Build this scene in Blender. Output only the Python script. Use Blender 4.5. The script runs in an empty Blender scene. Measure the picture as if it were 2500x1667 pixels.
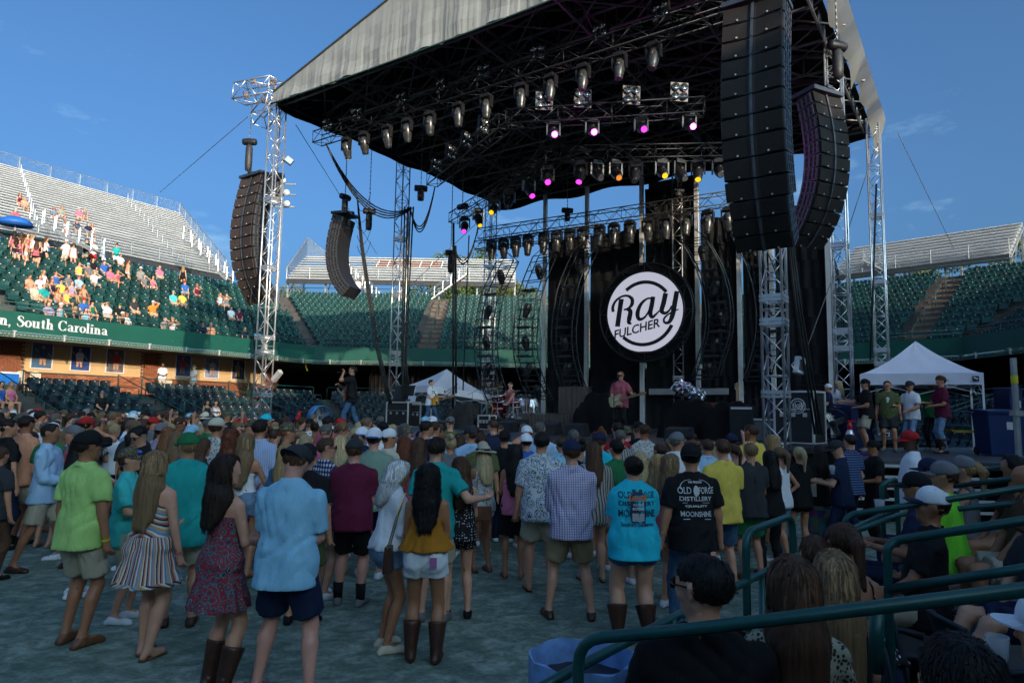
import bpy,math,random,numpy as np
from mathutils import Vector,Matrix,Euler
try:
	import openvdb as vdb
except ImportError:
	import pyopenvdb as vdb
random.seed(7)
rng = np.random.default_rng(7)
S = bpy.context.scene
COL = S.collection
# ---------------------------------------------------------------- camera
CAMH = 2.0
PIT,ROL,FPX = math.radians(5.87),math.radians(.93),1667.
fwd = Vector((0,math.cos(PIT),math.sin(PIT)))
up_ = Vector((0,-math.sin(PIT),math.cos(PIT)))
rt_ = Vector((1,0,0))
RT = rt_*math.cos(ROL)+up_*math.sin(ROL)
UP = up_*math.cos(ROL)-rt_*math.sin(ROL)
cam = bpy.data.objects.new('camera',bpy.data.cameras.new('camera'))
COL.objects.link(cam)
cam.data.lens = 24.0
cam.data.sensor_width = 36.0
cam.data.clip_start = .05
cam.data.clip_end = 3000
M = Matrix((RT,UP,-fwd)).transposed().to_4x4()
M.translation = Vector((0,0,CAMH))
cam.matrix_world = M
S.camera = cam
# ---------------------------------------------------------------- sky and sun
SUN_EL,SUN_DIR = math.radians(11),Vector((.51,-.86,0)).normalized()
W = bpy.data.worlds.new('World')
S.world = W
W.use_nodes = True
nt = W.node_tree
nt.nodes.clear()
sky = nt.nodes.new('ShaderNodeTexSky')
sky.sky_type = 'NISHITA'
sky.sun_disc = False
sky.sun_elevation = SUN_EL
sky.sun_rotation = math.atan2(SUN_DIR.x,SUN_DIR.y)
sky.altitude = 10
sky.air_density = .6
sky.dust_density = 8
sky.ozone_density = 3.6
bg = nt.nodes.new('ShaderNodeBackground')
bg.inputs[1].default_value = .15
ow = nt.nodes.new('ShaderNodeOutputWorld')
tc = nt.nodes.new('ShaderNodeTexCoord')
mp = nt.nodes.new('ShaderNodeMapping')
mp.inputs['Scale'].default_value = (2.2,2.2,7.0)
mp.inputs['Location'].default_value = (3.1,1.3,.4)
nz = nt.nodes.new('ShaderNodeTexNoise')
nz.inputs['Scale'].default_value = 1.6
nz.inputs['Detail'].default_value = 7
nz.inputs['Roughness'].default_value = .62
rp = nt.nodes.new('ShaderNodeValToRGB')
rp.color_ramp.elements[0].position = .60
rp.color_ramp.elements[0].color = (0,0,0,1)
rp.color_ramp.elements[1].position = .84
rp.color_ramp.elements[1].color = (.55,.55,.55,1)
mx = nt.nodes.new('ShaderNodeMix')
mx.data_type = 'RGBA'
mx.inputs['B'].default_value = (2.6,3.0,3.6,1)
nt.links.new(tc.outputs['Generated'],mp.inputs[0])
nt.links.new(mp.outputs[0],nz.inputs[0])
nt.links.new(nz.outputs[0],rp.inputs[0])
nt.links.new(rp.outputs[0],mx.inputs['Factor'])
nt.links.new(sky.outputs[0],mx.inputs['A'])
tn = nt.nodes.new('ShaderNodeMix')
tn.data_type,tn.blend_type = 'RGBA','MULTIPLY'
tn.inputs['Factor'].default_value = 1
tn.inputs['B'].default_value = (.72,.97,1.0,1)
nt.links.new(mx.outputs['Result'],tn.inputs['A'])
nt.links.new(tn.outputs['Result'],bg.inputs[0])
nt.links.new(bg.outputs[0],ow.inputs[0])
sd = bpy.data.lights.new('sun','SUN')
sd.energy = 2.4
sd.angle = math.radians(.5)
sd.color = (1.0,.80,.60)
sun = bpy.data.objects.new('sun',sd)
COL.objects.link(sun)
sv = Vector((SUN_DIR.x*math.cos(SUN_EL),SUN_DIR.y*math.cos(SUN_EL),math.sin(SUN_EL)))
sun.rotation_euler = sv.to_track_quat('Z','Y').to_euler()
sun.location = sv*60
S.view_settings.view_transform = 'Standard'
S.view_settings.look = 'None'
S.view_settings.exposure = 1.15
S.view_settings.gamma = 1.0
S.view_settings.use_curve_mapping = False
S.cycles.max_bounces = 5
S.cycles.diffuse_bounces = 3
S.cycles.glossy_bounces = 2
S.cycles.transmission_bounces = 3
S.cycles.transparent_max_bounces = 6
S.cycles.use_adaptive_sampling = True
S.cycles.adaptive_threshold = .03
S.cycles.use_denoising = True
S.render.use_persistent_data = False
def ray(x,y):
	return fwd+RT*((x-1250)/FPX)-UP*((y-833.5)/FPX)
def at(x,y,Y):
	"""the point at depth Y seen in pixel x, y of the photograph"""
	r = ray(x,y)
	return Vector((0,0,CAMH))+r*(Y/r.y)
def atz(x,y,z):
	r = ray(x,y)
	return Vector((0,0,CAMH))+r*((z-CAMH)/r.z)
# ---------------------------------------------------------------- meshes
class MB:
	def __init__(s):
		s.v,s.f,s.m = [],[],[]
	def add(s,vs,fs,mi=0):
		o = len(s.v)
		s.v += [tuple(p) for p in vs]
		s.f += [tuple(i+o for i in f) for f in fs]
		s.m += [mi]*len(fs)
		return s
	def box(s,c,d,R=None,mi=0,top=None):
		"""box with centre c and size d; top = scale of the upper face"""
		c = Vector(c)
		k = top or (1,1)
		vs = []
		for z in (-.5,.5):
			for x,y in ((-.5,-.5),(.5,-.5),(.5,.5),(-.5,.5)):
				q = Vector((x*d[0]*(k[0] if z > 0 else 1),y*d[1]*(k[1] if z > 0 else 1),z*d[2]))
				vs.append(c+(R @ q if R else q))
		return s.add(vs,[(3,2,1,0),(4,5,6,7),(0,1,5,4),(1,2,6,5),(2,3,7,6),(3,0,4,7)],mi)
	def rings(s,rs,mi=0,caps=True,closed=False):
		n = len(rs[0])
		vs = [p for r in rs for p in r]
		fs = []
		m = len(rs)
		for i in range(m if closed else m-1):
			for j in range(n):
				a,b = i*n+j,i*n+(j+1) % n
				c,e = ((i+1) % m)*n+(j+1) % n,((i+1) % m)*n+j
				fs.append((a,b,c,e))
		if caps and not closed:
			fs.append(tuple(range(n-1,-1,-1)))
			fs.append(tuple(range((m-1)*n,m*n)))
		return s.add(vs,fs,mi)
	def tube(s,pts,r,n=6,mi=0,closed=False,caps=True):
		pts = [Vector(p) for p in pts]
		if not isinstance(r,(list,tuple)):
			r = [r]*len(pts)
		rs = []
		u = None
		L = len(pts)
		for i,p in enumerate(pts):
			a = pts[(i-1) % L] if (i or closed) else pts[0]
			b = pts[(i+1) % L] if (i < L-1 or closed) else pts[-1]
			t = (b-a)
			if t.length < 1e-9:
				t = Vector((0,0,1))
			t.normalize()
			if u is None:
				u = t.orthogonal().normalized()
			u = (u-t*u.dot(t))
			if u.length < 1e-6:
				u = t.orthogonal()
			u.normalize()
			w = t.cross(u)
			rs.append([p+(u*math.cos(2*math.pi*k/n)+w*math.sin(2*math.pi*k/n))*r[i] for k in range(n)])
		return s.rings(rs,mi,caps,closed)
	def lathe(s,prof,n=16,R=None,o=(0,0,0),mi=0,caps=True):
		"""prof = [(radius, z)...] round z"""
		o = Vector(o)
		rs = []
		for r,z in prof:
			ring = [Vector((r*math.cos(2*math.pi*k/n),r*math.sin(2*math.pi*k/n),z)) for k in range(n)]
			rs.append([o+(R @ q if R else q) for q in ring])
		return s.rings(rs,mi,caps)
	def quad(s,a,b,c,d,mi=0):
		return s.add([a,b,c,d],[(0,1,2,3)],mi)
	def slab(s,a,b,c,d,t,mi=0):
		"""thin plate with corners abcd, thickness t along its normal"""
		a,b,c,d = map(Vector,(a,b,c,d))
		n = (b-a).cross(d-a).normalized()*t
		return s.add([a,b,c,d,a-n,b-n,c-n,d-n],[(0,1,2,3),(7,6,5,4),(0,4,5,1),(1,5,6,2),(2,6,7,3),(3,7,4,0)],mi)
	def prism(s,poly,h,R=None,o=(0,0,0),mi=0):
		"""poly in xy, extruded by h along z, then R and o"""
		o = Vector(o)
		n = len(poly)
		vs = [Vector((x,y,0)) for x,y in poly]+[Vector((x,y,h)) for x,y in poly]
		vs = [o+(R @ q if R else q) for q in vs]
		fs = [tuple(range(n-1,-1,-1)),tuple(range(n,2*n))]+[(i,(i+1) % n,n+(i+1) % n,n+i) for i in range(n)]
		return s.add(vs,fs,mi)
	def mesh(s,name,smooth=False,off=None):
		me = bpy.data.meshes.new(name)
		v = s.v
		if off is not None:
			v = [(a-off[0],b-off[1],c-off[2]) for a,b,c in v]
		me.from_pydata(v,[],s.f)
		if any(s.m):
			me.polygons.foreach_set('material_index',s.m)
		if smooth:
			me.polygons.foreach_set('use_smooth',[True]*len(s.f))
		return me
def mesh_np(name,v,f,smooth=True):
	"""fast mesh from numpy quads"""
	me = bpy.data.meshes.new(name)
	k = f.shape[1]
	me.vertices.add(len(v))
	me.vertices.foreach_set('co',v.astype(np.float32).ravel())
	me.loops.add(f.size)
	me.loops.foreach_set('vertex_index',f.astype(np.int32).ravel())
	me.polygons.add(len(f))
	me.polygons.foreach_set('loop_start',np.arange(0,f.size,k,dtype=np.int32))
	me.polygons.foreach_set('use_smooth',np.full(len(f),smooth))
	me.update(calc_edges=True)
	me.validate()
	return me
def link(name,data,parent=None,mats=None):
	o = bpy.data.objects.new(name,data)
	COL.objects.link(o)
	if parent is not None:
		o.parent = parent
	if mats is not None and data is not None and not len(data.materials):
		for m in (mats if isinstance(mats,(list,tuple)) else [mats]):
			data.materials.append(m)
	return o
def part(name,mb,mat,parent=None,smooth=False,world=False,label=None):
	off = parent.location if (world and parent is not None) else None
	o = link(name,mb.mesh(name,smooth,off),parent,mat)
	if label:
		o['label'] = label
	return o
def copyof(src,parent=None,mw=None):
	o = src.copy()
	COL.objects.link(o)
	o.parent = parent
	if mw is not None:
		o.matrix_local = mw
	return o
def copy_tree(src,parent=None,label=None):
	o = src.copy()
	COL.objects.link(o)
	o.parent = parent
	for ch in src.children:
		copy_tree(ch,o)
	if label:
		o['label'] = label
	return o
def tag(o,label,cat,group=None,kind=None):
	if label:
		o['label'] = label
	if cat:
		o['category'] = cat
	if group:
		o['group'] = group
	if kind:
		o['kind'] = kind
	return o
def thing(name,label,cat,loc=(0,0,0),rz=0.,group=None):
	o = bpy.data.objects.new(name,None)
	COL.objects.link(o)
	o.location = loc
	o.rotation_euler = (0,0,rz)
	o.empty_display_size = .2
	return tag(o,label,cat,group)
def solo(name,mb,mat,label,cat,group=None,smooth=False,kind=None):
	o = link(name,mb.mesh(name,smooth),None,mat)
	return tag(o,label,cat,group,kind)
# ---------------------------------------------------------------- materials
MATS = {}
def mk(name,col,rough=.6,metal=0.,var=.12,vs=6.,bump=0.,bs=60.,stretch=None,rnd=0.,spec=.5,coat=0.,emit=None,world=False):
	if name in MATS:
		return MATS[name]
	m = bpy.data.materials.new(name)
	MATS[name] = m
	m.use_nodes = True
	t = m.node_tree
	p = t.nodes['Principled BSDF']
	p.inputs['Roughness'].default_value = rough
	p.inputs['Metallic'].default_value = metal
	p.inputs['Specular IOR Level'].default_value = spec
	if coat:
		p.inputs['Coat Weight'].default_value = coat
	c = tuple(col)[:3]
	p.inputs['Base Color'].default_value = (*c,1)
	if emit:
		p.inputs['Emission Color'].default_value = (*emit[0],1)
		p.inputs['Emission Strength'].default_value = emit[1]
	tcn = t.nodes.new('ShaderNodeTexCoord')
	src = tcn.outputs['Object']
	if world:
		g = t.nodes.new('ShaderNodeNewGeometry')
		src = g.outputs['Position']
	if stretch:
		q = t.nodes.new('ShaderNodeMapping')
		q.inputs['Scale'].default_value = stretch
		t.links.new(src,q.inputs[0])
		src = q.outputs[0]
	if var:
		n = t.nodes.new('ShaderNodeTexNoise')
		n.inputs['Scale'].default_value = vs
		n.inputs['Detail'].default_value = 5
		n.inputs['Roughness'].default_value = .6
		t.links.new(src,n.inputs['Vector'])
		r = t.nodes.new('ShaderNodeMapRange')
		r.inputs['From Min'].default_value = .3
		r.inputs['From Max'].default_value = .7
		r.inputs['To Min'].default_value = 1-var
		r.inputs['To Max'].default_value = 1+var
		t.links.new(n.outputs[0],r.inputs['Value'])
		val = r.outputs[0]
		if rnd:
			oi = t.nodes.new('ShaderNodeObjectInfo')
			r2 = t.nodes.new('ShaderNodeMapRange')
			r2.inputs['To Min'].default_value = 1-rnd
			r2.inputs['To Max'].default_value = 1+rnd
			t.links.new(oi.outputs['Random'],r2.inputs['Value'])
			mm = t.nodes.new('ShaderNodeMath')
			mm.operation = 'MULTIPLY'
			t.links.new(val,mm.inputs[0])
			t.links.new(r2.outputs[0],mm.inputs[1])
			val = mm.outputs[0]
		h = t.nodes.new('ShaderNodeVectorMath')
		h.operation = 'SCALE'
		h.inputs[0].default_value = c
		t.links.new(val,h.inputs['Scale'])
		t.links.new(h.outputs[0],p.inputs['Base Color'])
	if bump:
		n2 = t.nodes.new('ShaderNodeTexNoise')
		n2.inputs['Scale'].default_value = bs
		n2.inputs['Detail'].default_value = 4
		t.links.new(src,n2.inputs['Vector'])
		b = t.nodes.new('ShaderNodeBump')
		b.inputs['Strength'].default_value = bump
		b.inputs['Distance'].default_value = .02
		t.links.new(n2.outputs[0],b.inputs['Height'])
		t.links.new(b.outputs[0],p.inputs['Normal'])
	return m
ALU = mk('aluminium',(.72,.72,.72),.38,.85,.08,3)
ALUD = mk('dull_aluminium',(.62,.62,.60),.55,.35,.15,2.5,world=True)
BLKM = mk('black_metal',(.018,.019,.021),.42,.3,.2,10)
BLKP = mk('black_plastic',(.014,.014,.015),.5,0,.2,12)
BLKF = mk('black_fabric',(.006,.006,.007),.95,0,.25,4,bump=.4,bs=9,spec=.2)
TEAL = mk('teal_paint',(.008,.080,.072),.35,.1,.15,6)
GREEN = mk('green_banner',(.003,.080,.056),.55,0,.10,.6,bump=.15,bs=1.2,world=True)
SEATG = mk('green_seat_plastic',(.003,.042,.038),.62,0,.12,5,rnd=.3)
SEATN = mk('dark_seat_plastic',(.005,.018,.026),.55,0,.12,5,rnd=.25)
TAGW = mk('white_tag',(.7,.7,.7),.5,0,0)
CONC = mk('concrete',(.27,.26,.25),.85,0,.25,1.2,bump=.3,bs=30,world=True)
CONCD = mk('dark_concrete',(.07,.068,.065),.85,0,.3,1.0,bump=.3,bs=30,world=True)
WOODB = mk('weathered_boards',(.16,.10,.065),.8,0,.35,3,world=True)
STEELG = mk('green_steel',(.03,.16,.12),.5,.1,.15,3)
WHITE = mk('white_paint',(.75,.75,.76),.5,0,.05,4)
CABLE = mk('black_cable',(.012,.012,.012),.6,0,0)
# ================================================================ ground
def court_mat():
	m = bpy.data.materials.new('court_clay')
	m.use_nodes = True
	t = m.node_tree
	p = t.nodes['Principled BSDF']
	p.inputs['Roughness'].default_value = .9
	p.inputs['Specular IOR Level'].default_value = .25
	g = t.nodes.new('ShaderNodeNewGeometry')
	cols = []
	for sc,st in ((.5,(1,1,1)),(4.5,(1,1.25,1)),(24,(1,1.2,1))):
		q = t.nodes.new('ShaderNodeMapping')
		q.inputs['Scale'].default_value = st
		n = t.nodes.new('ShaderNodeTexNoise')
		n.inputs['Scale'].default_value = sc
		n.inputs['Detail'].default_value = 8
		n.inputs['Roughness'].default_value = .68
		n.inputs['Distortion'].default_value = .6
		t.links.new(g.outputs['Position'],q.inputs[0])
		t.links.new(q.outputs[0],n.inputs['Vector'])
		cols.append(n.outputs[0])
	a = t.nodes.new('ShaderNodeMath')
	a.operation = 'MULTIPLY_ADD'
	a.inputs[1].default_value = .55
	t.links.new(cols[1],a.inputs[0])
	b = t.nodes.new('ShaderNodeMath')
	b.operation = 'MULTIPLY'
	b.inputs[1].default_value = .3
	t.links.new(cols[0],b.inputs[0])
	t.links.new(b.outputs[0],a.inputs[2])
	c = t.nodes.new('ShaderNodeMath')
	c.operation = 'MULTIPLY_ADD'
	c.inputs[1].default_value = .25
	t.links.new(cols[2],c.inputs[0])
	t.links.new(a.outputs[0],c.inputs[2])
	r = t.nodes.new('ShaderNodeValToRGB')
	e = r.color_ramp.elements
	e[0].position,e[0].color = .45,(.085,.120,.098,1)
	e[1].position,e[1].color = .66,(.36,.42,.35,1)
	k = e.new(.55)
	k.color = (.170,.222,.170,1)
	t.links.new(c.outputs[0],r.inputs[0])
	t.links.new(r.outputs[0],p.inputs['Base Color'])
	bu = t.nodes.new('ShaderNodeBump')
	bu.inputs['Strength'].default_value = .5
	bu.inputs['Distance'].default_value = .02
	t.links.new(c.outputs[0],bu.inputs['Height'])
	t.links.new(bu.outputs[0],p.inputs['Normal'])
	return m
COURT = court_mat()
GRASS = mk('far_grass',(.05,.08,.03),.9,0,.4,.2,world=True)
solo('ground',MB().quad((-900,-900,-.05),(900,-900,-.05),(900,900,-.05),(-900,900,-.05)),GRASS,'green ground outside the stadium',None,kind='structure')
# ---- plan of the bowl: corners of the upper deck's front edge, walked clockwise
V = [Vector(p) for p in ((-24.5,28.2),(-13.5,46.5),(12,46.5),(23.3,35),(23.3,16),(5.5,-4.5),(-9,-16),(-24.5,-6))]
NV = len(V)
ED = [(V[(i+1) % NV]-V[i]).normalized() for i in range(NV)]
EN = [Vector((-d.y,d.x)) for d in ED]          # outward
def off(d):
	out = []
	for i in range(NV):
		a,b = EN[i-1],EN[i]
		k = d/(1+a.dot(b))
		out.append(V[i]+(a+b)*k)
	return out
CE = off(-8.8)
mb = MB()
mb.add([(p.x,p.y,0) for p in CE],[tuple(range(NV-1,-1,-1))])
solo('court_floor',mb,COURT,'grey green clay court floor scuffed by the crowd',None,kind='structure')
ROWS_,Z0 = {0: 10,4: 10,5: 10},5.55
DEPTH_,TALL = 11.05,5.85
FT,FB = 6.2,5.28          # top and foot of the green board
facet_words = ['left','far','far right','right','near right','near','near left','rear left']
def seat_mesh(name,up=False):
	mb = MB()
	for i,(x,y) in enumerate(((-.155,.02),(0,0),(.155,.02))):
		a = (-.28,0,.28)[i]
		R = Euler((-.18,0,-a)).to_matrix()
		mb.box((x,y+.02,.62),(.165,.03,.42),R)
	mb.box((0,-.015,.845),(.44,.05,.035))
	R = Euler((1.05,0,0)).to_matrix()
	mb.box((0,-.10,.45),(.42,.34,.04),R)
	mb.box((-.235,-.06,.50),(.035,.30,.05))
	mb.box((.235,-.06,.50),(.035,.30,.05))
	mb.box((-.235,.0,.25),(.03,.06,.5))
	mb.box((0,-.047,.80),(.055,.012,.032),None,1)
	return mb.mesh(name)
SM_G,SM_N = seat_mesh('green_seat'),seat_mesh('dark_seat')
for me,m in ((SM_G,SEATG),(SM_N,SEATN)):
	me.materials.append(m)
	me.materials.append(TAGW)
def seats(parent,edge,offs,z,mesh,gaps,pitch=.52,smin=None,smax=None,counter=None,stuff=None):
	"""a row of seats along edge at offset offs; gaps = [(s0,s1)] measured from V[edge] along the edge"""
	P = off(offs)
	a,b = P[edge],P[(edge+1) % NV]
	d,n = ED[edge],EN[edge]
	s0,s1 = (a-V[edge]).dot(d)+.7,(b-V[edge]).dot(d)-.7
	if smin is not None:
		s0 = max(s0,smin)
	if smax is not None:
		s1 = min(s1,smax)
	rz = math.atan2(n.y,n.x)-math.pi/2
	out = []
	s = s0+pitch/2
	base = V[edge]+n*offs
	while s < s1:
		g = [q for q in gaps if q[0]-pitch/2 < s < q[1]+pitch/2]
		if g:
			s = g[0][1]+pitch/2+.001
			continue
		p = base+d*s
		Mx = Matrix.Translation((p.x,p.y,z)) @ Matrix.Rotation(rz,4,'Z')
		out.append(Mx)
		s += pitch
	return out
def place_seats(parent,ms,mesh,mat,cap=300):
	"""nearest seats become parts, the rest one joined part"""
	cpos = Vector((0,0,2))
	ms = sorted(ms,key=lambda m: (m.translation-cpos).length)
	inv = Matrix.Translation(-parent.location)
	for m in ms[:cap]:
		o = bpy.data.objects.new('seat',mesh)
		COL.objects.link(o)
		o.parent = parent
		o.matrix_local = inv @ m
	rest = ms[cap:]
	if rest:
		vv = np.array([v.co[:] for v in mesh.vertices])
		big = MB()
		fs = [tuple(p.vertices) for p in mesh.polygons]
		mi = [p.material_index for p in mesh.polygons]
		for m in rest:
			A = np.array((inv @ m).to_3x3())
			t = np.array((inv @ m).translation)
			o = len(big.v)
			big.v += [tuple(p) for p in (vv @ A.T+t)]
			big.f += [tuple(i+o for i in f) for f in fs]
			big.m += mi
		o = part('seat_mass',big,[mat,TAGW],parent)
		o['kind'] = 'stuff'
L0,L1,L2 = ((V[1]-V[0]).length,(V[2]-V[1]).length,(V[3]-V[2]).length)
def s_of(edge,x,offs=0.):
	"""distance along edge of the point seen at photo column x"""
	t = (x-1250)/FPX
	p,d = V[edge]+EN[edge]*offs,ED[edge]
	return (t*p.y-p.x)/(d.x-t*d.y)
AISLES = {0: [(s_of(0,8)-1.2,s_of(0,8)+.9)],1: [(s_of(1,1037)-.75,s_of(1,1037)+.75),(18.5,20)],2: [(s_of(2,2222)-.75,s_of(2,2222)+.75)],3: [(9,10.4)]}
STAND = {}
BRICK = mk('brick',(.30,.105,.050),.85,0,.25,9,rnd=.35)
MORTAR = mk('mortar',(.38,.33,.27),.9,0,.15,5)
STUCCO = mk('tan_stucco',(.58,.40,.20),.85,0,.08,1.5,bump=.2,bs=50,world=True)
for e in range(NV):
	near = e >= 4
	ROWS = ROWS_.get(e,13)
	RUN = DEPTH_/ROWS if e < 4 else .85
	RISE = TALL/ROWS if e < 4 else .45
	mid = (V[e]+V[(e+1) % NV])/2
	lab = ['green upper deck of seats on the left with spectators in the sun','upper deck of green seats at the far end behind the tents',
		   'upper deck of green seats right of the stage with a brown stair aisle','upper deck of dark seats at the right edge of the photo'][e] if e < 4 else \
		['upper deck above the camera on the near right side','upper deck behind the camera','upper deck at the near left corner','upper deck at the rear left'][e-4]
	st = thing('upper_grandstand',lab,'grandstand',(mid.x,mid.y,0),0,'upper seating decks round the court')
	STAND[e] = st
	d,n = ED[e],EN[e]
	vis = e < 4
	for r in range(ROWS+1):
		P,Q = off(r*RUN),off((r+1)*RUN if r < ROWS else r*RUN+3.0)
		z = Z0+r*RISE
		a,b,c,q = P[e],P[(e+1) % NV],Q[(e+1) % NV],Q[e]
		mb = MB()
		mb.slab((a.x,a.y,z),(b.x,b.y,z),(c.x,c.y,z),(q.x,q.y,z),-.10 if False else .10)
		zz = z-RISE
		if r:
			k = n*.06
			mb.slab((a.x,a.y,zz+.001),(b.x,b.y,zz+.001),(b.x,b.y,z-.002),(a.x,a.y,z-.002),-.06)
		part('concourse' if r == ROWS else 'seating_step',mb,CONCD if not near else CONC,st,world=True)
	a,b = V[e],V[(e+1) % NV]
	A,B = a-n*.12,b-n*.12
	P = off(-.12)
	A,B = P[e],P[(e+1) % NV]
	P2 = off(-.02)
	A2,B2 = P2[e],P2[(e+1) % NV]
	mb = MB()
	mb.add([(A.x,A.y,FB),(B.x,B.y,FB),(B.x,B.y,FT),(A.x,A.y,FT),(A2.x,A2.y,FB),(B2.x,B2.y,FB),(B2.x,B2.y,FT),(A2.x,A2.y,FT)],
		   [(1,0,3,2),(4,5,6,7),(0,1,5,4),(3,7,6,2)])
	part('fascia_board',mb,GREEN,st,world=True)
	if not vis:
		Q = off(ROWS*RUN+3)
		a,b = Q[e],Q[(e+1) % NV]
		mb = MB().slab((a.x,a.y,0),(b.x,b.y,0),(b.x,b.y,Z0+ROWS*RISE+1.1),(a.x,a.y,Z0+ROWS*RISE+1.1),.2)
		part('rear_wall',mb,CONC,st,world=True)
		if e in (4,5,6):          # unseen bleachers and wall, added to shade the crowd and lower seats
			Q,R_ = off(ROWS*RUN+3.2),off(ROWS*RUN+9)
			a,b,c,q = Q[e],Q[(e+1) % NV],R_[(e+1) % NV],R_[e]
			if e == 5:  # end cut square so sunlight passes the corner to the singer
				a,q = V[5]+n*(ROWS*RUN+3.2)+d*.2,V[5]+n*(ROWS*RUN+9)+d*.2
			if e == 4:
				b,c = V[5]+n*(ROWS*RUN+3.2)-d*.3,V[5]+n*(ROWS*RUN+9)-d*.3
			for r in range(9):
				k = r/9
				a0,b0,a1,b1 = a.lerp(q,k),b.lerp(c,k),a.lerp(q,(r+1)/9),b.lerp(c,(r+1)/9)
				z = 11.4+r*.36
				part('shade_bleacher_row',MB().slab((a0.x,a0.y,z),(b0.x,b0.y,z),(b1.x,b1.y,z),(a1.x,a1.y,z),.3),ALUD,st,world=True)
			part('shade_bleacher_wall',MB().slab((c.x,c.y,0),(q.x,q.y,0),(q.x,q.y,15.2),(c.x,c.y,15.2),.2),CONC,st,world=True)
	else:
		L = (B-A).length
		mb = MB()
		mesh_b = MB()
		P3 = off(-.22)
		C,D = P3[e],P3[(e+1) % NV]
		dd = (D-C).normalized()
		m_ = int((D-C).length/.16)
		for i in range(m_):       # the pale netting hanging under the board
			p = C+dd*(i*.16+.05)
			q = p+dd*.13
			mesh_b.tube([(p.x,p.y,FB-.02),(q.x,q.y,FB-.26)],.007,3,caps=False)
			mesh_b.tube([(q.x,q.y,FB-.02),(p.x,p.y,FB-.26)],.007,3,caps=False)
		for zz in (FB-.02,FB-.14,FB-.26):
			mesh_b.tube([(C.x,C.y,zz),(D.x,D.y,zz)],.012,4)
		o = part('netting',mesh_b,mk('pale_green_net',(.20,.36,.28),.7),st,world=True)
		br = MB().box((0,0,0),(.05,.09,.30)).box((0,-.03,.14),(.16,.06,.03))
		bm = br.mesh('net_bracket')
		bm.materials.append(ALUD)
		k = int((D-C).length/2.1)
		for i in range(k):
			p = C+dd*(i+.5)*((D-C).length/k)-n*.05
			o = link('bracket',bm,st)
			o.matrix_local = Matrix.Translation((p.x-mid.x,p.y-mid.y,FB-.13)) @ Matrix.Rotation(math.atan2(n.y,n.x)-math.pi/2,4,'Z')
		for zz in (FT+.22,FT+.42):
			part('guard_rail',MB().tube([(a.x,a.y,zz),(b.x,b.y,zz)],.022,6),TEAL,st,world=True,smooth=True)
		pm = MB().tube([(0,0,0),(0,0,.62)],.022,6).mesh('post')
		pm.materials.append(TEAL)
		k = int((b-a).length/2.4)
		for i in range(k+1):
			p = a+(b-a)*(i/k)
			o = link('rail_post',pm,st)
			o.location = (p.x-mid.x,p.y-mid.y,FT-.2)
		ms = []
		for r in range(ROWS):
			ms += seats(st,e,r*RUN+.50,Z0+r*RISE,SM_G,AISLES[e],.66 if e == 0 else .52)
		if e == 0:
			ms = [m @ Matrix.Diagonal((1.2,1.1,1.06,1)) for m in ms]
		place_seats(st,ms,SM_G,SEATG)
		for (g0,g1) in AISLES[e]:
			for r in range(1,ROWS+1):
				z = Z0+r*RISE
				for hh in (0,):
					p0,p1 = V[e]+n*(r*RUN-.34)+d*g0,V[e]+n*(r*RUN-.34)+d*g1
					q0,q1 = V[e]+n*(r*RUN-.001)+d*g0,V[e]+n*(r*RUN-.001)+d*g1
					mb = MB()
					mb.add([(p0.x,p0.y,z-RISE+.002),(p1.x,p1.y,z-RISE+.002),(q1.x,q1.y,z-RISE+.002),(q0.x,q0.y,z-RISE+.002),
							(p0.x,p0.y,z-RISE/2),(p1.x,p1.y,z-RISE/2),(q1.x,q1.y,z-RISE/2),(q0.x,q0.y,z-RISE/2)],
						   [(0,1,5,4),(1,2,6,5),(4,5,6,7),(3,0,4,7)])
					part('stair_step',mb,WOODB,st,world=True)
					t0,t1 = V[e]+n*(r*RUN+.004)+d*(g0+.02),V[e]+n*(r*RUN+.004)+d*(g1-.02)
					u0,u1 = V[e]+n*(r*RUN+.5)+d*(g0+.02),V[e]+n*(r*RUN+.5)+d*(g1-.02)
					mb = MB().slab((t0.x,t0.y,z+.012),(t1.x,t1.y,z+.012),(u1.x,u1.y,z+.012),(u0.x,u0.y,z+.012),.011)
					part('stair_board',mb,WOODB,st,world=True)
			c = (g0+g1)/2
			for r in (1,4,7,10):
				p,q = V[e]+n*(r*RUN)+d*c,V[e]+n*((r+2)*RUN)+d*c
				z,zq = Z0+r*RISE,Z0+(r+2)*RISE
				mb = MB().tube([(p.x,p.y,z),(p.x,p.y,z+.85),(q.x,q.y,zq+.85),(q.x,q.y,zq)],.022,6)
				part('stair_rail',mb,TEAL,st,smooth=True,world=True)
		P = off(ROWS*RUN+1.0)
		a2,b2 = P[e],P[(e+1) % NV]
		zt = Z0+ROWS*RISE
		for zz in (.5,1.0):
			part('back_rail',MB().tube([(a2.x,a2.y,zt+zz),(b2.x,b2.y,zt+zz)],.025,6),TEAL,st,smooth=True,world=True)
	P,Q = off(.02),off(14)
	a,b,c,q = P[e],P[(e+1) % NV],Q[(e+1) % NV],Q[e]
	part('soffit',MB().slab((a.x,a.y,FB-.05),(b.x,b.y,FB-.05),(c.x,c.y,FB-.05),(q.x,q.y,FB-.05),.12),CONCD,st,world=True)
	for i in range(4):
		p = V[e]+d*((V[(e+1) % NV]-V[e]).length*(i+.5)/4)+n*8.0
		part('column',MB().box((p.x,p.y,2.6),(.5,.5,5.1)),CONCD,st,world=True)
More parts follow.
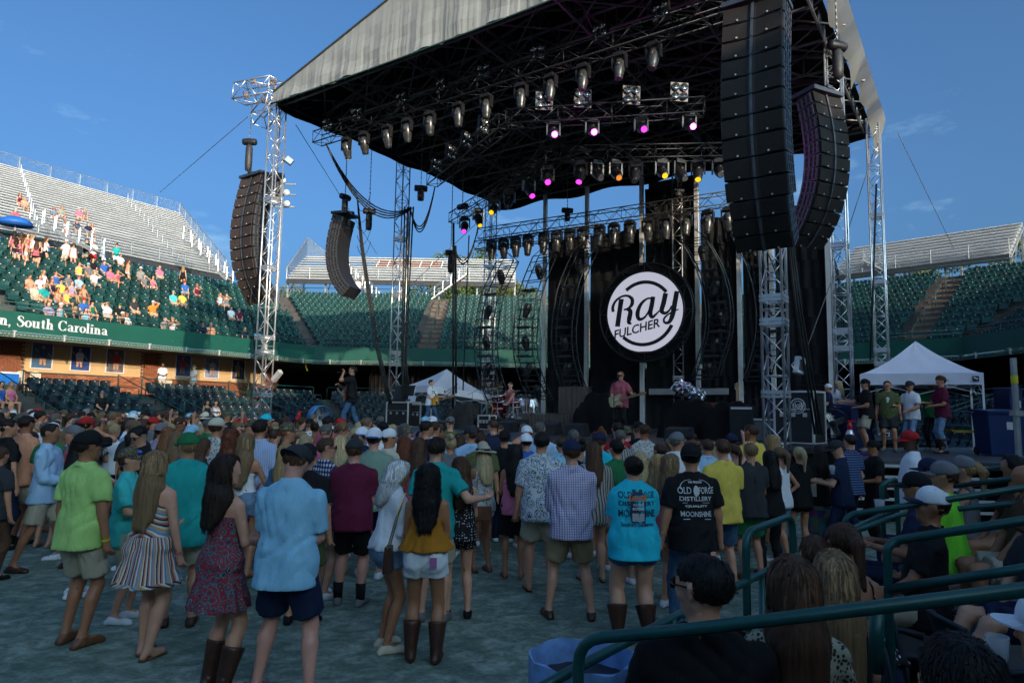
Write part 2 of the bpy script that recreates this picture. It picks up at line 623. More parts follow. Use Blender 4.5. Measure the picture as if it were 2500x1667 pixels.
# ---- lower bowl: concourse, rows of dark seats down to the court
LR,LRUN,LRISE,LZ = 8,.9,.27,.42
LSTAND = {}
lower_labels = ['lower bank of dark box seats under the brick wall on the left','lower rows of dark seats behind the blue fan and the far tent',
				'lower seats behind the stage backdrop','lower dark seats beside the tent on the right','lower box seats at the near right where people sit behind teal rails',
				'lower seats behind the camera','lower seats at the near left','lower seats at the rear left']
LGAPS = {0: [(s_of(0,88,-4)-.5,s_of(0,88,-4)+.6),(s_of(0,385,-4)-.5,s_of(0,385,-4)+.7),(s_of(0,640,-4)-.3,s_of(0,640,-4)+1.0)],1: [(8,9.2),(15,16.2)],2: [(5,6.2)],3: [(6,7)]}
for e in range(NV):
	mid = (CE[e]+CE[(e+1) % NV])/2
	st = thing('lower_grandstand',lower_labels[e],'grandstand',(mid.x,mid.y,0),0,'lower seating round the court')
	LSTAND[e] = st
	for r in range(LR+1):
		P,Q = off(-8.8+r*LRUN),off(-8.8+(r+1)*LRUN if r < LR else 14.0)
		z = LZ+r*LRISE
		z_ = z-LRISE-.05
		if e == 4:
			z = .12 if r < 3 else .12+(r-2)*.30
			z_ = .06 if r < 3 else z-.35
		a,b,c,q = P[e],P[(e+1) % NV],Q[(e+1) % NV],Q[e]
		mb = MB()
		mb.add([(a.x,a.y,0 if r == 0 else z_),(b.x,b.y,0 if r == 0 else z_),(b.x,b.y,z),(a.x,a.y,z),(c.x,c.y,z),(q.x,q.y,z)],
			   [(1,0,3,2),(2,3,5,4)])
		part('seating_step' if r < LR else 'concourse',mb,CONCD,st,world=True)  # shade over these lower steps is put into the dark concrete colour
	if e < 4:
		ms = []
		for r in range(1,LR):
			ms += seats(st,e,-8.8+r*LRUN+.55,LZ+r*LRISE,SM_N,LGAPS[e])
		place_seats(st,ms,SM_N,SEATN)
		n,d = EN[e],ED[e]
		Le = (V[(e+1) % NV]-V[e]).length
		for r in (2,4,6,8):
			P = off(-8.8+r*LRUN-.05)
			a,b = P[e],P[(e+1) % NV]
			s0,s1 = (a-V[e]).dot(d)+.5,(b-V[e]).dot(d)-.5
			cuts = sorted(LGAPS[e])
			seg,s = [],s0
			for (g0,g1) in cuts:
				if g0 > s:
					seg.append((s,min(g0,s1)))
				s = max(s,g1)
			if s < s1:
				seg.append((s,s1))
			for (p0,p1) in seg:
				if p1-p0 < .8:
					continue
				base = V[e]+n*(-8.8+r*LRUN-.05)
				A,B = base+d*p0,base+d*p1
				z = LZ+r*LRISE-.1
				mb = MB().tube([(A.x,A.y,z),(A.x,A.y,z+.82),((A+d*.08).x,(A+d*.08).y,z+.9),((B-d*.08).x,(B-d*.08).y,z+.9),(B.x,B.y,z+.82),(B.x,B.y,z)],.022,6)
				part('box_rail',mb,TEAL,st,smooth=True,world=True)
		for (g0,g1) in LGAPS[e]:
			for g in (g0,g1):
				p,q = V[e]+n*(-8.8+.4)+d*g,V[e]+n*(-8.8+LR*LRUN)+d*g
				mb = MB().tube([(p.x,p.y,LZ),(p.x,p.y,LZ+.9),(q.x,q.y,LZ+LR*LRISE+.9),(q.x,q.y,LZ+LR*LRISE)],.022,6)
				part('aisle_rail',mb,TEAL,st,smooth=True,world=True)
# ---- brick and stucco wall with posters under the left deck
zc = LZ+LR*LRISE     # concourse level
e = 0
n,d = EN[0],ED[0]
WOFF = 3.6
base = V[0]+n*WOFF
rzw = math.atan2(n.y,n.x)-math.pi/2
sA,sB = s_of(0,-60,WOFF),s_of(0,672,WOFF)
wall = thing('suite_wall','brick and tan plaster wall with framed posters below the left deck','wall',(base.x,base.y,zc),rzw)
assert (Matrix.Rotation(rzw,2) @ Vector((0,1))-n).length < 1e-4
sgn = 1 if (Matrix.Rotation(rzw,2) @ Vector((1,0))).dot(d) > 0 else -1
part('plaster',MB().box(((sA+sB)/2*sgn,.12,1.95),(sB-sA,.2,1.75)),STUCCO,wall)
part('mortar_backing',MB().box(((sA+sB)/2*sgn,.10,.54),(sB-sA,.2,1.07)),MORTAR,wall)
bk = MB().box((0,0,0),(.285,.09,.088)).mesh('brick')
bk.materials.append(BRICK)
cols_ = [s_of(0,20,WOFF),s_of(0,365,WOFF),s_of(0,660,WOFF)]
bricks = []
for i in range(11):
	z = .06+i*.096
	x = sA+(.15 if i % 2 else 0)
	while x < sB:
		bricks.append((x,z,-.03+random.uniform(-.006,.006)))
		x += .30
for k,cx in enumerate(cols_):
	part('pier_core',MB().box((cx*sgn,-.03,1.4),(1.02,.26,2.75)),MORTAR,wall)
	for i in range(28):
		z = .06+i*.096
		for j in range(4 if i % 2 else 3):
			x = cx+(-.45+.30*j if i % 2 else -.30+.30*j)
			if abs(x-cx) < .46:
				bricks.append((x,z,-.19))
bricks.sort(key=lambda q: abs(q[0]-s_of(0,300,WOFF)))
for (x,z,y) in bricks[:300]:
	o = link('brick',bk,wall)
	o.location = (x*sgn,y,z)
mb = MB()
for (x,z,y) in bricks[300:]:
	mb.box((x*sgn,y,z),(.285,.09,.088))
o = part('brickwork',mb,BRICK,wall)
o['kind'] = 'stuff'
def poster_mat(i,cols):
	m = bpy.data.materials.new('poster_print')
	m.use_nodes = True
	t = m.node_tree
	p = t.nodes['Principled BSDF']
	p.inputs['Roughness'].default_value = .35
	tcn = t.nodes.new('ShaderNodeTexCoord')
	mpn = t.nodes.new('ShaderNodeMapping')
	mpn.inputs['Location'].default_value = (i*3.1,0,i*1.7)
	n_ = t.nodes.new('ShaderNodeTexNoise')
	n_.inputs['Scale'].default_value = 2.6
	n_.inputs['Detail'].default_value = 3
	r = t.nodes.new('ShaderNodeValToRGB')
	r.color_ramp.elements[0].position = .35
	r.color_ramp.elements[0].color = (*cols[0],1)
	r.color_ramp.elements[1].position = .65
	r.color_ramp.elements[1].color = (*cols[1],1)
	t.links.new(tcn.outputs['Object'],mpn.inputs[0])
	t.links.new(mpn.outputs[0],n_.inputs[0])
	t.links.new(n_.outputs[0],r.inputs[0])
	t.links.new(r.outputs[0],p.inputs['Base Color'])
	return m
SKN = (.55,.30,.18)
posters = [(100,(.05,.16,.30),(.10,.10,.12),(.25,.30,.10),'dark blue sports poster, leftmost under the green board',(.06,.08,.20)),
		   (195,(.04,.09,.28),(.03,.05,.15),(.75,.75,.78),'poster of a player in white, second from the left',(.75,.75,.8)),
		   (280,(.10,.09,.10),(.22,.20,.20),(.65,.06,.05),'poster of a figure in a bright red top, left of the brick pier',(.75,.05,.04)),
		   (447,(.05,.12,.35),(.10,.14,.25),(.6,.1,.1),'poster of a player in red and blue behind the man in the white polo',(.6,.08,.1)),
		   (517,(.30,.35,.45),(.10,.16,.35),(.8,.75,.7),'pale blue poster of a running player, between two darker posters',(.75,.7,.66)),
		   (582,(.03,.03,.04),(.08,.08,.09),(.25,.22,.2),'black and white portrait poster nearest the lighting tower',(.30,.28,.27))]
for i,(px,c0,c1,c2,lab,shirt) in enumerate(posters):
	s = s_of(0,px,WOFF)
	p = base+d*s
	o = thing('framed_poster',lab,'poster',(p.x-n.x*.02,p.y-n.y*.02,zc+1.25),rzw,'framed posters on the suite wall')
	w,h = 1.0,1.32
	fm = MB()
	for (cx,cz,sx,sz) in ((0,0,w,.05),(0,h,w,.05),(-w/2,h/2,.05,h+.05),(w/2,h/2,.05,h+.05)):
		fm.box((cx,-.02,cz),(sx,.05,sz))
	part('frame',fm,WHITE,o)
	part('print',MB().box((0,-.005,h/2),(w-.05,.012,h-.05)),poster_mat(i,(c0,c1)),o)
	fg = MB()
	K = [(-.16,.55),(.17,.55),(.22,.85),(.12,.98),(-.12,.98),(-.22,.84)]
	RX = Matrix.Rotation(math.pi/2,3,'X')
	fg.prism(K,.003,RX,(.05*(-1)**i,-.0125,0))
	part('printed_shirt',fg,mk('print_ink_%d' % i,shirt,.4,0,.15,14),o)
	fg = MB()
	fg.prism([(.085*math.cos(a*.6),1.10+.11*math.sin(a*.6)) for a in range(10)],.003,RX,(.05*(-1)**i,-.0125,0))
	fg.prism([(-.14,.2),(-.05,.2),(0,.5),(.07,.18),(.15,.18),(.15,.54),(-.15,.54)],.003,RX,(.05*(-1)**i,-.0125,0))
	fg.prism([(.20,.80),(.26,.84),(.42,.62),(.38,.58)],.003,RX,(.05*(-1)**i,-.0125,0))
	fg.prism([(-.20,.80),(-.26,.84),(-.40,1.0),(-.36,1.04)],.003,RX,(.05*(-1)**i,-.0125,0))
	part('printed_figure',fg,mk('print_skin',SKN,.4,0,.1,10),o)
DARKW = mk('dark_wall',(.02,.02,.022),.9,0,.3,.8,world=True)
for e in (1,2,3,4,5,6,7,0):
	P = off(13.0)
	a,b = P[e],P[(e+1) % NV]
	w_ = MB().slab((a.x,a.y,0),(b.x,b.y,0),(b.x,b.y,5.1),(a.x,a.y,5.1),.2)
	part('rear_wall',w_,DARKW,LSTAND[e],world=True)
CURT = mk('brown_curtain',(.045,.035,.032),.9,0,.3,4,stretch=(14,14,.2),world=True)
mb = MB()
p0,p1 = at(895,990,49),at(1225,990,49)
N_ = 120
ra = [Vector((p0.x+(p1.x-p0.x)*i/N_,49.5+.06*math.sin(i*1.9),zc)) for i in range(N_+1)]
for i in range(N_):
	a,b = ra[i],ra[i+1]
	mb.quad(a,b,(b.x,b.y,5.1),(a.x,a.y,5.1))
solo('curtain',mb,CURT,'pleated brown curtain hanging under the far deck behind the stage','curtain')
# ================================================================ bleachers
PLANK = mk('bleacher_aluminium',(.66,.655,.65),.42,.15,.10,.9,rnd=.06,stretch=(1,1,1),world=True)
GALV = mk('galvanised_steel',(.34,.35,.35),.5,.5,.2,2,world=True)
CHAIN = mk('chain_link',(.30,.34,.38),.5,.6,0)
def bleacher(e,x0,x1,rows,off0,z0,rise,run,label,end_cut=0,aisles=(),hole=None):
	"""rows of aluminium planks on facet e between photo columns x0 and x1"""
	d,n = ED[e],EN[e]
	sa,sb = s_of(e,x0,off0),s_of(e,x1,off0)
	if sa > sb:
		sa,sb = sb,sa
	o0 = V[e]+n*off0+d*((sa+sb)/2)
	rz = math.atan2(n.y,n.x)-math.pi/2
	t = thing('bleachers',label,'bleachers',(o0.x,o0.y,0),rz,'aluminium bleachers above the decks')
	L = sb-sa
	g = 1 if (Matrix.Rotation(rz,2) @ Vector((1,0))).dot(d) > 0 else -1
	def X(s):          # s from the left end sa
		return g*(s-L/2)
	for r in range(rows):
		z,y = z0+r*rise,r*run
		s1 = L-(max(0,r-(rows-end_cut[0]))*end_cut[1] if end_cut else 0)
		for k,(w,th,yy,zz) in enumerate(((.30,.05,run*.60,.30),(.34,.04,run*.28,0.0))):
			mb = MB()
			segs = [(0,s1)]
			if hole and k == 0 and hole[0] <= r < hole[1]:
				segs = [(0,hole[2]*L),(hole[3]*L,s1)]
			for (q0,q1) in segs:
				mb.box(((X(q0)+X(q1))/2,y+yy,z+zz),(q1-q0,w,th))
			part('bench_plank' if k == 0 else 'foot_plank',mb,PLANK,t)
		if hole and hole[0] <= r < hole[1]:
			q0,q1 = hole[2]*L,hole[3]*L
			part('rusty_board',MB().box(((X(q0)+X(q1))/2,y+run*.5,z+.1),(q1-q0,.04,rise-.02)),mk('rusty_board',(.14,.045,.02),.8,0,.4,4),t)
			for q in np.linspace(q0,q1,7):
				part('gap_post',MB().box((X(q),y+.02,z+.1),(.07,.05,rise+.05)),PLANK,t)
		mb = MB().box(((X(0)+X(s1))/2,y+run*.93,z+rise*.5+.015),(s1,.03,rise+.02))
		if not (hole and hole[0] <= r < hole[1]):
			part('riser_plank',mb,PLANK,t)
	k = max(2,int(L/3.0))
	for i in range(k+1):
		s = L*i/k
		h = rows
		if end_cut:
			while h > 1 and s > L-(max(0,h-1-(rows-end_cut[0]))*end_cut[1]):
				h -= 1
		mb = MB().tube([(X(s),0,z0-.35),(X(s),h*run,z0+h*rise-.35)],.09,4)
		mb.tube([(X(s),.4,z0-.2),(X(s),.4,z0-2.2)],.10,4)
		mb.tube([(X(s),h*run*.9,z0+h*rise*.9-.3),(X(s),h*run*.9,0)],.10,4)
		mb.tube([(X(s),.4,z0-2.0),(X(s),h*run*.6,z0+h*rise*.55)],.06,4)
		part('raker',mb,GALV,t)
	part('front_beam',MB().box((0,-.05,z0-.28),(L,.16,.42)),mk('dark_beam',(.03,.03,.035),.6),t)
	if e == 1:
		NET = mk('blue_grey_netting',(.10,.16,.26),.7,0,.25,6)
		xe = X(0) if e == 1 else X(L)
		yb,zb = rows*run,z0+rows*rise
		for i in range(10):
			k0,k1 = i/10,(i+1)/10
			part('net_panel',MB().add([(xe,yb*k0,z0+(zb-z0)*k0),(xe,yb*k1-.03,z0+(zb-z0)*k1),(xe,yb*k1-.03,z0+.9+(zb+1.0-z0)*k1),(xe,yb*k0,z0+.9+(zb+1.0-z0)*k0)],[(0,1,2,3)]),NET,t)
		xi = xe+(2.4 if xe < 0 else -2.4)
		part('rear_net_panel',MB().add([(xe,yb,zb),(xi,yb,zb),(xe,yb,zb+1.9)],[(0,1,2)]),NET,t)
		part('net_rail',MB().tube([(xe,-.5,z0+.7),(xe,yb,zb+1.95),(xi,yb,zb)],.05,5),GALV,t)
	fr = MB()
	m_ = int(L/2.0)
	for i in range(m_+1):
		fr.tube([(X(L*i/m_),-.1,z0-.3),(X(L*i/m_),-.1,z0+1.0)],.03,5)
	fr.tube([(X(0),-.1,z0+1.0),(X(L),-.1,z0+1.0)],.03,5)
	part('front_rail',fr,GALV,t)
	wires = MB()
	s = 0
	while s < L-.9:
		wires.tube([(X(s),-.1,z0-.1),(X(s+1.0),-.1,z0+.95)],.006,3,caps=False)
		wires.tube([(X(s+1.0),-.1,z0-.1),(X(s),-.1,z0+.95)],.006,3,caps=False)
		s += .14
	o = part('front_netting',wires,CHAIN,t)
	o['kind'] = 'stuff'
	top = []
	s1 = L-(end_cut[0]*end_cut[1] if end_cut else 0)
	top.append((0,rows))
	top.append((s1,rows))
	if end_cut:
		top.append((L,rows-end_cut[0]))
	fpts = []
	for (q0,h0),(q1,h1) in zip(top[:-1],top[1:]):
		m_ = max(1,int(round(math.hypot(q1-q0,(h1-h0)*run)/2.4)))
		for i in range(m_):
			k = i/m_
			fpts.append((q0+(q1-q0)*k,h0+(h1-h0)*k))
	fpts.append(top[-1])
	F = [Vector((X(s),h*run+.1,z0+h*rise)) for s,h in fpts]
	hgt = 1.15 if end_cut else .02
	if end_cut:
		pm = MB().tube([(0,0,-.3),(0,0,hgt)],.035,5).mesh('fence_post')
		pm.materials.append(GALV)
		for p in F:
			o = link('fence_post',pm,t)
			o.location = p
		part('fence_top_rail',MB().tube([p+Vector((0,0,hgt)) for p in F],.028,5),GALV,t)
		wires = MB()
		for a,b in zip(F[:-1],F[1:]):
			m_ = int((b-a).length/.13)
			for i in range(m_):
				p,q = a.lerp(b,i/m_),a.lerp(b,min(1,(i+5)/m_))
				wires.tube([p,q+Vector((0,0,hgt))],.0055,3,caps=False)
				wires.tube([q,p+Vector((0,0,hgt))],.0055,3,caps=False)
		o = part('chain_link_mesh',wires,CHAIN,t)
		o['kind'] = 'stuff'
	lm = MB().tube([(-.12,0,0),(-.12,0,.8),(-.08,0,.88),(.08,0,.88),(.12,0,.8),(.12,0,0)],.024,5).mesh('aisle_loop')
	lm.materials.append(ALU)
	for (q0,q1) in aisles:
		for r in range(1,rows,2):
			s = q0+(q1-q0)*r/rows
			o = link('aisle_rail',lm,t)
			o.matrix_local = Matrix.Translation((X(s),r*run,z0+r*rise)) @ Matrix.Rotation(.9,4,'Z')
	return t,L,X
_sa = s_of(0,-150,14.2)
_cut = (s_of(0,552,14.2)-s_of(0,415,30.7))/24
BLT = bleacher(0,-150,552,25,14.2,13.0,.365,.66,'tall bank of silver bleachers with a chain link fence along the top left',(24,_cut),
			   ((s_of(0,424,14.2)-_sa,s_of(0,271,30.7)-_sa),(s_of(0,67,14.2)-_sa,s_of(0,2,30.7)-_sa)))
bleacher(1,690,1255,9,14.5,13.7,.36,.62,'short white bleachers at the far end with trees behind',None,(),(5,8,.36,.66))
bleacher(2,2040,2486,9,14.5,13.2,.36,.62,'short grey bleachers beyond the tent on the right',None)
def stair(name,label,p0,p1,w=1.1):
	"""a straight flight of aluminium stairs with rails from p0 up to p1"""
	p0,p1 = Vector(p0),Vector(p1)
	t = thing(name,label,'stairs',p0,0,'aluminium stairs up to the bleachers')
	dv = p1-p0
	hd = Vector((dv.x,dv.y,0))
	sd_ = Vector((-hd.y,hd.x,0)).normalized()*w/2
	for s in (-1,1):
		part('stringer',MB().tube([sd_*s,dv+sd_*s],.09,4),GALV,t)
		for hh in (.5,.95):
			part('handrail',MB().tube([sd_*s+Vector((0,0,hh)),dv+sd_*s+Vector((0,0,hh))],.025,5),ALU,t)
		k = 5
		for i in range(k+1):
			q = dv*(i/k)+sd_*s
			part('baluster',MB().tube([q,q+Vector((0,0,.95))],.022,5),ALU,t)
	ns = max(4,int(dv.z/.19))
	for i in range(ns):
		q = dv*((i+.5)/ns)
		R = Matrix.Rotation(math.atan2(hd.y,hd.x),3,'Z')
		part('tread',MB().box(q,(.27,w,.04),R),ALUD,t)
	return t
zt = Z0+TALL
stair('bleacher_stairs','silver stairs down to the left deck beside the standing spectators',at(175+60,640,41.5).xy.to_3d()+Vector((0,0,zt)),at(85,600,42).xy.to_3d()+Vector((0,0,13.4)))
stair('bleacher_stairs','silver stairs at the right end of the tall left bleachers',at(560,690,49).xy.to_3d()+Vector((0,0,zt-.3)),at(455,600,49).xy.to_3d()+Vector((0,0,14.0)))
stair('bleacher_stairs','white stairs left of the aisle at the far end',at(930,725,60).xy.to_3d()+Vector((0,0,zt)),at(845,690,60.5).xy.to_3d()+Vector((0,0,14.2)))
stair('bleacher_stairs','white stairs rising right above the far aisle',at(1040,725,60).xy.to_3d()+Vector((0,0,zt)),at(1140,690,60.5).xy.to_3d()+Vector((0,0,14.2)))
stair('bleacher_stairs','grey stairs above the right aisle beyond the tent',at(2255,700,50).xy.to_3d()+Vector((0,0,zt)),at(2110,660,52).xy.to_3d()+Vector((0,0,14.0)))
def letters(txt,h):
	"""old-style serif capitals and lowercase as polygons (x, y) of cap height h; returns [(poly)], width"""
	T,t = .17*h,.055*h
	out = []
	x = 0.
	def rect(a,b,c,d_):
		out.append([(x+a,b),(x+c,b),(x+c,d_),(x+a,d_)])
	def stroke(pts,ws):
		n_ = len(pts)
		L_,R_ = [],[]
		for i in range(n_):
			a = pts[max(0,i-1)]
			b = pts[min(n_-1,i+1)]
			dx,dy = b[0]-a[0],b[1]-a[1]
			l = math.hypot(dx,dy) or 1
			nx,ny = -dy/l*ws[i]/2,dx/l*ws[i]/2
			L_.append((x+pts[i][0]+nx,pts[i][1]+ny))
			R_.append((x+pts[i][0]-nx,pts[i][1]-ny))
		for i in range(n_-1):
			out.append([L_[i],R_[i],R_[i+1],L_[i+1]])
	def ring(cx,cy,rx,ry,a0=0,a1=360,n_=18):
		pts,ws = [],[]
		for i in range(n_+1):
			a = math.radians(a0+(a1-a0)*i/n_)
			pts.append((cx+rx*math.cos(a),cy+ry*math.sin(a)))
			ws.append(t+(T-t)*abs(math.cos(a))**1.5)
		stroke(pts,ws)
	xh = .62*h
	marks = []
	for ch in txt:
		marks.append(len(out))
		if ch == ' ':
			x += .30*h
			continue
		if ch == ',':
			stroke([(.07*h,.04*h),(.09*h,-.06*h),(.03*h,-.17*h)],[.13*h,.09*h,.03*h])
			rect(.02*h,-.02*h,.14*h,.10*h)
			x += .28*h
		elif ch == 'S':
			stroke([(.48*h,.74*h),(.42*h,.92*h),(.28*h,.98*h),(.13*h,.9*h),(.11*h,.76*h),(.2*h,.63*h),(.36*h,.5*h),(.48*h,.36*h),(.49*h,.2*h),(.38*h,.04*h),(.24*h,.0*h),(.1*h,.08*h),(.05*h,.27*h)],
				   [t*1.2,t,t*1.1,T*.7,T*.95,T*1.1,T*1.15,T*1.1,T*.9,T*.6,t,t,t*1.2])
			x += .60*h
		elif ch == 'C':
			ring(.38*h,.49*h,.30*h,.46*h,42,318,20)
			rect(.60*h,.66*h,.645*h,.96*h)
			rect(.60*h,.04*h,.645*h,.30*h)
			x += .74*h
		elif ch == 'o':
			ring(.25*h,xh/2,.19*h,xh*.46)
			x += .52*h
		elif ch == 'u':
			rect(.07*h,.12*h,.07*h+T,xh)
			rect(0,xh-t,.07*h+T,xh)
			rect(.38*h,0,.38*h+T,xh)
			rect(.31*h,xh-t,.38*h+T,xh)
			rect(.38*h,0,.45*h+T,t)
			stroke([(.10*h+T/4,.14*h),(.18*h,.03*h),(.28*h,.04*h),(.40*h,.14*h)],[T*.8,t*1.6,t,t])
			x += .66*h
		elif ch in 'nhr':
			top = .98*h if ch == 'h' else xh
			rect(.07*h,0,.07*h+T,top)
			rect(0,top-t,.07*h+T,top)
			rect(0,0,.14*h+T,t)
			if ch == 'r':
				stroke([(.07*h+T,xh*.6),(.30*h,xh*.93),(.40*h,xh*.90)],[t,t*1.4,T*.9])
				x += .46*h
			else:
				stroke([(.07*h+T,xh*.66),(.27*h,xh*.96),(.40*h,xh*.9),(.44*h,xh*.7)],[t,t*1.3,T*.7,T])
				rect(.44*h-T/2,0,.44*h+T/2,xh*.72)
				rect(.44*h-T,0,.44*h+T,t)
				x += .66*h
		elif ch == 't':
			rect(.10*h,.08*h,.10*h+T,.80*h)
			rect(0,xh-t,.32*h,xh)
			stroke([(.10*h+T/2,.10*h),(.22*h,.02*h),(.34*h,.10*h)],[T*.8,t*1.6,t*.7])
			x += .40*h
		elif ch == 'a':
			rect(.30*h,.06*h,.30*h+T,xh*.78)
			stroke([(.06*h,xh*.78),(.16*h,xh*.96),(.30*h,xh*.94),(.30*h+T/2,xh*.74)],[T*.8,t*1.3,t*1.4,T])
			stroke([(.32*h,xh*.56),(.14*h,xh*.46),(.09*h,xh*.24),(.18*h,.03*h),(.32*h,.10*h)],[t,t*1.6,T,t*1.6,t])
			rect(.30*h,0,.40*h+T,t*1.3)
			x += .56*h
		elif ch == 'l':
			rect(.07*h,0,.07*h+T,.98*h)
			rect(0,.98*h-t,.07*h+T,.98*h)
			rect(0,0,.14*h+T,t)
			x += .34*h
		elif ch == 'i':
			rect(.07*h,0,.07*h+T,xh)
			rect(0,xh-t,.07*h+T,xh)
			rect(0,0,.14*h+T,t)
			ring(.07*h+T/2,.84*h,.045*h,.045*h,0,360,8)
			x += .34*h
	marks.append(len(out))
	return out,x,marks
pl,wd,mks = letters('n, South Carolina',.50)
s_end = s_of(0,257,-.13)
p_end = V[0]-EN[0]*.13+ED[0]*s_end
R3 = Matrix.Rotation(rzw,3,'Z') @ Matrix.Rotation(math.pi/2,3,'X')
scl = (s_end-s_of(0,-12,-.13))/wd
LV = mk('white_letter_vinyl',(.60,.60,.62),.5,0,0)
for j in range(len(mks)-1):
	if mks[j] == mks[j+1]:
		continue
	mb = MB()
	for i,poly in enumerate(pl[mks[j]:mks[j+1]]):
		area = sum(poly[k][0]*poly[(k+1) % len(poly)][1]-poly[(k+1) % len(poly)][0]*poly[k][1] for k in range(len(poly)))
		if area < 0:
			poly = poly[::-1]
		mb.prism([((x-wd)*scl,y) for x,y in poly],.012+.0003*(i % 12),R3,(p_end.x-STAND[0].location.x,p_end.y-STAND[0].location.y,5.52))
	part('letter',mb,LV,STAND[0])
# ================================================================ stage
A_,B_,D_,F_ = Vector((-8.71,24)),Vector((5.5,14.2)),Vector((-1.2,34.8)),Vector((13.5,24.8))
C_,E_,G_ = (A_+D_)/2,Vector((9.5,19.5)),Vector((7.2,29.1))
U = Vector((.823,-.568))      # along the front edge, to the right
VV = Vector((.568,.823))      # into the stage
SZ = 1.35                      # stage height
RZS = math.atan2(U.y,U.x)
DKM = mk('dark_roof_metal',(.17,.175,.18),.5,.4,.2,3,world=True)
DKM2 = mk('black_truss_paint',(.022,.024,.027),.42,.5,.2,3)
def tube_mesh(name,L,r,n,mat):
	me = MB().tube([(0,0,0),(0,0,L)],r,n).mesh(name,True)
	me.materials.append(mat)
	return me
def aim(p,q,scale=1.):
	d = (q-p)
	return Matrix.Translation(p) @ d.to_track_quat('Z','Y').to_matrix().to_4x4() @ Matrix.Scale(scale,4,(0,0,1))
def truss(t,P,Q,s,mat,r=.024,rb=.013,bay=None,up=Vector((0,0,1)),frames=True):
	"""box truss from P to Q (local to the thing t): four chords, rungs and diagonals, each its own part"""
	P,Q = Vector(P),Vector(Q)
	ax = (Q-P)
	L = ax.length
	ax.normalize()
	a = ax.cross(up)
	if a.length < .01:
		a = Vector((1,0,0))
	a.normalize()
	b = a.cross(ax).normalized()
	n = max(1,int(round(L/(bay or s*1.1))))
	cm = tube_mesh('chord',L,r,7,mat)
	co = [a*(i*s/2)+b*(j*s/2) for i,j in ((-1,-1),(1,-1),(1,1),(-1,1))]
	for c in co:
		o = link('chord',cm,t)
		o.matrix_local = aim(P+c,Q+c)
	dl = math.hypot(s,L/n)
	dm = tube_mesh('brace',dl,rb,5,mat)
	rm = tube_mesh('rung',s,rb,5,mat)
	for k in range(4):
		c0,c1 = co[k],co[(k+1) % 4]
		for i in range(n):
			p,q = P+ax*(L*i/n),P+ax*(L*(i+1)/n)
			e0,e1 = (c0,c1) if (i+k) % 2 else (c1,c0)
			o = link('brace',dm,t)
			o.matrix_local = aim(p+e0,q+e1)
			if i % 3 == 0 or i == n:
				o = link('rung',rm,t)
				o.matrix_local = aim(p+c0,p+c1)
		o = link('rung',rm,t)
		o.matrix_local = aim(Q+c0,Q+c1)
	return a,b
def tower(p,z0,z1,label,s=.42,mat=ALU,rz=RZS,collars=()):
	t = thing('lighting_tower',label,'tower',(p.x,p.y,z0),rz,'truss towers that carry the stage roof')
	truss(t,(0,0,.05),(0,0,z1-z0),s,mat,.030,.014,up=Vector((0,1,0)))
	t_ = MB().box((0,0,.03),(s+.35,s+.35,.06))
	part('base_plate',t_,mat,t)
	for z in collars:
		for zz in (0,.09):
			mb = MB()
			for i in (-1,1):
				mb.box((0,i*s/2,0),(s+.07,.05,.07 if zz else .05))
				mb.box((i*(s/2+.001),0,0),(.05,s-.05,.07 if zz else .05))
			o = part('collar',mb,mat,t)
			o.location = (0,0,z-z0+zz)
	return t
TW = {}
for k,p,lab,z1 in (('A',A_,'bright silver truss tower holding the left front corner of the roof',13.3),('C',C_,'silver truss tower halfway along the left side of the stage',13.0),
					  ('D',D_,'grey truss tower at the rear left corner of the stage behind the hanging light ladders',12.9),
					  ('B',B_,'wide silver truss tower at the right front, under the big black speaker array',13.0),
					  ('E',E_,'tall silver truss tower rising past the right roof edge',14.2),('F',F_,'silver truss tower at the far right corner of the roof, behind the white tent',13.2),
					  ('G',G_,'truss tower behind the round sign in front of the black backdrop',12.9)):
	TW[k] = tower(p,0 if k != 'G' else SZ,z1,lab,collars=(2.4,3.9,4.4,6.9,9.4) if k in 'ACDBEF' else (3.5,6))
# ---- roof: fabric on a gable, dark trusses under it
EZ = 12.95
RIDGE = 15.75
FABG = mk('grey_roof_fabric',(.27,.27,.255),.8,0,.12,1.2,bump=.2,bs=5,world=True)
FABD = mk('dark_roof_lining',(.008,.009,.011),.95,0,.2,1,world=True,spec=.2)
P0 = A_+U*.22-VV*.35
WF = 17.45
DPT = 14.1
roof = thing('stage_roof','huge stage roof with a grey pleated fabric front and dark truss ceiling','stage roof',(P0.x,P0.y,0),0)
def rp_(u,v,z):
	q = U*u+VV*v
	return Vector((q.x,q.y,z))
def gz(u):
	return EZ+.38+(RIDGE-EZ-.38)*(1-abs(u-WF/2)/(WF/2))
N_ = 260
mb = MB()
top,bot = [],[]
for i in range(N_+1):
	u = WF*i/N_
	f = .007*math.sin(u*13.5+1.3*math.sin(u*1.7))+.004*math.sin(u*31+2*math.sin(u*3))
	f2 = .03*math.sin(u*4.1+.7)+f*1.3
	top.append((u,f*.25,gz(u)))
	bot.append((u,f2-.10,EZ-.10+.03*math.sin(u*5.3)-.15*math.sin(math.pi*u/WF)))
K = 7
grid = []
for k in range(K+1):
	row = []
	for i in range(N_+1):
		a,b = top[i],bot[i]
		t = k/K
		u = a[0]
		z = a[2]*(1-t)+b[2]*t
		y = a[1]*(1-t)+b[1]*t+.03*math.sin(z*7+u*2.3)*t
		row.append(rp_(u,y,z))
	grid.append(row)
for k in range(K):
	for i in range(N_):
		mb.quad(grid[k][i],grid[k][i+1],grid[k+1][i+1],grid[k+1][i])
part('front_skirt',mb,FABG,roof,smooth=True)
mb = MB().tube([rp_(u_,-.12,EZ-.13-.15*math.sin(math.pi*u_/WF)) for u_ in np.linspace(0,WF,30)],.03,6)
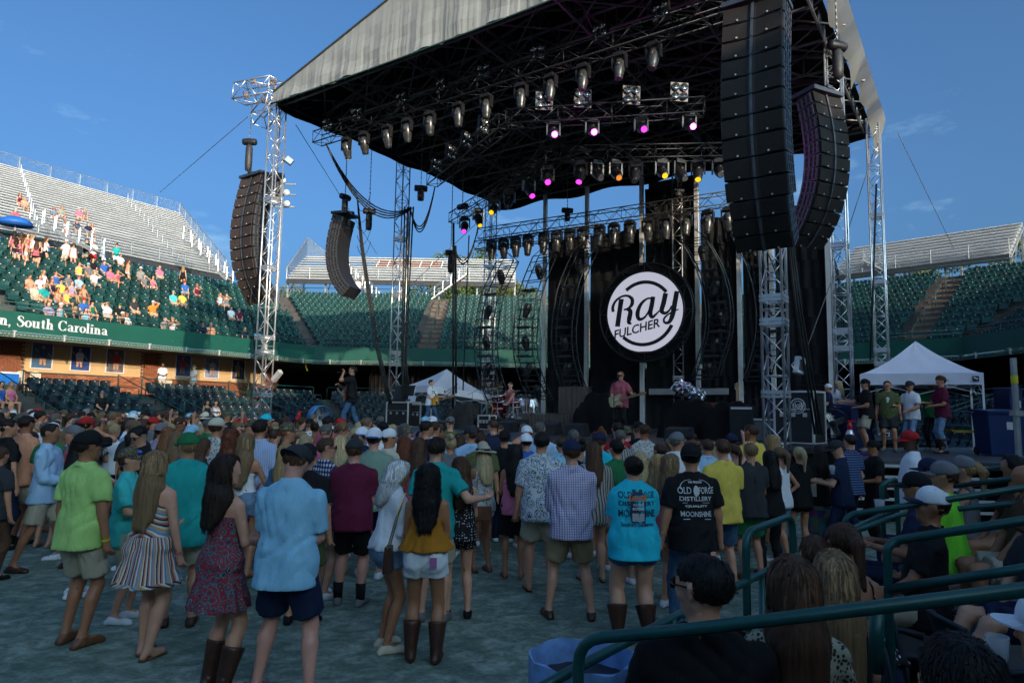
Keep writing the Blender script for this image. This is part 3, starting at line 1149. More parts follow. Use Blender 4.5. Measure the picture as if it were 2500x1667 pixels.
part('skirt_hem_pipe',mb,mk('dark_green_pipe',(.02,.06,.05),.5),roof,smooth=True)
mb = MB().tube([rp_(0,-.02,gz(0)),rp_(WF/2,-.02,gz(WF/2)),rp_(WF,-.02,gz(WF))],.04,6)
part('gable_edge',mb,mk('dark_edge',(.05,.06,.07),.6),roof)
for s in (0,1):
	mt,ml = MB(),MB()
	ua,ub = (0,WF/2) if s == 0 else (WF/2,WF)
	n1,n2 = 10,12
	for i in range(n1):
		for j in range(n2):
			c = []
			for (ii,jj) in ((i,j),(i+1,j),(i+1,j+1),(i,j+1)):
				u,v = ua+(ub-ua)*ii/n1,DPT*jj/n2
				c.append(rp_(u,v,gz(u)-.06*math.sin(math.pi*jj/n2*3)**2))
			mt.quad(*c)
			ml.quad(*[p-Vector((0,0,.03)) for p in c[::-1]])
	part('roof_fabric',mt,FABG,roof)
	part('roof_lining',ml,FABD,roof)
mb = MB()
N_ = 40
for i in range(N_):
	v0,v1 = DPT*i/N_,DPT*(i+1)/N_
	w = lambda v: EZ-.34-.05*math.sin(v*1.3)-.03*math.sin(v*3.1)
	mb.quad(rp_(-.05,v0,gz(0)),rp_(-.05,v1,gz(0)),rp_(.30,v1,w(v1)),rp_(.30,v0,w(v0)))
part('left_flap',mb,FABD,roof,smooth=True)
mb = MB()
for i in range(N_*2):
	v0,v1 = DPT*i/N_/2,DPT*(i+1)/N_/2
	tear = lambda v: max(0,1-abs(v-8.6)/.7)*.55+max(0,(v-12.9))*.9
	w = lambda v: EZ-.05+.10*math.sin(v*2.1)+.05*math.sin(v*5.7)-tear(v)
	o_ = lambda v: .12+.05*math.sin(v*3.3)
	tp_ = lambda v: EZ+1.35+.10*math.sin(v*.7)-.05*v
	mb.quad(rp_(WF+.55,v0,EZ+.62-.02*v0),rp_(WF+o_(v0),v0,w(v0)+.05),rp_(WF+o_(v1),v1,w(v1)+.05),rp_(WF+.55,v1,EZ+.62-.02*v1))
FABT = FABG.copy()
FABT.name = 'thin_grey_fabric'
_p = FABT.node_tree.nodes['Principled BSDF']
_t = FABT.node_tree.nodes.new('ShaderNodeBsdfTranslucent')
_t.inputs[0].default_value = (.5,.5,.46,1)
_m = FABT.node_tree.nodes.new('ShaderNodeMixShader')
FABT.node_tree.links.new(_p.outputs[0],_m.inputs[1])
FABT.node_tree.links.new(_t.outputs[0],_m.inputs[2])
FABT.node_tree.links.new(_m.outputs[0],[n for n in FABT.node_tree.nodes if n.type == 'OUTPUT_MATERIAL'][0].inputs[0])
part('right_flap',mb,FABT,roof,smooth=True)
mb = MB()
for i in range(N_):
	u0,u1 = WF*i/N_,WF*(i+1)/N_
	w = lambda u: EZ-.42-.10*math.sin(u*1.7)
	mb.quad(rp_(u0,DPT,gz(u0)),rp_(u1,DPT,gz(u1)),rp_(u1,DPT-.15,w(u1)),rp_(u0,DPT-.15,w(u0)))
part('rear_flap',mb,FABD,roof,smooth=True)
def flat_truss(P,Q,h,mat=DKM,r=.045,bays=None,dirn=Vector((0,0,1))):
	"""a plane girder as one joined part: top and bottom chord, uprights, diagonals"""
	mb = MB()
	P,Q = Vector(P),Vector(Q)
	L = (Q-P).length
	n = bays or int(L/1.2)
	mb.tube([P,Q],r,5)
	mb.tube([P+dirn*h,Q+dirn*h],r,5)
	for i in range(n):
		a,b = P.lerp(Q,i/n),P.lerp(Q,(i+1)/n)
		mb.tube([a,b+dirn*h] if i % 2 else [a+dirn*h,b],r*.6,4)
		mb.tube([a,a+dirn*h],r*.6,4)
	return mb
for v in np.linspace(.25,DPT-.3,8):        # rafters, across the stage
	P,Q,Rr = rp_(.2,v,EZ-.1),rp_(WF-.2,v,EZ-.1),None
	part('tie_girder',flat_truss(P,Q,.62,bays=18),DKM,roof)
	for sg in (0,1):
		a = rp_(.2 if sg == 0 else WF-.2,v,EZ+.28)
		b = rp_(WF/2,v,RIDGE-.12)
		part('rafter',MB().tube([a,b],.06,5),DKM,roof)
		for i in range(6):
			k = (i+1)/7
			c = a.lerp(b,k)
			c0 = Vector((c.x,c.y,EZ+.5))
			part('rafter_strut',MB().tube([c0,c],.035,4),DKM,roof)
			c2 = a.lerp(b,min(1,k+1/7))
			part('rafter_brace',MB().tube([c0,c2],.03,4),DKM,roof)
for u in (.2,3.2,6.2,WF/2,11.7,14.7,WF-.2):      # girders into the depth
	part('depth_girder',flat_truss(rp_(u,0,EZ-.08),rp_(u,DPT-.1,EZ-.08),.58,bays=16),DKM,roof)
for i in range(8):                            # crossed wind bracing
	for j in range(7):
		a,b = rp_(.2+2.2*i,.25+1.95*j,EZ+.2),rp_(.2+2.2*(i+1),.25+1.95*(j+1),EZ+.2)
		c,d = rp_(.2+2.2*(i+1),.25+1.95*j,EZ+.22),rp_(.2+2.2*i,.25+1.95*(j+1),EZ+.22)
		part('cross_brace',MB().tube([a,b],.028,4),DKM,roof)
		part('cross_brace',MB().tube([c,d],.028,4),DKM,roof)
og = thing('outrigger_truss','silver box truss jutting left from the roof corner, tied with tan straps','truss',(A_.x,A_.y,0),0)
oP,oQ = (U*-.2).to_3d(),(U*-2.2-VV*.15).to_3d()
truss(og,oP+Vector((0,0,13.75)),oQ+Vector((0,0,13.95)),.62,ALU,.03,.02,bay=.7)
truss(og,oP*.3+Vector((0,0,13.3)),(U*-1.25+VV*.1).to_3d()+Vector((0,0,12.75)),.55,ALU,.028,.018,bay=.6)
STRAP = mk('tan_strap',(.42,.26,.13),.85,0,.3,20)
for q in ((-.35,14.0),(-.15,13.6),(-1.5,14.28),(-2.0,13.9),(-.8,13.4)):
	c = (U*q[0]).to_3d()+Vector((0,0,q[1]))
	mb = MB()
	for k in range(4):
		mb.tube([c+Vector((random.uniform(-.13,.13),random.uniform(-.13,.13),random.uniform(-.15,.15))) for _ in range(3)],.025,5)
	part('strap',mb,STRAP,og,smooth=True)
# ---- hanging box trusses for lights
def htruss(P,Q,label,s=.42,mat=DKM2,two=False):
	P,Q = Vector(P),Vector(Q)
	t = thing('lighting_truss',label,'lighting truss',P,0,'black lighting trusses hung under the roof')
	truss(t,(0,0,0),Q-P,s,mat,.024,.012,bay=.5)
	return t
def on_line(px,P,Q):
	"""point of the vertical plane through P, Q seen at photo column px (height of the line)"""
	t = (px-1250)/FPX
	P,Q = Vector(P),Vector(Q)
	k = (t*P.y-P.x)/((Q.x-P.x)-t*(Q.y-P.y))
	return P+(Q-P)*k
T1P,T1Q = Vector((-7.35,24.45,11.95)),Vector((5.2,15.8,11.95))
T2aP,T2aQ = Vector((-3.05,24.5,10.45)),Vector((-.3,19.3,10.45))
T2bP,T2bQ = Vector((-.25,19.1,10.45)),Vector((5.2,18.1,10.45))
T3aP,T3aQ = Vector((-2.65,29.1,10.35)),Vector((1.2,21.8,10.35))
T3bP,T3bQ = Vector((1.5,21.5,10.35)),Vector((7.0,21.0,10.35))
T4P,T4Q = Vector((-1.6,32.4,10.5)),Vector((8.9,26.0,10.5))
htruss(T1P,T1Q,'front lighting truss with big grey moving heads below the fabric edge')
htruss(T2aP,T2aQ,'left arm of the middle truss with four lamp panels, running towards the camera')
htruss(T2bP,T2bQ,'middle lighting truss with four glowing magenta lights')
htruss(T3aP,T3aQ,'slanting truss from the left with magenta and yellow lights against the sky')
htruss(T3bP,T3bQ,'truss with yellow and magenta lights below the magenta row')
htruss(T4P,T4Q,'rear lighting truss above the round sign, crowded with dark fixtures',s=.5)
htruss(T4P-Vector((.2,-.1,.55)),T4P.lerp(T4Q,.52)-Vector((0,0,.55)),'lower short truss with open lattice at the left of the rear truss',s=.4)
# ---- fixtures
HEADG = mk('fixture_grey',(.055,.055,.055),.28,.35,.2,8)
HEADD = mk('fixture_black',(.020,.020,.022),.35,.2,.2,8)
LENS = mk('lens_glass',(.25,.27,.28),.08,.6,0)
LAMPR = mk('lamp_reflector',(.55,.57,.58),.12,.9,0)
def glow(name,col,e):
	return mk(name,(.02,.02,.02),.3,0,0,emit=(col,e))
GL = {'magenta': glow('magenta_glow',(1,.05,.9),9),'soft': glow('soft_magenta_glow',(1,.03,.8),1.6),'yellow': glow('yellow_glow',(1,.6,.01),.6),'orange': glow('orange_glow',(1,.28,.03),.5),'off': LENS}
def moving_meshes(k):
	base = MB().box((0,0,0),(.36*k,.30*k,.13*k),top=(.9,.9)).box((0,0,.09*k),(.22*k,.08*k,.06*k)).mesh('base')
	yoke = MB().box((-.215*k,0,-.22*k),(.05*k,.13*k,.42*k),top=(1,1.3)).box((.215*k,0,-.22*k),(.05*k,.13*k,.42*k),top=(1,1.3)).box((0,0,-.045*k),(.46*k,.16*k,.05*k)).mesh('yoke')
	prof = [(.02,.18),(.10,.17),(.15,.10),(.175,0),(.178,-.10),(.17,-.22),(.145,-.36),(.118,-.46),(.122,-.50),(.10,-.51)]
	head = MB().lathe([(r*k,z*k) for r,z in prof],16).box((0,-.165*k,-.05*k),(.13*k,.05*k,.16*k)).box((0,.165*k,-.05*k),(.13*k,.05*k,.16*k)).lathe([(.128*k,-.43*k),(.135*k,-.44*k),(.13*k,-.47*k)],16).mesh('head',True)
	lens = MB().lathe([(.0,-.512*k),(.098*k,-.512*k),(.098*k,-.505*k)],14).mesh('lens')
	return base,yoke,head,lens
MVM = moving_meshes(1.0)
for me,m in zip(MVM,(HEADD,HEADD,HEADG,LENS)):
	me.materials.append(m)
MVD = [me.copy() for me in MVM]
MVD[2].materials[0] = HEADD
def moving(p,tilt,yaw,label,group,glowk=None,k=1.0,dark=False):
	t = thing('moving_light',label,'stage light',p,yaw,group)
	ms = MVD if dark else MVM
	b = link('base',ms[0],t)
	y = link('yoke',ms[1],t)
	h = link('head',ms[2],y)
	h.location = (0,0,-.30)
	h.rotation_euler = (tilt,0,0)
	l = link('lens',ms[3],h)
	if glowk:
		l.data = ms[3].copy()
		l.data.materials[0] = GL[glowk]
	if glowk == 'magenta':       # the lit lamps spill colour on the trusses
		pl_ = bpy.data.lights.new('lamp_glow','POINT')
		pl_.energy,pl_.color,pl_.shadow_soft_size = 8,(1,.04,.8),.08
		po = bpy.data.objects.new('lamp_glow',pl_)
		COL.objects.link(po)
		po.parent = h
		po.location = (0,0,-.62)
	t.scale = (k,k,k)
	return t
bl_body = MB().box((0,.03,0),(.50,.10,.52)).mesh('housing')
bl_body.materials.append(HEADD)
bl_lamp = MB()
RX90 = Matrix.Rotation(math.pi/2,3,'X')
bl_lamp.lathe([(.055,.02),(.105,-.01),(.112,.02),(.112,.05),(.0,.05)],14,RX90)
bl_lamp = bl_lamp.mesh('lamp',True)
bl_lamp.materials.append(LAMPR)
bl_bulb = MB().lathe([(0,.03),(.03,.035),(.0,.06)],8,RX90).mesh('bulb',True)
bl_bulb.materials.append(mk('warm_bulb',(.8,.75,.6),.2))
def blinder(p,yaw,tilt,label):
	t = thing('lamp_panel',label,'stage light',p,yaw,'four lamp panels clamped on the trusses')
	b = link('housing',bl_body,t)
	b.rotation_euler = (tilt,0,0)
	for i in (-1,1):
		for j in (-1,1):
			o = link('lamp',bl_lamp,b)
			o.location = (i*.118,-.03,j*.125)
			q = link('bulb',bl_bulb,b)
			q.location = (i*.118,-.04,j*.125)
	return t
def hang(px,P,Q,dz):
	q = on_line(px,P,Q)
	return Vector((q.x,q.y,q.z+dz))
ordn = ['first','second','third','fourth','fifth','sixth','seventh','eighth','ninth','tenth','eleventh','twelfth','thirteenth','fourteenth','fifteenth','sixteenth']
faceyaw = RZS
for i,px in enumerate((823,867,925,975,1032,1104,1175,1263,1338,1421,1514,1602)):
	moving(hang(px,T1P,T1Q,-.38),.32-.05*i,faceyaw+.1*math.sin(i*2.1),'%s grey moving head from the left on the front truss' % ordn[i],'moving heads on the front truss',k=.88)
for i,px in enumerate((775,847,959,1059,1166,1305,1464,1620)):
	blinder(hang(px,T1P,T1Q,.48),faceyaw+.25*math.sin(i*1.7),.15,'%s lamp panel from the left standing on the front truss' % ordn[i])
for i,px in enumerate((1322,1420,1544,1666)):
	blinder(hang(px,T2bP,T2bQ,.48),.1,.1,'%s lamp panel from the left above the magenta lights' % ordn[i])
	moving(hang(px+24,T2bP,T2bQ,-.22),-1.05,0.05,'%s glowing magenta light from the left on the middle truss' % ordn[i],'magenta lights on the middle truss','soft' if i == 2 else 'magenta',.85,True)
for i,px in enumerate((1053,1089,1127,1170)):
	blinder(hang(px,T2aP,T2aQ,.45),1.0,.1,'%s lamp panel from the left on the slanting arm seen edge on' % ordn[i])
for i,(px,g,L_) in enumerate(((1127,'soft',0),(1160,'yellow',0),(1200,'yellow',0),(1237,'off',0),(1286,'soft',0),(1333,'soft',0),(1417,'soft',1),(1456,'off',1),(1503,'orange',1),(1555,'off',1),(1620,'yellow',1),(1664,'off',1),(1712,'yellow',1),(1765,'off',1))):
	P,Q = (T3aP,T3aQ) if L_ == 0 else (T3bP,T3bQ)
	cn = {'soft': 'magenta','yellow': 'yellow','orange': 'dull orange','off': 'unlit'}[g]
	moving(hang(px,P,Q,-.32),-.75+.2*math.sin(i*2.3),.4*math.sin(i*1.9),'%s light on the %s truss, its lens %s, %s from the left' % ('moving','slanting left' if L_ == 0 else 'lower middle',cn,ordn[i if L_ == 0 else i-6]),
		   'lights on the two lower trusses',g,.95,True)
for i,px in enumerate((1195,1225,1255,1286,1325,1357,1390,1422,1464,1500,1540,1585,1630,1680,1735,1785)):
	moving(hang(px,T4P,T4Q,-.42),.12*math.sin(i*1.3),RZS+.3*math.sin(i*3.1),'%s dark fixture from the left on the rear truss' % ordn[i],'dark fixtures on the rear truss',k=1.1,dark=i < 5)
HOIST = [MB().lathe([(0,-.26),(.11,-.25),(.125,-.2),(.125,.2),(.11,.25),(0,.26)],12,Matrix.Rotation(math.pi/2,3,'Y')).box((0,0,0),(.2,.22,.2)).mesh('motor_body',True),
		 MB().lathe([(.06,-.06),(.13,-.2),(.135,-.7),(.12,-.95),(.0,-1.02)],10).mesh('chain_bag',True)]
HOIST[0].materials.append(BLKP)
HOIST[1].materials.append(mk('worn_black_bag',(.035,.035,.035),.5,0,.4,14,bump=.5,bs=30))
CHN = mk('steel_chain',(.25,.25,.24),.5,.6,0)
def chain(mb,p,q,r=.014):
	p,q = Vector(p),Vector(q)
	n = max(2,int((q-p).length/.09))
	for i in range(n):
		a,b = p.lerp(q,i/n),p.lerp(q,(i+.8)/n)
		s = Vector((.018,0,0)) if i % 2 else Vector((0,.018,0))
		mb.tube([a,(a+b)/2+s,b],r,4)
		mb.tube([a,(a+b)/2-s,b],r,4)
	return mb
def hoist(p,ztop,label,bag=1.,rz=0.):
	t = thing('chain_hoist',label,'chain hoist',p,rz,'chain hoists with bags')
	link('motor_body',HOIST[0],t)
	b = link('chain_bag',HOIST[1],t)
	b.scale = (1,1,bag)
	if ztop > p[2]:
		part('chain',chain(MB(),(0,0,.12),(0,0,ztop-p[2])),CHN,t)
	return t
# ---- line arrays
ARRF = mk('array_grille',(.016,.013,.012),.75,0,.25,20,spec=.3)
ARRB = mk('array_cabinet',(.016,.016,.017),.55,0,.2,10)
ARRS = mk('array_side_steel',(.10,.105,.12),.45,.5,.2,8)
ARRL = mk('sunlit_array_grille',(.060,.042,.036),.75,0,.2,20,spec=.3)  # lit copy of the array grille: sunlight put into its brown colour
def cabinet_meshes(w,h,d,brown=False):
	body = MB().box((0,d/2,0),(w,d,h*.93),top=(1,1)).mesh('cabinet')
	body.materials.append(ARRB)
	g = []
	for i in (-1,1):
		q = MB().box((i*(w*.25+.012),-.012,0),(w*.47,.022,h*.86),Matrix.Rotation(i*-.10,3,'Z')).mesh('grille')
		q.materials.append(ARRL if brown else ARRF)
		g.append(q)
	q = MB().box((0,-.03,0),(.05,.02,h*.94)).mesh('centre_strip')
	q.materials.append(ARRS)
	g.append(q)
	q = MB()
	for i in (-1,1):
		q.box((i*w*.25,-.035,-h*.36),(.03,.02,.03))
	q = q.mesh('badge')
	g.append(q)
	q.materials.append(ALUD)
	sds = []
	for i in (-1,1):
		sd_ = MB()
		x = i*(w/2+.012)
		for (y,z,sy,sz) in ((d*.5,h*.40,d*.9,h*.07),(d*.5,-h*.40,d*.9,h*.07),(.06,0,.05,h*.8),(d*.36,0,.05,h*.8),(d*.64,0,.05,h*.8),(d*.93,0,.05,h*.8),(d*.5,0,d*.9,h*.05)):
			sd_.box((x,y,z),(.022,sy,sz))
		sd_ = sd_.mesh('side_frame')
		sd_.materials.append(ARRS)
		sds.append(sd_)
	return body,g,sds
def line_array(label,top,yaw,n,w,h,d,tilt0,tilt1,nsmall=0,cables=False):
	"""top = centre of the front edge of the top frame; facing local -y"""
	t = thing('line_array',label,'speaker array',top,yaw,'hanging speaker arrays')
	part('top_frame',MB().box((0,d/2,.05),(w+.04,d+.25,.10)).box((0,d/2,.13),(.16,d+.3,.08)),mk('array_frame_steel',(.07,.08,.10),.4,.5,.1),t)
	brown = top[0] < 0  # left arrays take the grille with sunlight in its colour
	big,small = cabinet_meshes(w,h,d,brown),cabinet_meshes(w*.93,h*.85,d*.8,brown)
	y,z = 0.,-.02
	for i in range(n):
		tilt = tilt0+(tilt1-tilt0)*(i/(n-1))**1.6
		ms,hh = (small,h*.85) if i >= n-nsmall else (big,h)
		dz,dy = -math.cos(tilt)*hh,-math.sin(tilt)*hh
		c = link('cabinet',ms[0],t)
		c.location = (0,y+dy/2,z+dz/2)
		c.rotation_euler = (-tilt,0,0)
		for q in ms[1]:
			link(q.name.split('.')[0],q,c)
		for q in ms[2]:
			link('side_frame',q,c)
		y += dy
		z += dz
	return t,y,z
LA = (A_-U*1.25-VV*.05)
line_array('tall brown grilled speaker array hanging left of the bright tower',(LA.x,LA.y,10.55),RZS,13,1.28,.40,.62,math.radians(13),math.radians(-42),4)
h1 = hoist((LA.x-.25,LA.y+.2,11.95),13.5,'hoist with a long black bag above the left speaker array',1.15)
h2 = hoist((LA.x+.75,LA.y+.5,10.75),13.3,'horizontal hoist motor right of the left speaker array top',.8)
RA = Vector((4.56,12.75))
line_array('largest black speaker array hanging at the top right',(RA.x+.10,RA.y,10.15),RZS,13,1.15,.405,.62,math.radians(11),math.radians(-34),3)
line_array('small curved speaker array showing its cabled back, left of the second tower',(-7.3,27.9,10.0),RZS-1.25,12,.95,.31,.50,math.radians(15),math.radians(-48),0)
line_array('black curved speaker array hanging to the right of the largest one',(7.62,16.1,9.9),math.atan2(.42,.907),12,.98,.33,.46,math.radians(12),math.radians(-46),0)
hoist((-7.15,28.1,10.9),12.9,'tilted hoist above the small left speaker array',.7,1.)
hoist((-6.0,27.6,10.15),12.9,'boxy hoist beside the small left speaker array, cables falling from it',.8,.4)
hoist((8.35,16.9,11.6),14.4,'hoist with a brown bag between the two right speaker arrays',.9,.3)
hoist((-3.65,25.9,10.6),12.9,'hoist between the second tower and the hanging cables',.5,.2)
hoist((-2.25,29.0,10.85),12.9,'rounded hoist at the left end of the slanting truss',.1,RZS)
hoist((2.4,30.0,11.05),12.9,'hoist on the rear truss above the left wall post',.5,.2)
hoist((-2.75,29.5,8.9),12.9,'hanging hoist with cables left of the far trees',.9,.5)
hoist((-1.1,20.2,12.55),13.4,'drum shaped hoist above the front truss',.15,.2)
hoist((6.9,28.0,11.4),12.9,'hoist with a cable loop above the rear truss near its tower',.3,.2)
hoist((-6.7,24.1,12.45),13.3,'hoist with a cable loop at the left end of the front truss',.2,.9)
def sag(p,q,drop,n=14):
	p,q = Vector(p),Vector(q)
	return [p.lerp(q,i/n)-Vector((0,0,drop*4*(i/n)*(1-i/n))) for i in range(n+1)]
def cable(paths,label,r=.022,mat=CABLE,name='cable_loom'):
	mb = MB()
	for p in paths:
		mb.tube(p,r,5)
	ref = paths[0][0]
	o = solo(name,mb,mat,label,'cable',smooth=True)
	return o
cj = at(1005,500,27.5)
cable([sag(at(795,350,24.3),at(1000+k*2,508,27.5),1.0+.12*k) for k in range(4)],'thick black cables sagging from the front truss to the second tower',.028)
cable([sag(at(1002,510,27.5),at(1062,455,26.5),1.15+.12*k) for k in range(3)],'short looped cables right of the second tower',.026)
cable([[at(988+k*7,505,27.5),at(984+k*5,700,27.5),at(980+k*4,880,27.5),at(985+k*6,1010,27.5)] for k in range(4)],'bundle of black cables hanging straight down beside the second tower',.035)
cable([[at(872,480,27.6),at(880+k*3,600,27.4),at(915+k*4,840,26.5),at(950+k*3,985,26)] for k in range(3)],'cables running diagonally from the small left speaker array to the stage',.03)
cable([sag(at(1110,610,29),at(1170,545,30.5),1.0),sag(at(1110,612,29),at(1168,550,30.5),1.1)],'looped cable below the left end of the rear truss',.03)
cable([[at(1107,545,29.1),at(1106,1000,29.1)],[at(1112,600,29.1),at(1113,960,29.1)]],'straight black pole and cable in front of the far stair aisle',.05)
cable([[at(1145,575,30),at(1137,760,30),at(1130,960,30)]],'thin hanging cable left of the first light ladder',.03)
cable([[at(618,455,24.8),at(622,560,24.8),at(612,740,24.8),at(625,900,24.8)],[at(632,505,24.8),at(628,620,24.8),at(640,760,24.9)]],'dark red and black cables hanging behind the left speaker array',.02)
cable([[at(1925+k*5,590,13.4),at(1945+k*6,760,13.6),at(1965+k*8,900,13.9),at(1990+k*8,1060,14.2)] for k in range(3)],'heavy black cables falling beside the right front tower',.025)
cable([[at(2140,450,20),at(2132,700,20),at(2125,880,20)]],'black cable hanging before the far right tower',.03)
cable([[at(905,515,27.9),at(900,560,28)]]+[sag(at(905,470+30*k,27.8),at(872,500+25*k,27.6),.5) for k in range(5)],'thin loops of signal cable behind the small left speaker array',.012)
guy = mk('guy_wire',(.12,.12,.12),.6,.4,0)
for (a,b,Ya,Yb,lab) in (((605,285),(390,470),24.2,40,'thin guy wire falling left across the sky to the bleachers'),((722,305),(920,620),25,45,'guy wire from the roof corner down to the right'),
							((2192,325),(2330,610),27,42,'guy wire slanting down right of the far right tower'),((2140,350),(2045,640),25,27,'guy wire in front of the right roof posts'),
							((1190,520),(1010,690),34,34,'guy wire crossing the sky left of the rear truss'),((870,735),(735,870),30,38,'pale guy wire crossing the far seats'),
							((2040,660),(1970,850),20,17,'guy wire from the right tower down to the white lamp')):
	cable([[at(a[0],a[1],Ya),at(b[0],b[1],Yb)]],lab,.014,guy,'guy_wire')
# ---- stage deck
DECK = mk('stage_deck',(.018,.018,.020),.45,0,.25,2,world=True)
FR = 2.3
s0,s1 = A_-U*.6-VV*FR,B_+U*1.2-VV*.9
q = [A_-U*.6-VV*FR,A_+U*16.6-VV*FR,F_+U*1.0+VV*.5,D_-U*.6+VV*.5]
q[1] = B_-VV*1.9+U*.3
stg = thing('stage','black stage platform in front of the crowd','stage',(q[0].x,q[0].y,0),0)
mb = MB()
def poly_slab(mb,pts,z0,z1):
	n = len(pts)
	mb.add([(p.x,p.y,z0) for p in pts]+[(p.x,p.y,z1) for p in pts],[tuple(range(n-1,-1,-1)),tuple(range(n,2*n))]+[(i,(i+1) % n,n+(i+1) % n,n+i) for i in range(n)])
	return mb
part('deck',poly_slab(MB(),q,SZ-.12,SZ),DECK,stg,world=True)
ins = [q[0]+U*.1+VV*.1,q[1]-U*.1+VV*.1,q[2]-U*.1-VV*.1,q[3]+U*.1-VV*.1]
part('black_skirt',poly_slab(MB(),ins,0,SZ-.121),BLKF,stg,world=True)
part('front_edge_strip',MB().tube([(q[0].x,q[0].y,SZ-.05),(q[1].x,q[1].y,SZ-.05)],.035,4),ALUD,stg,world=True)
wq = [Vector(p) for p in ((6.6,13.4),(13.6,12.6),(15.5,21.0),(10.1,19.0),(8.6,16.9))]
wg = thing('stage_wing','side platform right of the stage with people and a white tent','platform',(6.6,13.4,0),0)
part('deck',poly_slab(MB(),wq,SZ-.32,SZ-.17),mk('wing_deck',(.06,.06,.065),.5,.1,.3,2,world=True),wg,world=True)
for i in range(5):
	z = .25+.21*i
	part('edge_rail',MB().tube([(6.6,13.3,z),(13.6,12.5,z)],.035,4),ALUD,wg,world=True)
for i in range(8):
	x = 6.6+i
	part('leg',MB().tube([(x,13.35-.115*i,0),(x,13.35-.115*i,SZ-.3)],.04,5),ALUD,wg,world=True)
part('black_skirt',poly_slab(MB(),[p+Vector((.1,.25)) for p in wq[:2]]+[wq[2]-Vector((.2,.2)),wq[3],wq[4]],0,SZ-.33),BLKF,wg,world=True)
# ---- backdrop: posts and black scrims
bd = thing('stage_backdrop','tall black fabric backdrop between silver wall posts behind the band','backdrop',(D_.x,D_.y,SZ),0)
RL = (F_-D_).normalized()
SCR = mk('black_scrim',(.007,.008,.010),.9,0,.3,1.5,bump=.8,bs=3,spec=.3,world=True)
def rl(s,off_=0.):
	p = D_+RL*s-VV*off_
	return p
xs = [1335,1439,1575,1712,1815,1895,2035]
ss = [((on_line(px,(D_.x,D_.y,0),(F_.x,F_.y,0)).xy-D_).length) for px in xs]
for i,s in enumerate(ss):
	p = rl(s,.25)
	zt_ = 12.6 if i < 5 else 10.3
	o = part('post',MB().box((p.x,p.y,(SZ+zt_)/2),(.16,.16,zt_-SZ),Matrix.Rotation(RZS,3,'Z')),ALUD,bd,world=True)
for i in range(len(ss)-1):
	n_ = 26
	mb = MB()
	zt_ = 10.25 if i != 2 else 12.0
	K = 8
	for a in range(n_):
		for b in range(K):
			c = []
			for (ii,jj) in ((a,b),(a+1,b),(a+1,b+1),(a,b+1)):
				s = ss[i]+.12+(ss[i+1]-ss[i]-.24)*ii/n_
				z = SZ+.02+(zt_-SZ)*jj/K
				e_ = min(ii,n_-ii)/n_
				off_ = .12+.06*math.sin(ii*1.1+z*1.3)*(.4+e_)+.05*math.sin(z*2.7+ii*.6)
				p = rl(s,off_)
				c.append(Vector((p.x,p.y,z)))
			mb.quad(*c)
	part('scrim',mb,SCR,bd,smooth=True,world=True)
p = rl((ss[2]+ss[3])/2,-.3)
part('upper_panel',MB().box((p.x,p.y,11.2),(ss[3]-ss[2]-.3,.25,2.4),Matrix.Rotation(RZS,3,'Z')),BLKP,bd,world=True)
p = rl((ss[2]+ss[4])/2,.5)
part('cross_bar',MB().box((p.x,p.y,2.95),(3.4,.05,.25),Matrix.Rotation(RZS,3,'Z')),GALV,bd,world=True)
# ---- the round sign
SG = Vector((5.48,28.0,0))
SG.z = at(1576,762,28.0).z
sign = thing('round_sign','round black framed screen showing RAY FULCHER in black script on white','sign',SG,RZS)
RR = 1.66
RXs = Matrix.Rotation(math.pi/2,3,'X')
part('backing',MB().lathe([(0,-.02),(RR+.36,-.02),(RR+.36,-.22),(0,-.22)],64,RXs),BLKF,sign)
for rr in (RR+.06,RR+.40):
	for yy in (-.04,.24):
		part('ring_tube',MB().tube([(rr*math.cos(a),yy,rr*math.sin(a)) for a in np.linspace(0,2*math.pi,49)[:-1]],.03,6,closed=True),DKM2,sign,smooth=True)
for i in range(24):
	a,b = 2*math.pi*i/24,2*math.pi*(i+1)/24
	part('ring_brace',MB().tube([((RR+.06)*math.cos(a),-.05,(RR+.06)*math.sin(a)),((RR+.40)*math.cos(b if i % 2 else a),-.05,(RR+.40)*math.sin(b if i % 2 else a))],.02,4),DKM2,sign)
SCRN = mk('lit_screen_white',(.06,.06,.06),.4,0,0,emit=((.50,.50,.61),.42))
N_ = 90
disc = [(RR*math.cos(2*math.pi*i/N_),max(-RR*.985,RR*math.sin(2*math.pi*i/N_))) for i in range(N_)]
part('screen',MB().prism(disc,.05,RXs,(0,-.05,0)),SCRN,sign)
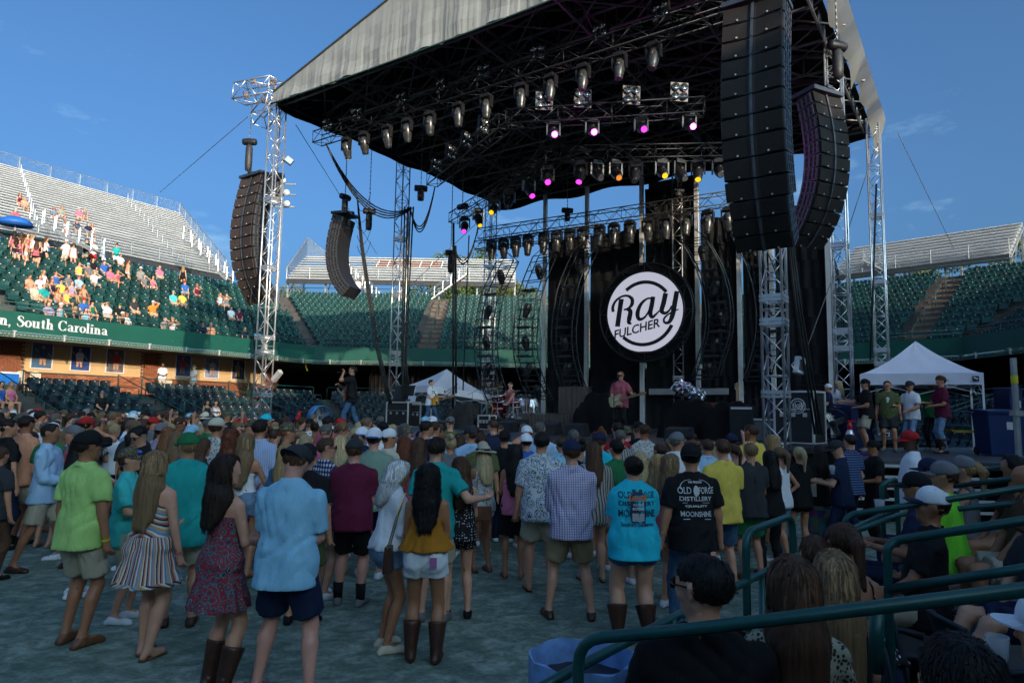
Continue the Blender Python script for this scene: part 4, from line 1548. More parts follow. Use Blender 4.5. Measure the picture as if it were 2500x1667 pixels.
def ray_logo(R,cut=True):
	"""polygons of the lettering in a disc of radius R"""
	out = []
	def L(px,py):
		return ((px-765)/380*R,(880-py)/430*R)
	def stroke(pts,ws):
		pts = [L(*p) for p in pts]
		P_,W_ = [],[]
		n = len(pts)
		for i in range(n-1):
			p0,p1,p2,p3 = pts[max(0,i-1)],pts[i],pts[i+1],pts[min(n-1,i+2)]
			for k in range(5):
				t = k/5
				P_.append(tuple(.5*((2*p1[j])+(-p0[j]+p2[j])*t+(2*p0[j]-5*p1[j]+4*p2[j]-p3[j])*t*t+(-p0[j]+3*p1[j]-3*p2[j]+p3[j])*t**3) for j in (0,1)))
				W_.append((ws[i]*(1-t)+ws[i+1]*t)/430*R)
		P_.append(pts[-1])
		W_.append(ws[-1]/430*R)
		Lf,Rt = [],[]
		for i in range(len(P_)):
			a,b = P_[max(0,i-1)],P_[min(len(P_)-1,i+1)]
			dx,dy = b[0]-a[0],b[1]-a[1]
			l = math.hypot(dx,dy) or 1
			nx,ny = -dy/l*W_[i]/2,dx/l*W_[i]/2
			Lf.append((P_[i][0]+nx,P_[i][1]+ny))
			Rt.append((P_[i][0]-nx,P_[i][1]-ny))
		for i in range(len(P_)-1):
			out.append([Lf[i],Rt[i],Rt[i+1],Lf[i+1]])
	stroke([(447,855),(444,800),(474,738),(535,695),(600,692),(645,730),(646,785),(612,828),(560,842)],[36,34,26,22,26,40,42,26,16])
	stroke([(535,720),(515,860),(493,1022)],[58,54,58])
	stroke([(590,835),(628,862),(618,940),(612,985),(640,1000)],[30,50,54,40,16])
	stroke([(855,745),(800,742),(735,800),(703,890),(718,955),(770,945),(815,880),(840,800)],[20,20,36,48,40,22,18,14])
	stroke([(862,725),(848,810),(832,900),(852,944),(890,915),(925,880)],[46,50,50,34,20,14])
	stroke([(985,700),(965,800),(945,880),(975,912),(1015,890),(1045,840)],[52,52,48,32,20,16])
	stroke([(1095,690),(1075,800),(1052,930),(1020,1005),(975,1012),(968,970),(1005,930),(1060,900),(1110,880)],[50,52,52,36,24,20,16,14,10])
	def arc(a0,a1,rx,w):
		n = 26
		for i in range(n):
			t0,t1 = math.radians(a0+(a1-a0)*i/n),math.radians(a0+(a1-a0)*(i+1)/n)
			r0,r1 = (rx-w/2)*R,(rx+w/2)*R
			out.append([(r0*math.cos(t0),r0*math.sin(t0)),(r1*math.cos(t0),r1*math.sin(t0)),(r1*math.cos(t1),r1*math.sin(t1)),(r0*math.cos(t1),r0*math.sin(t1))])
	arc(129,37,.745,.085)
	arc(228,333,.82,.085)
	return out
def text_mesh(txt,size,shear=0.,bold=.0,name='lettering',ext=.004,align='CENTER'):
	cu = bpy.data.curves.new(name,'FONT')
	cu.body = txt
	cu.size = size
	cu.shear = shear
	cu.offset = bold
	cu.extrude = ext
	cu.align_x = align
	cu.resolution_u = 3
	ob = bpy.data.objects.new(name,cu)
	COL.objects.link(ob)
	dg = bpy.context.evaluated_depsgraph_get()
	me = bpy.data.meshes.new_from_object(ob.evaluated_get(dg))
	bpy.data.objects.remove(ob)
	bpy.data.curves.remove(cu)
	me.name = name
	return me
INK = mk('black_ink',(.006,.012,.014),.6,0,0)
def logo_parts(parent,R,R3_,y0,mat,thick=.012):
	mb = MB()
	for k,poly in enumerate(ray_logo(R)):
		ar = sum(poly[i][0]*poly[(i+1) % 4][1]-poly[(i+1) % 4][0]*poly[i][1] for i in range(4))
		if ar < 0:
			poly = poly[::-1]
		mb.prism(poly,thick+.00011*k,R3_,Vector(y0))
	part('script_lettering',mb,mat,parent)
	me = text_mesh('FULCHER',.30*R,.25,.006*R)
	me.materials.append(mat)
	o = link('name_lettering',me,parent)
	o.matrix_local = Matrix.Translation(Vector(y0)+R3_ @ Vector((-.20*R,-.52*R,thick))) @ R3_.to_4x4() @ Matrix.Rotation(.20,4,'Z')
	return o
logo_parts(sign,RR,RXs,(0,-.105,0),INK)
part('hanger',chain(MB(),(0,0,RR+.4),(0,0,10.2-SG.z)),CHN,sign)
# ---- curved light ladders hanging from the rear truss
LADM = mk('ladder_steel',(.014,.020,.026),.4,.5,.2,4)
def ladder(pts,Y,label,w=1.0):
	"""pts = photo positions of its centre line from top to bottom"""
	c = [at(x,y,Y) for x,y in pts]
	t = thing('light_ladder',label,'light ladder',c[0],0,'curved light ladders hanging behind the band')
	c = [p-c[0] for p in c]
	P_ = []
	for i in range(len(c)-1):
		p0,p1,p2,p3 = c[max(0,i-1)],c[i],c[i+1],c[min(len(c)-1,i+2)]
		for k in range(4):
			q = k/4
			P_.append(.5*((2*p1)+(-p0+p2)*q+(2*p0-5*p1+4*p2-p3)*q*q+(-p0+3*p1-3*p2+p3)*q**3))
	P_.append(c[-1])
	sx,sy = U.to_3d(),VV.to_3d()
	rails = []
	for i in (-1,1):
		for j in (-1,1):
			rails.append([p+sx*(i*w/2)+sy*(j*.20) for p in P_])
	for r_ in rails:
		part('rail',MB().tube(r_,.03,5),LADM,t,smooth=True)
	n = len(P_)
	for i in range(n):
		part('rung',MB().tube([rails[0][i],rails[2][i]],.022,4),LADM,t)
		part('rung',MB().tube([rails[1][i],rails[3][i]],.022,4),LADM,t)
		if i < n-1:
			part('diagonal',MB().tube([rails[0][i],rails[1][i+1]] if i % 2 else [rails[2][i+1],rails[3][i]],.014,4),LADM,t)
	part('top_bridle',MB().tube([rails[0][0],Vector((0,0,.45)),rails[2][0]],.02,4).tube([rails[1][0],Vector((0,0,.45)),rails[3][0]],.02,4),LADM,t)
	k = 0
	for i in range(2,n-1,4):
		p = P_[i]
		y = link('fixture_head',MVD[2],t)
		y.location = p+Vector((0,0,.12))
		y.rotation_euler = (.1,.25 if k % 2 else -.2,0)
		y.scale = (.95,.95,.95)
		k += 1
	strip = MB().box((0,0,0),(.62,.10,.10))
	for q in range(7):
		strip.lathe([(.0,.0),(.022,.0),(.03,.03)],6,RXs,(-.24+.08*q,-.05,0))
	sm = strip.mesh('led_strip')
	sm.materials.append(HEADD)
	for i in range(4,n-1,4):
		o = link('led_strip',sm,t)
		o.location = P_[i]-sy*.2
		o.rotation_euler = (0,0,RZS)
	return t
ladder([(1238,640),(1203,720),(1188,800),(1187,870),(1200,930),(1222,985)],30.3,'leftmost hanging light ladder, in front of the far green seats')
ladder([(1330,625),(1297,710),(1283,800),(1284,870),(1300,930),(1320,975)],29.9,'second light ladder, half over the seats and half over the backdrop')
ladder([(1430,610),(1393,700),(1377,800),(1380,870),(1395,930),(1412,975)],29.2,'light ladder just left of the round sign')
ladder([(1695,585),(1735,660),(1755,740),(1755,810),(1738,870),(1722,925)],27.4,'light ladder just right of the round sign')
ladder([(1818,570),(1858,650),(1878,730),(1880,810),(1868,870),(1850,930)],26.8,'light ladder behind the right front tower')
ladder([(1965,560),(2003,640),(2020,730),(2022,810),(2008,880),(1985,940)],26.2,'rightmost light ladder behind the tall right tower')
# ================================================================ people
from mathutils.bvhtree import BVHTree
ADAPT = .4
class Fld:
	"""a small distance field on a grid, turned into one smooth skin"""
	def __init__(s,lo,hi,h):
		s.lo,s.h = np.array(lo,np.float32),h
		n = [int((b-a)/h)+2 for a,b in zip(lo,hi)]
		s.ax = [np.float32(lo[i]+h*np.arange(n[i])) for i in range(3)]
		s.d = np.full(n,1.,np.float32)
	def _sl(s,lo,hi):
		out = []
		for i in range(3):
			a = max(0,int((lo[i]-s.lo[i])/s.h)-1)
			b = min(len(s.ax[i]),int((hi[i]-s.lo[i])/s.h)+3)
			out.append(slice(a,max(a,b)))
		return tuple(out)
	def _cap(s,p0,p1,r0,r1,f=1.,clip=False,pleat=None,grow=.05,fx=1.):
		p0,p1 = np.array(p0,np.float32),np.array(p1,np.float32)
		rm = max(r0,r1)*max(1,fx)+grow+2*s.h
		lo,hi = np.minimum(p0,p1)-rm,np.maximum(p0,p1)+rm
		sl = s._sl(lo,hi)
		X = s.ax[0][sl[0]][:,None,None]
		Y = s.ax[1][sl[1]][None,:,None]
		Z = s.ax[2][sl[2]][None,None,:]
		if X.size == 0 or Y.size == 0 or Z.size == 0:
			return None,None
		ax,ay,az = p1-p0
		ay_,ax_ = ay/f,ax/fx
		L2 = ax_*ax_+ay_*ay_+az*az+1e-9
		x,y,z = (X-p0[0])/fx,(Y-p0[1])/f,Z-p0[2]
		t = np.clip((x*ax_+y*ay_+z*az)/L2,0,1)
		dx,dy,dz = x-t*ax_,y-t*ay_,z-t*az
		r = r0+(r1-r0)*t
		if pleat:
			a = np.arctan2(y+0*z,x+0*z)
			r = r*(1+pleat[1]*t*np.sin(pleat[0]*a+2.2*np.sin(3*a)+1.5*z))
		d = np.sqrt(dx*dx+dy*dy+dz*dz)-r
		if f != 1. or fx != 1.:
			d = d*(min(f,fx)+1)/2
		if clip:
			L = math.sqrt(ax*ax+ay*ay+az*az)+1e-6
			e = ((X-p1[0])*ax+(Y-p1[1])*ay+(Z-p1[2])*az)/L
			d = np.maximum(d,e)
		return sl,d.astype(np.float32)
	def add(s,p0,p1,r0,r1=None,f=1.,k=.03,clip=False,pleat=None,fx=1.):
		sl,d = s._cap(p0,p1,r0,r0 if r1 is None else r1,f,clip,pleat,k+.02,fx)
		if sl is None:
			return s
		a = s.d[sl]
		if k > 0:
			h = np.clip(.5+.5*(a-d)/k,0,1)
			s.d[sl] = a*(1-h)+d*h-k*h*(1-h)
		else:
			s.d[sl] = np.minimum(a,d)
		return s
	def sub(s,p0,p1,r0,r1=None,f=1.,k=.008):
		sl,d = s._cap(p0,p1,r0,r0 if r1 is None else r1,f,grow=.02)
		if sl is None:
			return s
		a = s.d[sl]
		d = -d
		h = np.clip(.5-.5*(a-d)/k,0,1)
		s.d[sl] = a*(1-h)+d*h+k*h*(1-h)
		return s
	def plane(s,p,n):
		n = np.array(n,np.float32)/np.linalg.norm(n)
		X = s.ax[0][:,None,None]-np.float32(p[0])
		Y = s.ax[1][None,:,None]-np.float32(p[1])
		Z = s.ax[2][None,None,:]-np.float32(p[2])
		s.d = np.maximum(s.d,X*n[0]+Y*n[1]+Z*n[2])
		return s
	def wrinkle(s,amp,fr=1.,seed=0.):
		if amp:
			X = s.ax[0][:,None,None]*fr
			Y = s.ax[1][None,:,None]*fr
			Z = s.ax[2][None,None,:]*fr
			def ridge(p,q=.55):
				return 1-np.abs(np.sin(.5*p))**q
			p1 = 62*X+11*Z+2.6*np.sin(8*Z+6*X+seed)+1.6*np.sin(15*X-9*Y+seed*2)
			p2 = 40*X*np.sin(seed+.7)+46*Z+2.8*np.sin(11*X+5*Z+seed)+1.5*np.sin(9*Y+13*Z)
			p3 = -38*X+30*Z+3*np.sin(6*Z-8*Y+seed*1.7)
			m = .5+.5*np.sin(7*Z+5*X+seed)*np.sin(6*X-4*Z+9*Y+seed*1.3)
			m2 = .5+.5*np.sin(9*X-6*Z+seed*2.1)
			w = 1.5*ridge(p1)*m+1.6*ridge(p2)*(1-m)*m2+1.3*ridge(p3)*(1-m)*(1-m2)-.45
			w = w+.35*np.sin(15*X+19*Z+2*np.sin(9*Z+7*Y+seed))*np.sin(17*Y-11*Z+seed)
			s.d = s.d+(amp*w).astype(np.float32)
		return s
	def groove(s,amp,n,cx=0.,cy=0.,zf=3.):
		X = s.ax[0][:,None,None]-cx
		Y = s.ax[1][None,:,None]-cy
		Z = s.ax[2][None,None,:]
		a = np.arctan2(X+0*Y,-Y+0*X)
		s.d = s.d+(amp*(np.sin(n*a+1.2*np.sin(zf*Z*3)+zf*Z)+.6*np.sin(2.3*n*a+2*np.sin(zf*2.1*Z+1)))).astype(np.float32)
		return s
	def out(s):
		g = vdb.FloatGrid(background=1.0)
		d = s.d
		d[0],d[-1],d[:,0],d[:,-1],d[:,:,0],d[:,:,-1] = 1,1,1,1,1,1
		g.copyFromArray(np.clip(d,-4*s.h,4*s.h))
		g.background = 4*s.h
		p,t,q = g.convertToPolygons(isovalue=0,adaptivity=.10 if s.h < .0125 else ADAPT)
		q = q.astype(np.int64)[:,::-1]
		t = t.astype(np.int64)[:,::-1]
		return p*s.h+s.lo,np.vstack([t,q[:,[0,1,2]],q[:,[0,2,3]]])
def ik(a,c,l1,l2,pole):
	a,c,pole = Vector(a),Vector(c),Vector(pole)
	v = c-a
	d = min(v.length,(l1+l2)*.995)
	v.normalize()
	c = a+v*d
	x = (l1*l1-l2*l2+d*d)/(2*d)
	y = math.sqrt(max(0,l1*l1-x*x))
	p = (pole-v*pole.dot(v))
	p.normalize()
	return a+v*x+p*y,c
ARM = {  # wrist (side, forward, height), pole (side, forward, height)
	'down': ((.235,.03,.80),(.4,-1,0)),'downback': ((.23,-.08,.82),(.3,-1,0)),'fold': ((.03,.24,1.07),(.6,-.5,-.6)),'hip': ((.185,.06,.99),(1,-.5,0)),'belly': ((.12,.25,1.02),(.7,-.6,-.4)),
	'phone': ((.08,.33,1.33),(.5,-.2,-1)),'cup': ((.16,.33,1.15),(.5,-.5,-.8)),'up': ((.24,.10,1.88),(.8,.2,0)),'up2': ((.16,.26,1.80),(1,.2,-.2)),'hug': ((.46,.14,1.16),(.2,-.8,-.6)),
	'face': ((.08,.20,1.55),(1,.2,-.6)),'brow': ((.06,.15,1.68),(1,.1,.1)),'reach': ((.30,.45,1.22),(.3,-.3,-1)),'mic': ((.05,.25,1.50),(.7,.1,-1)),'fist': ((.12,.30,1.25),(.7,-.4,-.8)),
	'neckfret': ((.42,.30,1.12),(.3,-.4,-1)),'strum': ((.10,.22,.98),(.8,-.8,0)),'drum': ((.20,.36,.98),(.8,-.4,-.2)),'knee': ((.14,.34,.92),(.8,-.2,-.3)),'lap': ((.08,.26,.98),(.8,-.4,-.2)),
	'wide': ((.50,.05,1.05),(.2,-.9,-.4))}
class Man:
	"""joints of one figure in its own frame, facing +y, 1.75 m tall before scaling"""
	def __init__(s,sex='m',bulk=1.,arms=('down','down'),legs='stand',lean=0.,head=(0,0),hw=None,shx=0.):
		s.sex,s.b,s.legs = sex,bulk,legs
		fem = sex == 'f'
		s.fem = fem
		s.pz = .93 if legs in ('stand','walk','wide','cross') else .55
		Rl = Matrix.Rotation(-lean,3,'X')
		pv = Vector((0,0,.93))
		sh = Vector((0,0,s.pz-.93))
		def tp(p):
			return pv+Rl @ (Vector(p)-pv)+sh
		s.tp = tp
		Rh = Euler((head[1],0,head[0])).to_matrix()
		nk = Vector((0,.0,1.54))
		def hp(p):
			return tp(nk+Rh @ (Vector(p)-nk))
		s.hp = hp
		s.hR = Rl @ Rh
		sw = (hw or (.155 if fem else .176))*(1+(bulk-1)*.45)
		s.sw = sw
		s.S = [tp((i*(sw-.010),0,1.382)) for i in (-1,1)]
		s.W,s.E = [],[]
		for i,(side,nm) in enumerate(((-1,arms[1]),(1,arms[0]))):
			w,pole = ARM[nm] if isinstance(nm,str) else nm
			kk = bulk if nm in ('down','downback','hip') else 1
			wt = Vector((side*w[0]*(1+(kk-1)*.9),w[1],w[2]))
			e,c = ik(s.S[i],tp(wt),.285,.25,(side*pole[0],pole[1],pole[2]))
			s.E.append(e)
			s.W.append(c)
		s.HIP = [Vector((i*(.082 if fem else .076)*(1+(bulk-1)*.5),0,s.pz-.02)) for i in (-1,1)]
		f = {'stand': ((-.11,.03),(.11,-.02)),'walk': ((-.10,.26),(.10,-.25)),'wide': ((-.19,.05),(.19,-.03)),'cross': ((-.05,.06),(.07,-.05))}
		s.K,s.AN,s.fd = [],[],[]
		for i in (0,1):
			sd = -1 if i == 0 else 1
			if legs in f:
				x,y = f[legs][i]
				a = Vector((x*(1+(bulk-1)*.6),y,.085))
				k,a = ik(s.HIP[i],a,.44,.42,(sd*.1,1,0))
			elif legs == 'sit':
				k = Vector((sd*.13,.44,.53))
				a = Vector((sd*.14,.42,.10))
			elif legs == 'sitout':
				k = Vector((sd*.12,.42,.56))
				a = Vector((sd*.10,.66,.16))
			else:           # drummer, knees wide
				k = Vector((sd*.26,.38,.50))
				a = Vector((sd*.24,.46,.10))
			s.K.append(k)
			s.AN.append(a)
			s.fd.append(Vector((sd*.18,1,0)).normalized())
	# ---- the body under everything
	def torso(s,F,o=0.,k=.05,low=True,bust=True):
		tp,b = s.tp,s.b
		if s.fem:
			F.add(tp((-.055,-.01,.96)),tp((.055,-.01,.96)),.118*b+o,f=.86,k=k)
			F.add(tp((0,0,.98)),tp((0,.0,1.13)),.125*b+o,.103*b+o,f=.78,k=k)
			F.add(tp((0,0,1.13)),tp((0,0,1.32)),.104*b+o,.128*b+o,f=.74,k=k)
			if bust:
				for i in (-1,1):
					F.add(tp((i*.066,.075,1.27)),tp((i*.066,.08,1.27)),.066*b**.5+o*.8,k=.03)
		else:
			F.add(tp((-.06,0,.96)),tp((.06,0,.96)),.112*b+o,f=.84,k=k)
			F.add(tp((0,.10*(b-1),1.0)),tp((0,.01,1.16)),.124*b+o,.122*b+o,f=.80,k=k)
			F.add(tp((-.03,0,1.18)),tp((-.05,0,1.33)),.108*b**.7+o,.113*b**.6+o,f=.78,k=k)
			F.add(tp((.03,0,1.18)),tp((.05,0,1.33)),.108*b**.7+o,.113*b**.6+o,f=.78,k=k)
		w = s.sw-.045
		F.add(tp((-w,-.005,1.372)),tp((w,-.005,1.372)),.056+o,f=.95,k=k)
		for i in (-1,1):
			F.add(tp((i*w*.8,-.01,1.41)),tp((i*.02,-.012,1.475)),.046+o,.050+o,k=.04)
		if low:
			for i in (-1,1):
				F.add(s.HIP[0 if i < 0 else 1]+Vector((i*-.004,-.045,.01)),s.HIP[0 if i < 0 else 1]+Vector((0,-.04,-.03)),(.084 if s.fem else .074)*b+o,k=.04)
	def arm(s,F,i,o=0.,upto=1.,clip=False,k=.02):
		a,e,w = s.S[i],s.E[i],s.W[i]
		m = (1.0 if not s.fem else .82)*s.b**.55
		if upto <= 1:
			F.add(a,a.lerp(e,upto),.050*m+o*.8,(.052-.010*upto)*m+o*(1.3 if clip else 1),k=k,clip=clip)
		else:
			F.add(a,e,.056*m+o,.042*m+o,k=k)
			t = upto-1
			F.add(e,e.lerp(w,t),.042*m+o,(.042-.014*t)*m+o,k=.015,clip=clip)
	def leg(s,F,i,o=0.,upto=2.,clip=False,k=.03,flare=0.):
		h,kn,a = s.HIP[i],s.K[i],s.AN[i]
		m = s.b**.8*(1.0 if s.fem else .94)
		if upto <= 1:
			F.add(h,h.lerp(kn,upto),.080*m+o,(.080-.026*upto)*m+o+flare,k=k,clip=clip,f=1)
			return
		F.add(h,kn,.081*m+o,.054*m+o,k=k)
		t = upto-1
		v = (a-kn)
		bk = v.cross(Vector((1,0,0))).normalized()
		if bk.y > 0:
			bk = -bk
		cm = kn+v*.30+bk*.018
		if t >= 1:
			F.add(kn,cm,.050*m+o,.056*m+o,k=.02)
			F.add(cm,a,.054*m+o,.034*m**.5+o+flare,k=.02)
		else:
			F.add(kn,kn.lerp(a,t),.052*m+o,.052*m*(1-.3*t)+o+flare,k=.02,clip=clip)
	def foot(s,F,i,o=0.,k=.02):
		a,d = s.AN[i],s.fd[i]
		z = Vector((0,0,1))
		b = a-z*(a.z-.035) if s.legs != 'sitout' else a-z*.05
		F.add(a,b-d*.045,.034+o,.030+o,k=k)
		F.add(a-z*.01,b+d*.13,.034+o,.026+o,k=k,f=1)
		F.add(b+d*.05,b+d*.15,.036+o,.028+o,k=k)
	def headf(s,F):
		hp = s.hp
		F.add(s.tp((0,-.012,1.44)),hp((0,-.008,1.58)),.056 if not s.fem else .047,.052 if not s.fem else .045,k=.025)
		F.add(hp((0,-.022,1.660)),hp((0,.018,1.662)),.086,.083,k=.02)
		F.add(hp((0,.030,1.645)),hp((0,.045,1.575)),.064,.042,k=.03)
		for i in (-1,1):
			F.add(hp((i*.045,.0,1.585)),hp((i*.014,.066,1.555)),.026,.022,k=.02)
			F.add(hp((i*.050,.062,1.622)),hp((i*.046,.055,1.61)),.022,k=.02)
			F.add(hp((i*.015,.088,1.668)),hp((i*.048,.072,1.668)),.011,k=.012)
			F.add(hp((i*.086,-.010,1.655)),hp((i*.083,-.003,1.615)),.016,.011,f=.9,k=.006)
			F.sub(hp((i*.031,.103,1.646)),hp((i*.031,.104,1.646)),.014)
			F.add(hp((i*.030,.084,1.644)),hp((i*.032,.084,1.644)),.012,k=.003)
		F.add(hp((0,.086,1.655)),hp((0,.104,1.616)),.009,.014,k=.012)
		F.add(hp((-.016,.083,1.583)),hp((.016,.083,1.583)),.010,k=.008)
		F.add(hp((-.013,.080,1.571)),hp((.013,.080,1.571)),.010,k=.006)
		F.add(hp((0,.072,1.545)),hp((0,.070,1.54)),.018,k=.015)
	def hand(s,F,i,fingers=True):
		"""palm in the field; returns finger tubes for a close figure"""
		w = s.W[i]
		d = (w-s.E[i]).normalized()
		F.add(w-d*.01,w+d*.065,.024,.034,k=.012)
		sd = Vector((1,0,0)) if abs(d.x) < .8 else Vector((0,0,1))
		n = d.cross(sd).normalized()
		sd = n.cross(d).normalized()
		if not fingers:
			F.add(w+d*.06,w+d*.125+n*.02,.028,.018,k=.012)
			return []
		out = []
		inw = n if n.y > 0 else -n
		for j,(off_,ln) in enumerate(((-.024,.062),(-.008,.075),(.009,.070),(.025,.055))):
			p0 = w+d*.055+sd*off_
			p1 = p0+d*ln*.55+inw*ln*.15+sd*off_*.25
			p2 = p1+d*ln*.35+inw*ln*.4
			p3 = p2+d*ln*.1+inw*ln*.4
			out.append(([p0,p1,p2,p3],[.011,.0105,.0095,.006]))
		tside = sd*(-1 if i else 1)*(1 if sd.y >= 0 or abs(sd.y) < .3 else -1)
		p0 = w+d*.015+tside*.018
		p1 = p0+d*.03+tside*.03+inw*.01
		p2 = p1+d*.035+inw*.012
		out.append(([p0,p1,p2],[.014,.012,.008]))
		return out
	def box(s):
		pts = s.S+s.E+s.W+s.K+s.AN+s.HIP+[s.hp((0,0,1.78)),s.hp((0,.1,1.6)),s.hp((0,-.13,1.6))]
		lo = [min(p[i] for p in pts)-.2 for i in range(3)]
		hi = [max(p[i] for p in pts)+.2 for i in range(3)]
		lo[2] = -.02 if s.legs != 'sitout' else -.02
		return lo,hi
def tubes_np(lst,n=6):
	mb = MB()
	for pts,r in lst:
		pts,r = list(pts),list(r)
		pts.append(pts[-1]+(pts[-1]-pts[-2])*.12)
		r.append(.0006)
		mb.tube(pts,r,n,caps=False)
	return np.array(mb.v,np.float32),np.array(mb.f,np.int64)
def tri(f):
	f = np.asarray(f)
	return f if f.shape[1] == 3 else np.vstack([f[:,[0,1,2]],f[:,[0,2,3]]])
def join_np(a,b):
	a,b = (a[0],tri(a[1])),(b[0],tri(b[1]))
	return np.vstack([a[0],b[0]]),np.vstack([a[1],b[1]+len(a[0])])
def build_body(m,h,fingers):
	lo,hi = m.box()
	F = Fld(lo,hi,h)
	m.torso(F)
	m.headf(F)
	tb = []
	for i in (0,1):
		m.arm(F,i,upto=2)
		tb += m.hand(F,i,fingers)
		m.leg(F,i)
		m.foot(F,i)
	r = F.out()
	if tb:
		r = join_np(r,tubes_np(tb))
	return r
def build_top(m,kind,h,amp,seed):
	lo,hi = m.box()
	hem = {'tee': .80,'polo': .80,'shirt': .78,'ls': .80,'tank': .84,'crop': 1.0,'cami': .98,'blouse': .93,'kimono': .72,'dress': .62,'long': .74,'tied': .80}.get(kind,.8)
	hemz = hem+m.pz-.93
	if m.pz < .8:
		hemz = max(hemz,m.pz-.12)
	lo[2] = hemz-.05
	F = Fld(lo,hi,h)
	loose = {'tee': .016,'polo': .016,'shirt': .020,'ls': .018,'tank': .012,'crop': .008,'cami': .012,'blouse': .026,'kimono': .03,'dress': .012,'long': .03,'tied': .024}[kind]
	m.torso(F,loose,.045,low=kind in ('cami','dress','blouse','tank'))
	if kind in ('tee','polo','shirt','ls','long','tied','kimono','tank'):
		wx = .048 if not m.fem else .034
		for i in (-1,1):
			F.add(m.tp((i*wx,0,1.30)),m.tp((i*(wx+.006),-.01,.98)),.108*m.b**.7+loose,.112*m.b+loose,f=.84,k=.04)
			F.add(m.tp((i*(wx+.006),-.012,.99)),m.tp((i*(wx+.010),-.030,.80)),.114*m.b+loose,.124*m.b+loose,f=1.0,k=.04)
	fl = {'cami': .10,'blouse': .06,'kimono': .04}.get(kind,.0)
	b = m.b
	rr = (.150 if not m.fem else .142)*b
	if kind == 'dress':
		F.add(m.tp((0,0,1.10)),m.tp((0,-.01,.60)),.105*b,.235*b,f=.85,k=.03,clip=True,pleat=(9,.09))
	elif kind in ('cami','blouse'):
		F.add(m.tp((0,0,1.20)),m.tp((0,0,hem+.01)),.12*b,rr+fl-.01,f=.82,k=.03,clip=True,pleat=(13,.06))
	elif kind != 'crop':
		F.add(m.tp((0,0,1.15)),m.tp((0,-.01,hem-.03)),(.122 if not m.fem else .112)*b,rr*1.0+.006,f=.86,k=.04,pleat=(7,.045))
	if kind in ('tee','polo','shirt','kimono','long','tied'):
		for i in (0,1):
			m.arm(F,i,.026 if kind != 'kimono' else .05,{'kimono': 1.0,'shirt': .80}.get(kind,.70),True,.02)
	elif kind in ('ls','blouse'):
		for i in (0,1):
			m.arm(F,i,.018 if kind == 'ls' else .026,1.92 if kind == 'ls' else 1.75,True,.02)
	F.wrinkle(amp*(1.2 if kind in ('shirt','ls','blouse') else 1),1.,seed)
	F.plane((0,0,hemz),(0,0,-1))
	tp = m.tp
	if kind in ('cami','dress','crop','tank'):
		zt = {'cami': 1.27,'dress': 1.30,'crop': 1.27,'tank': 1.42}[kind]
		if kind == 'tank':
			F.sub(tp((0,-.02,1.50)),tp((0,.03,1.46)),.09)
			for i in (-1,1):
				F.sub(tp((i*(m.sw+.012),0,1.33)),tp((i*(m.sw+.02),0,1.46)),.062,.075)
		else:
			F.plane(tp((0,0,zt)),tp((0,0,zt+1))-tp((0,0,zt)))
		r = F.out()
		if kind != 'tank':
			st = []
			for i in (-1,1):
				x = .085
				pts = [tp((i*x,-.085*b**.5,zt-.02)),tp((i*x*1.05,-.075,1.40)),tp((i*x,-.03,1.462)),tp((i*x,.03,1.45)),tp((i*x,.09,1.38)),tp((i*x*.9,.125,zt-.01))]
				st.append((pts,[.006]*6))
			r = join_np(r,tubes_np(st,5))
		return r
	F.sub(tp((0,-.012,1.47)),m.hp((0,-.005,1.62)),.060 if not m.fem else .062,.075)
	if kind in ('polo','shirt','ls'):          # folded collar
		n = 14
		col = Fld(*[list(v) for v in (tp((-.14,-.14,1.40)),tp((.14,.14,1.60)))],h) if False else None
		r = F.out()
		pts = []
		for k in range(n+1):
			a = math.radians(-60-300*k/n+0)
			a = math.radians(120+300*k/n)
			pts.append((tp((.073*math.cos(a),-.012+.070*math.sin(a),1.492-.022*math.sin(a))),tp((.086*math.cos(a),-.012+.085*math.sin(a),1.462-.024*math.sin(a)))))
		mb = MB()
		for k in range(n):
			(a0,b0),(a1,b1) = pts[k],pts[k+1]
			up = Vector((0,0,.006))
			mb.quad(a0,a1,b1,b0)
			mb.quad(a1+up,a0+up,b0+up*.3+(b0-a0)*.06,b1+up*.3+(b1-a1)*.06)
		return join_np(r,(np.array(mb.v,np.float32),np.array(mb.f,np.int64)))
	return F.out()
def build_bottom(m,kind,h,amp,seed):
	lo,hi = m.box()
	lo[2] = -.01
	hi[2] = m.pz+.16
	F = Fld(lo,hi,h)
	b = m.b
	g = (.118 if m.fem else .112)
	F.add(m.tp((-.055,-.01,.96)),m.tp((.055,-.01,.96)),g*b+.012,f=.86,k=.05)
	F.add(m.tp((0,0,.97)),m.tp((0,0,1.06)),(.118 if m.fem else .125)*b+.01,(.108 if m.fem else .125)*b+.008,f=.82,k=.04)
	if kind in ('shorts','minis','jorts','jeans','pants'):
		up,o,fl = {'shorts': (.80,.030,.020),'minis': (.34,.014,.022),'jorts': (.86,.02,.012),'jeans': (2,.014,.014),'pants': (2,.012,.0)}[kind]
		for i in (0,1):
			F.add(m.HIP[i]+Vector((0,-.045,.01)),m.HIP[i]+Vector((0,-.04,-.03)),(.084 if m.fem else .076)*b+.012,k=.04)
			m.leg(F,i,o,up,clip=up < 2,k=.035,flare=fl)
		F.wrinkle(amp,1.1,seed)
		if up == 2:
			F.plane((0,0,.045),(0,0,-1))
	elif kind == 'maxi':
		F.add((0,0,m.pz),(0,-.01,.07),.15*b,.27*b,f=.85,k=.04,clip=True,pleat=(11,.10))
	elif kind == 'skirt':
		F.add((0,0,m.pz),(0,0,m.pz-.36),.14*b,.21*b,f=.85,k=.04,clip=True,pleat=(11,.06))
	F.plane(m.tp((0,0,1.045)),m.tp((0,0,2))-m.tp((0,0,1)))
	return F.out()
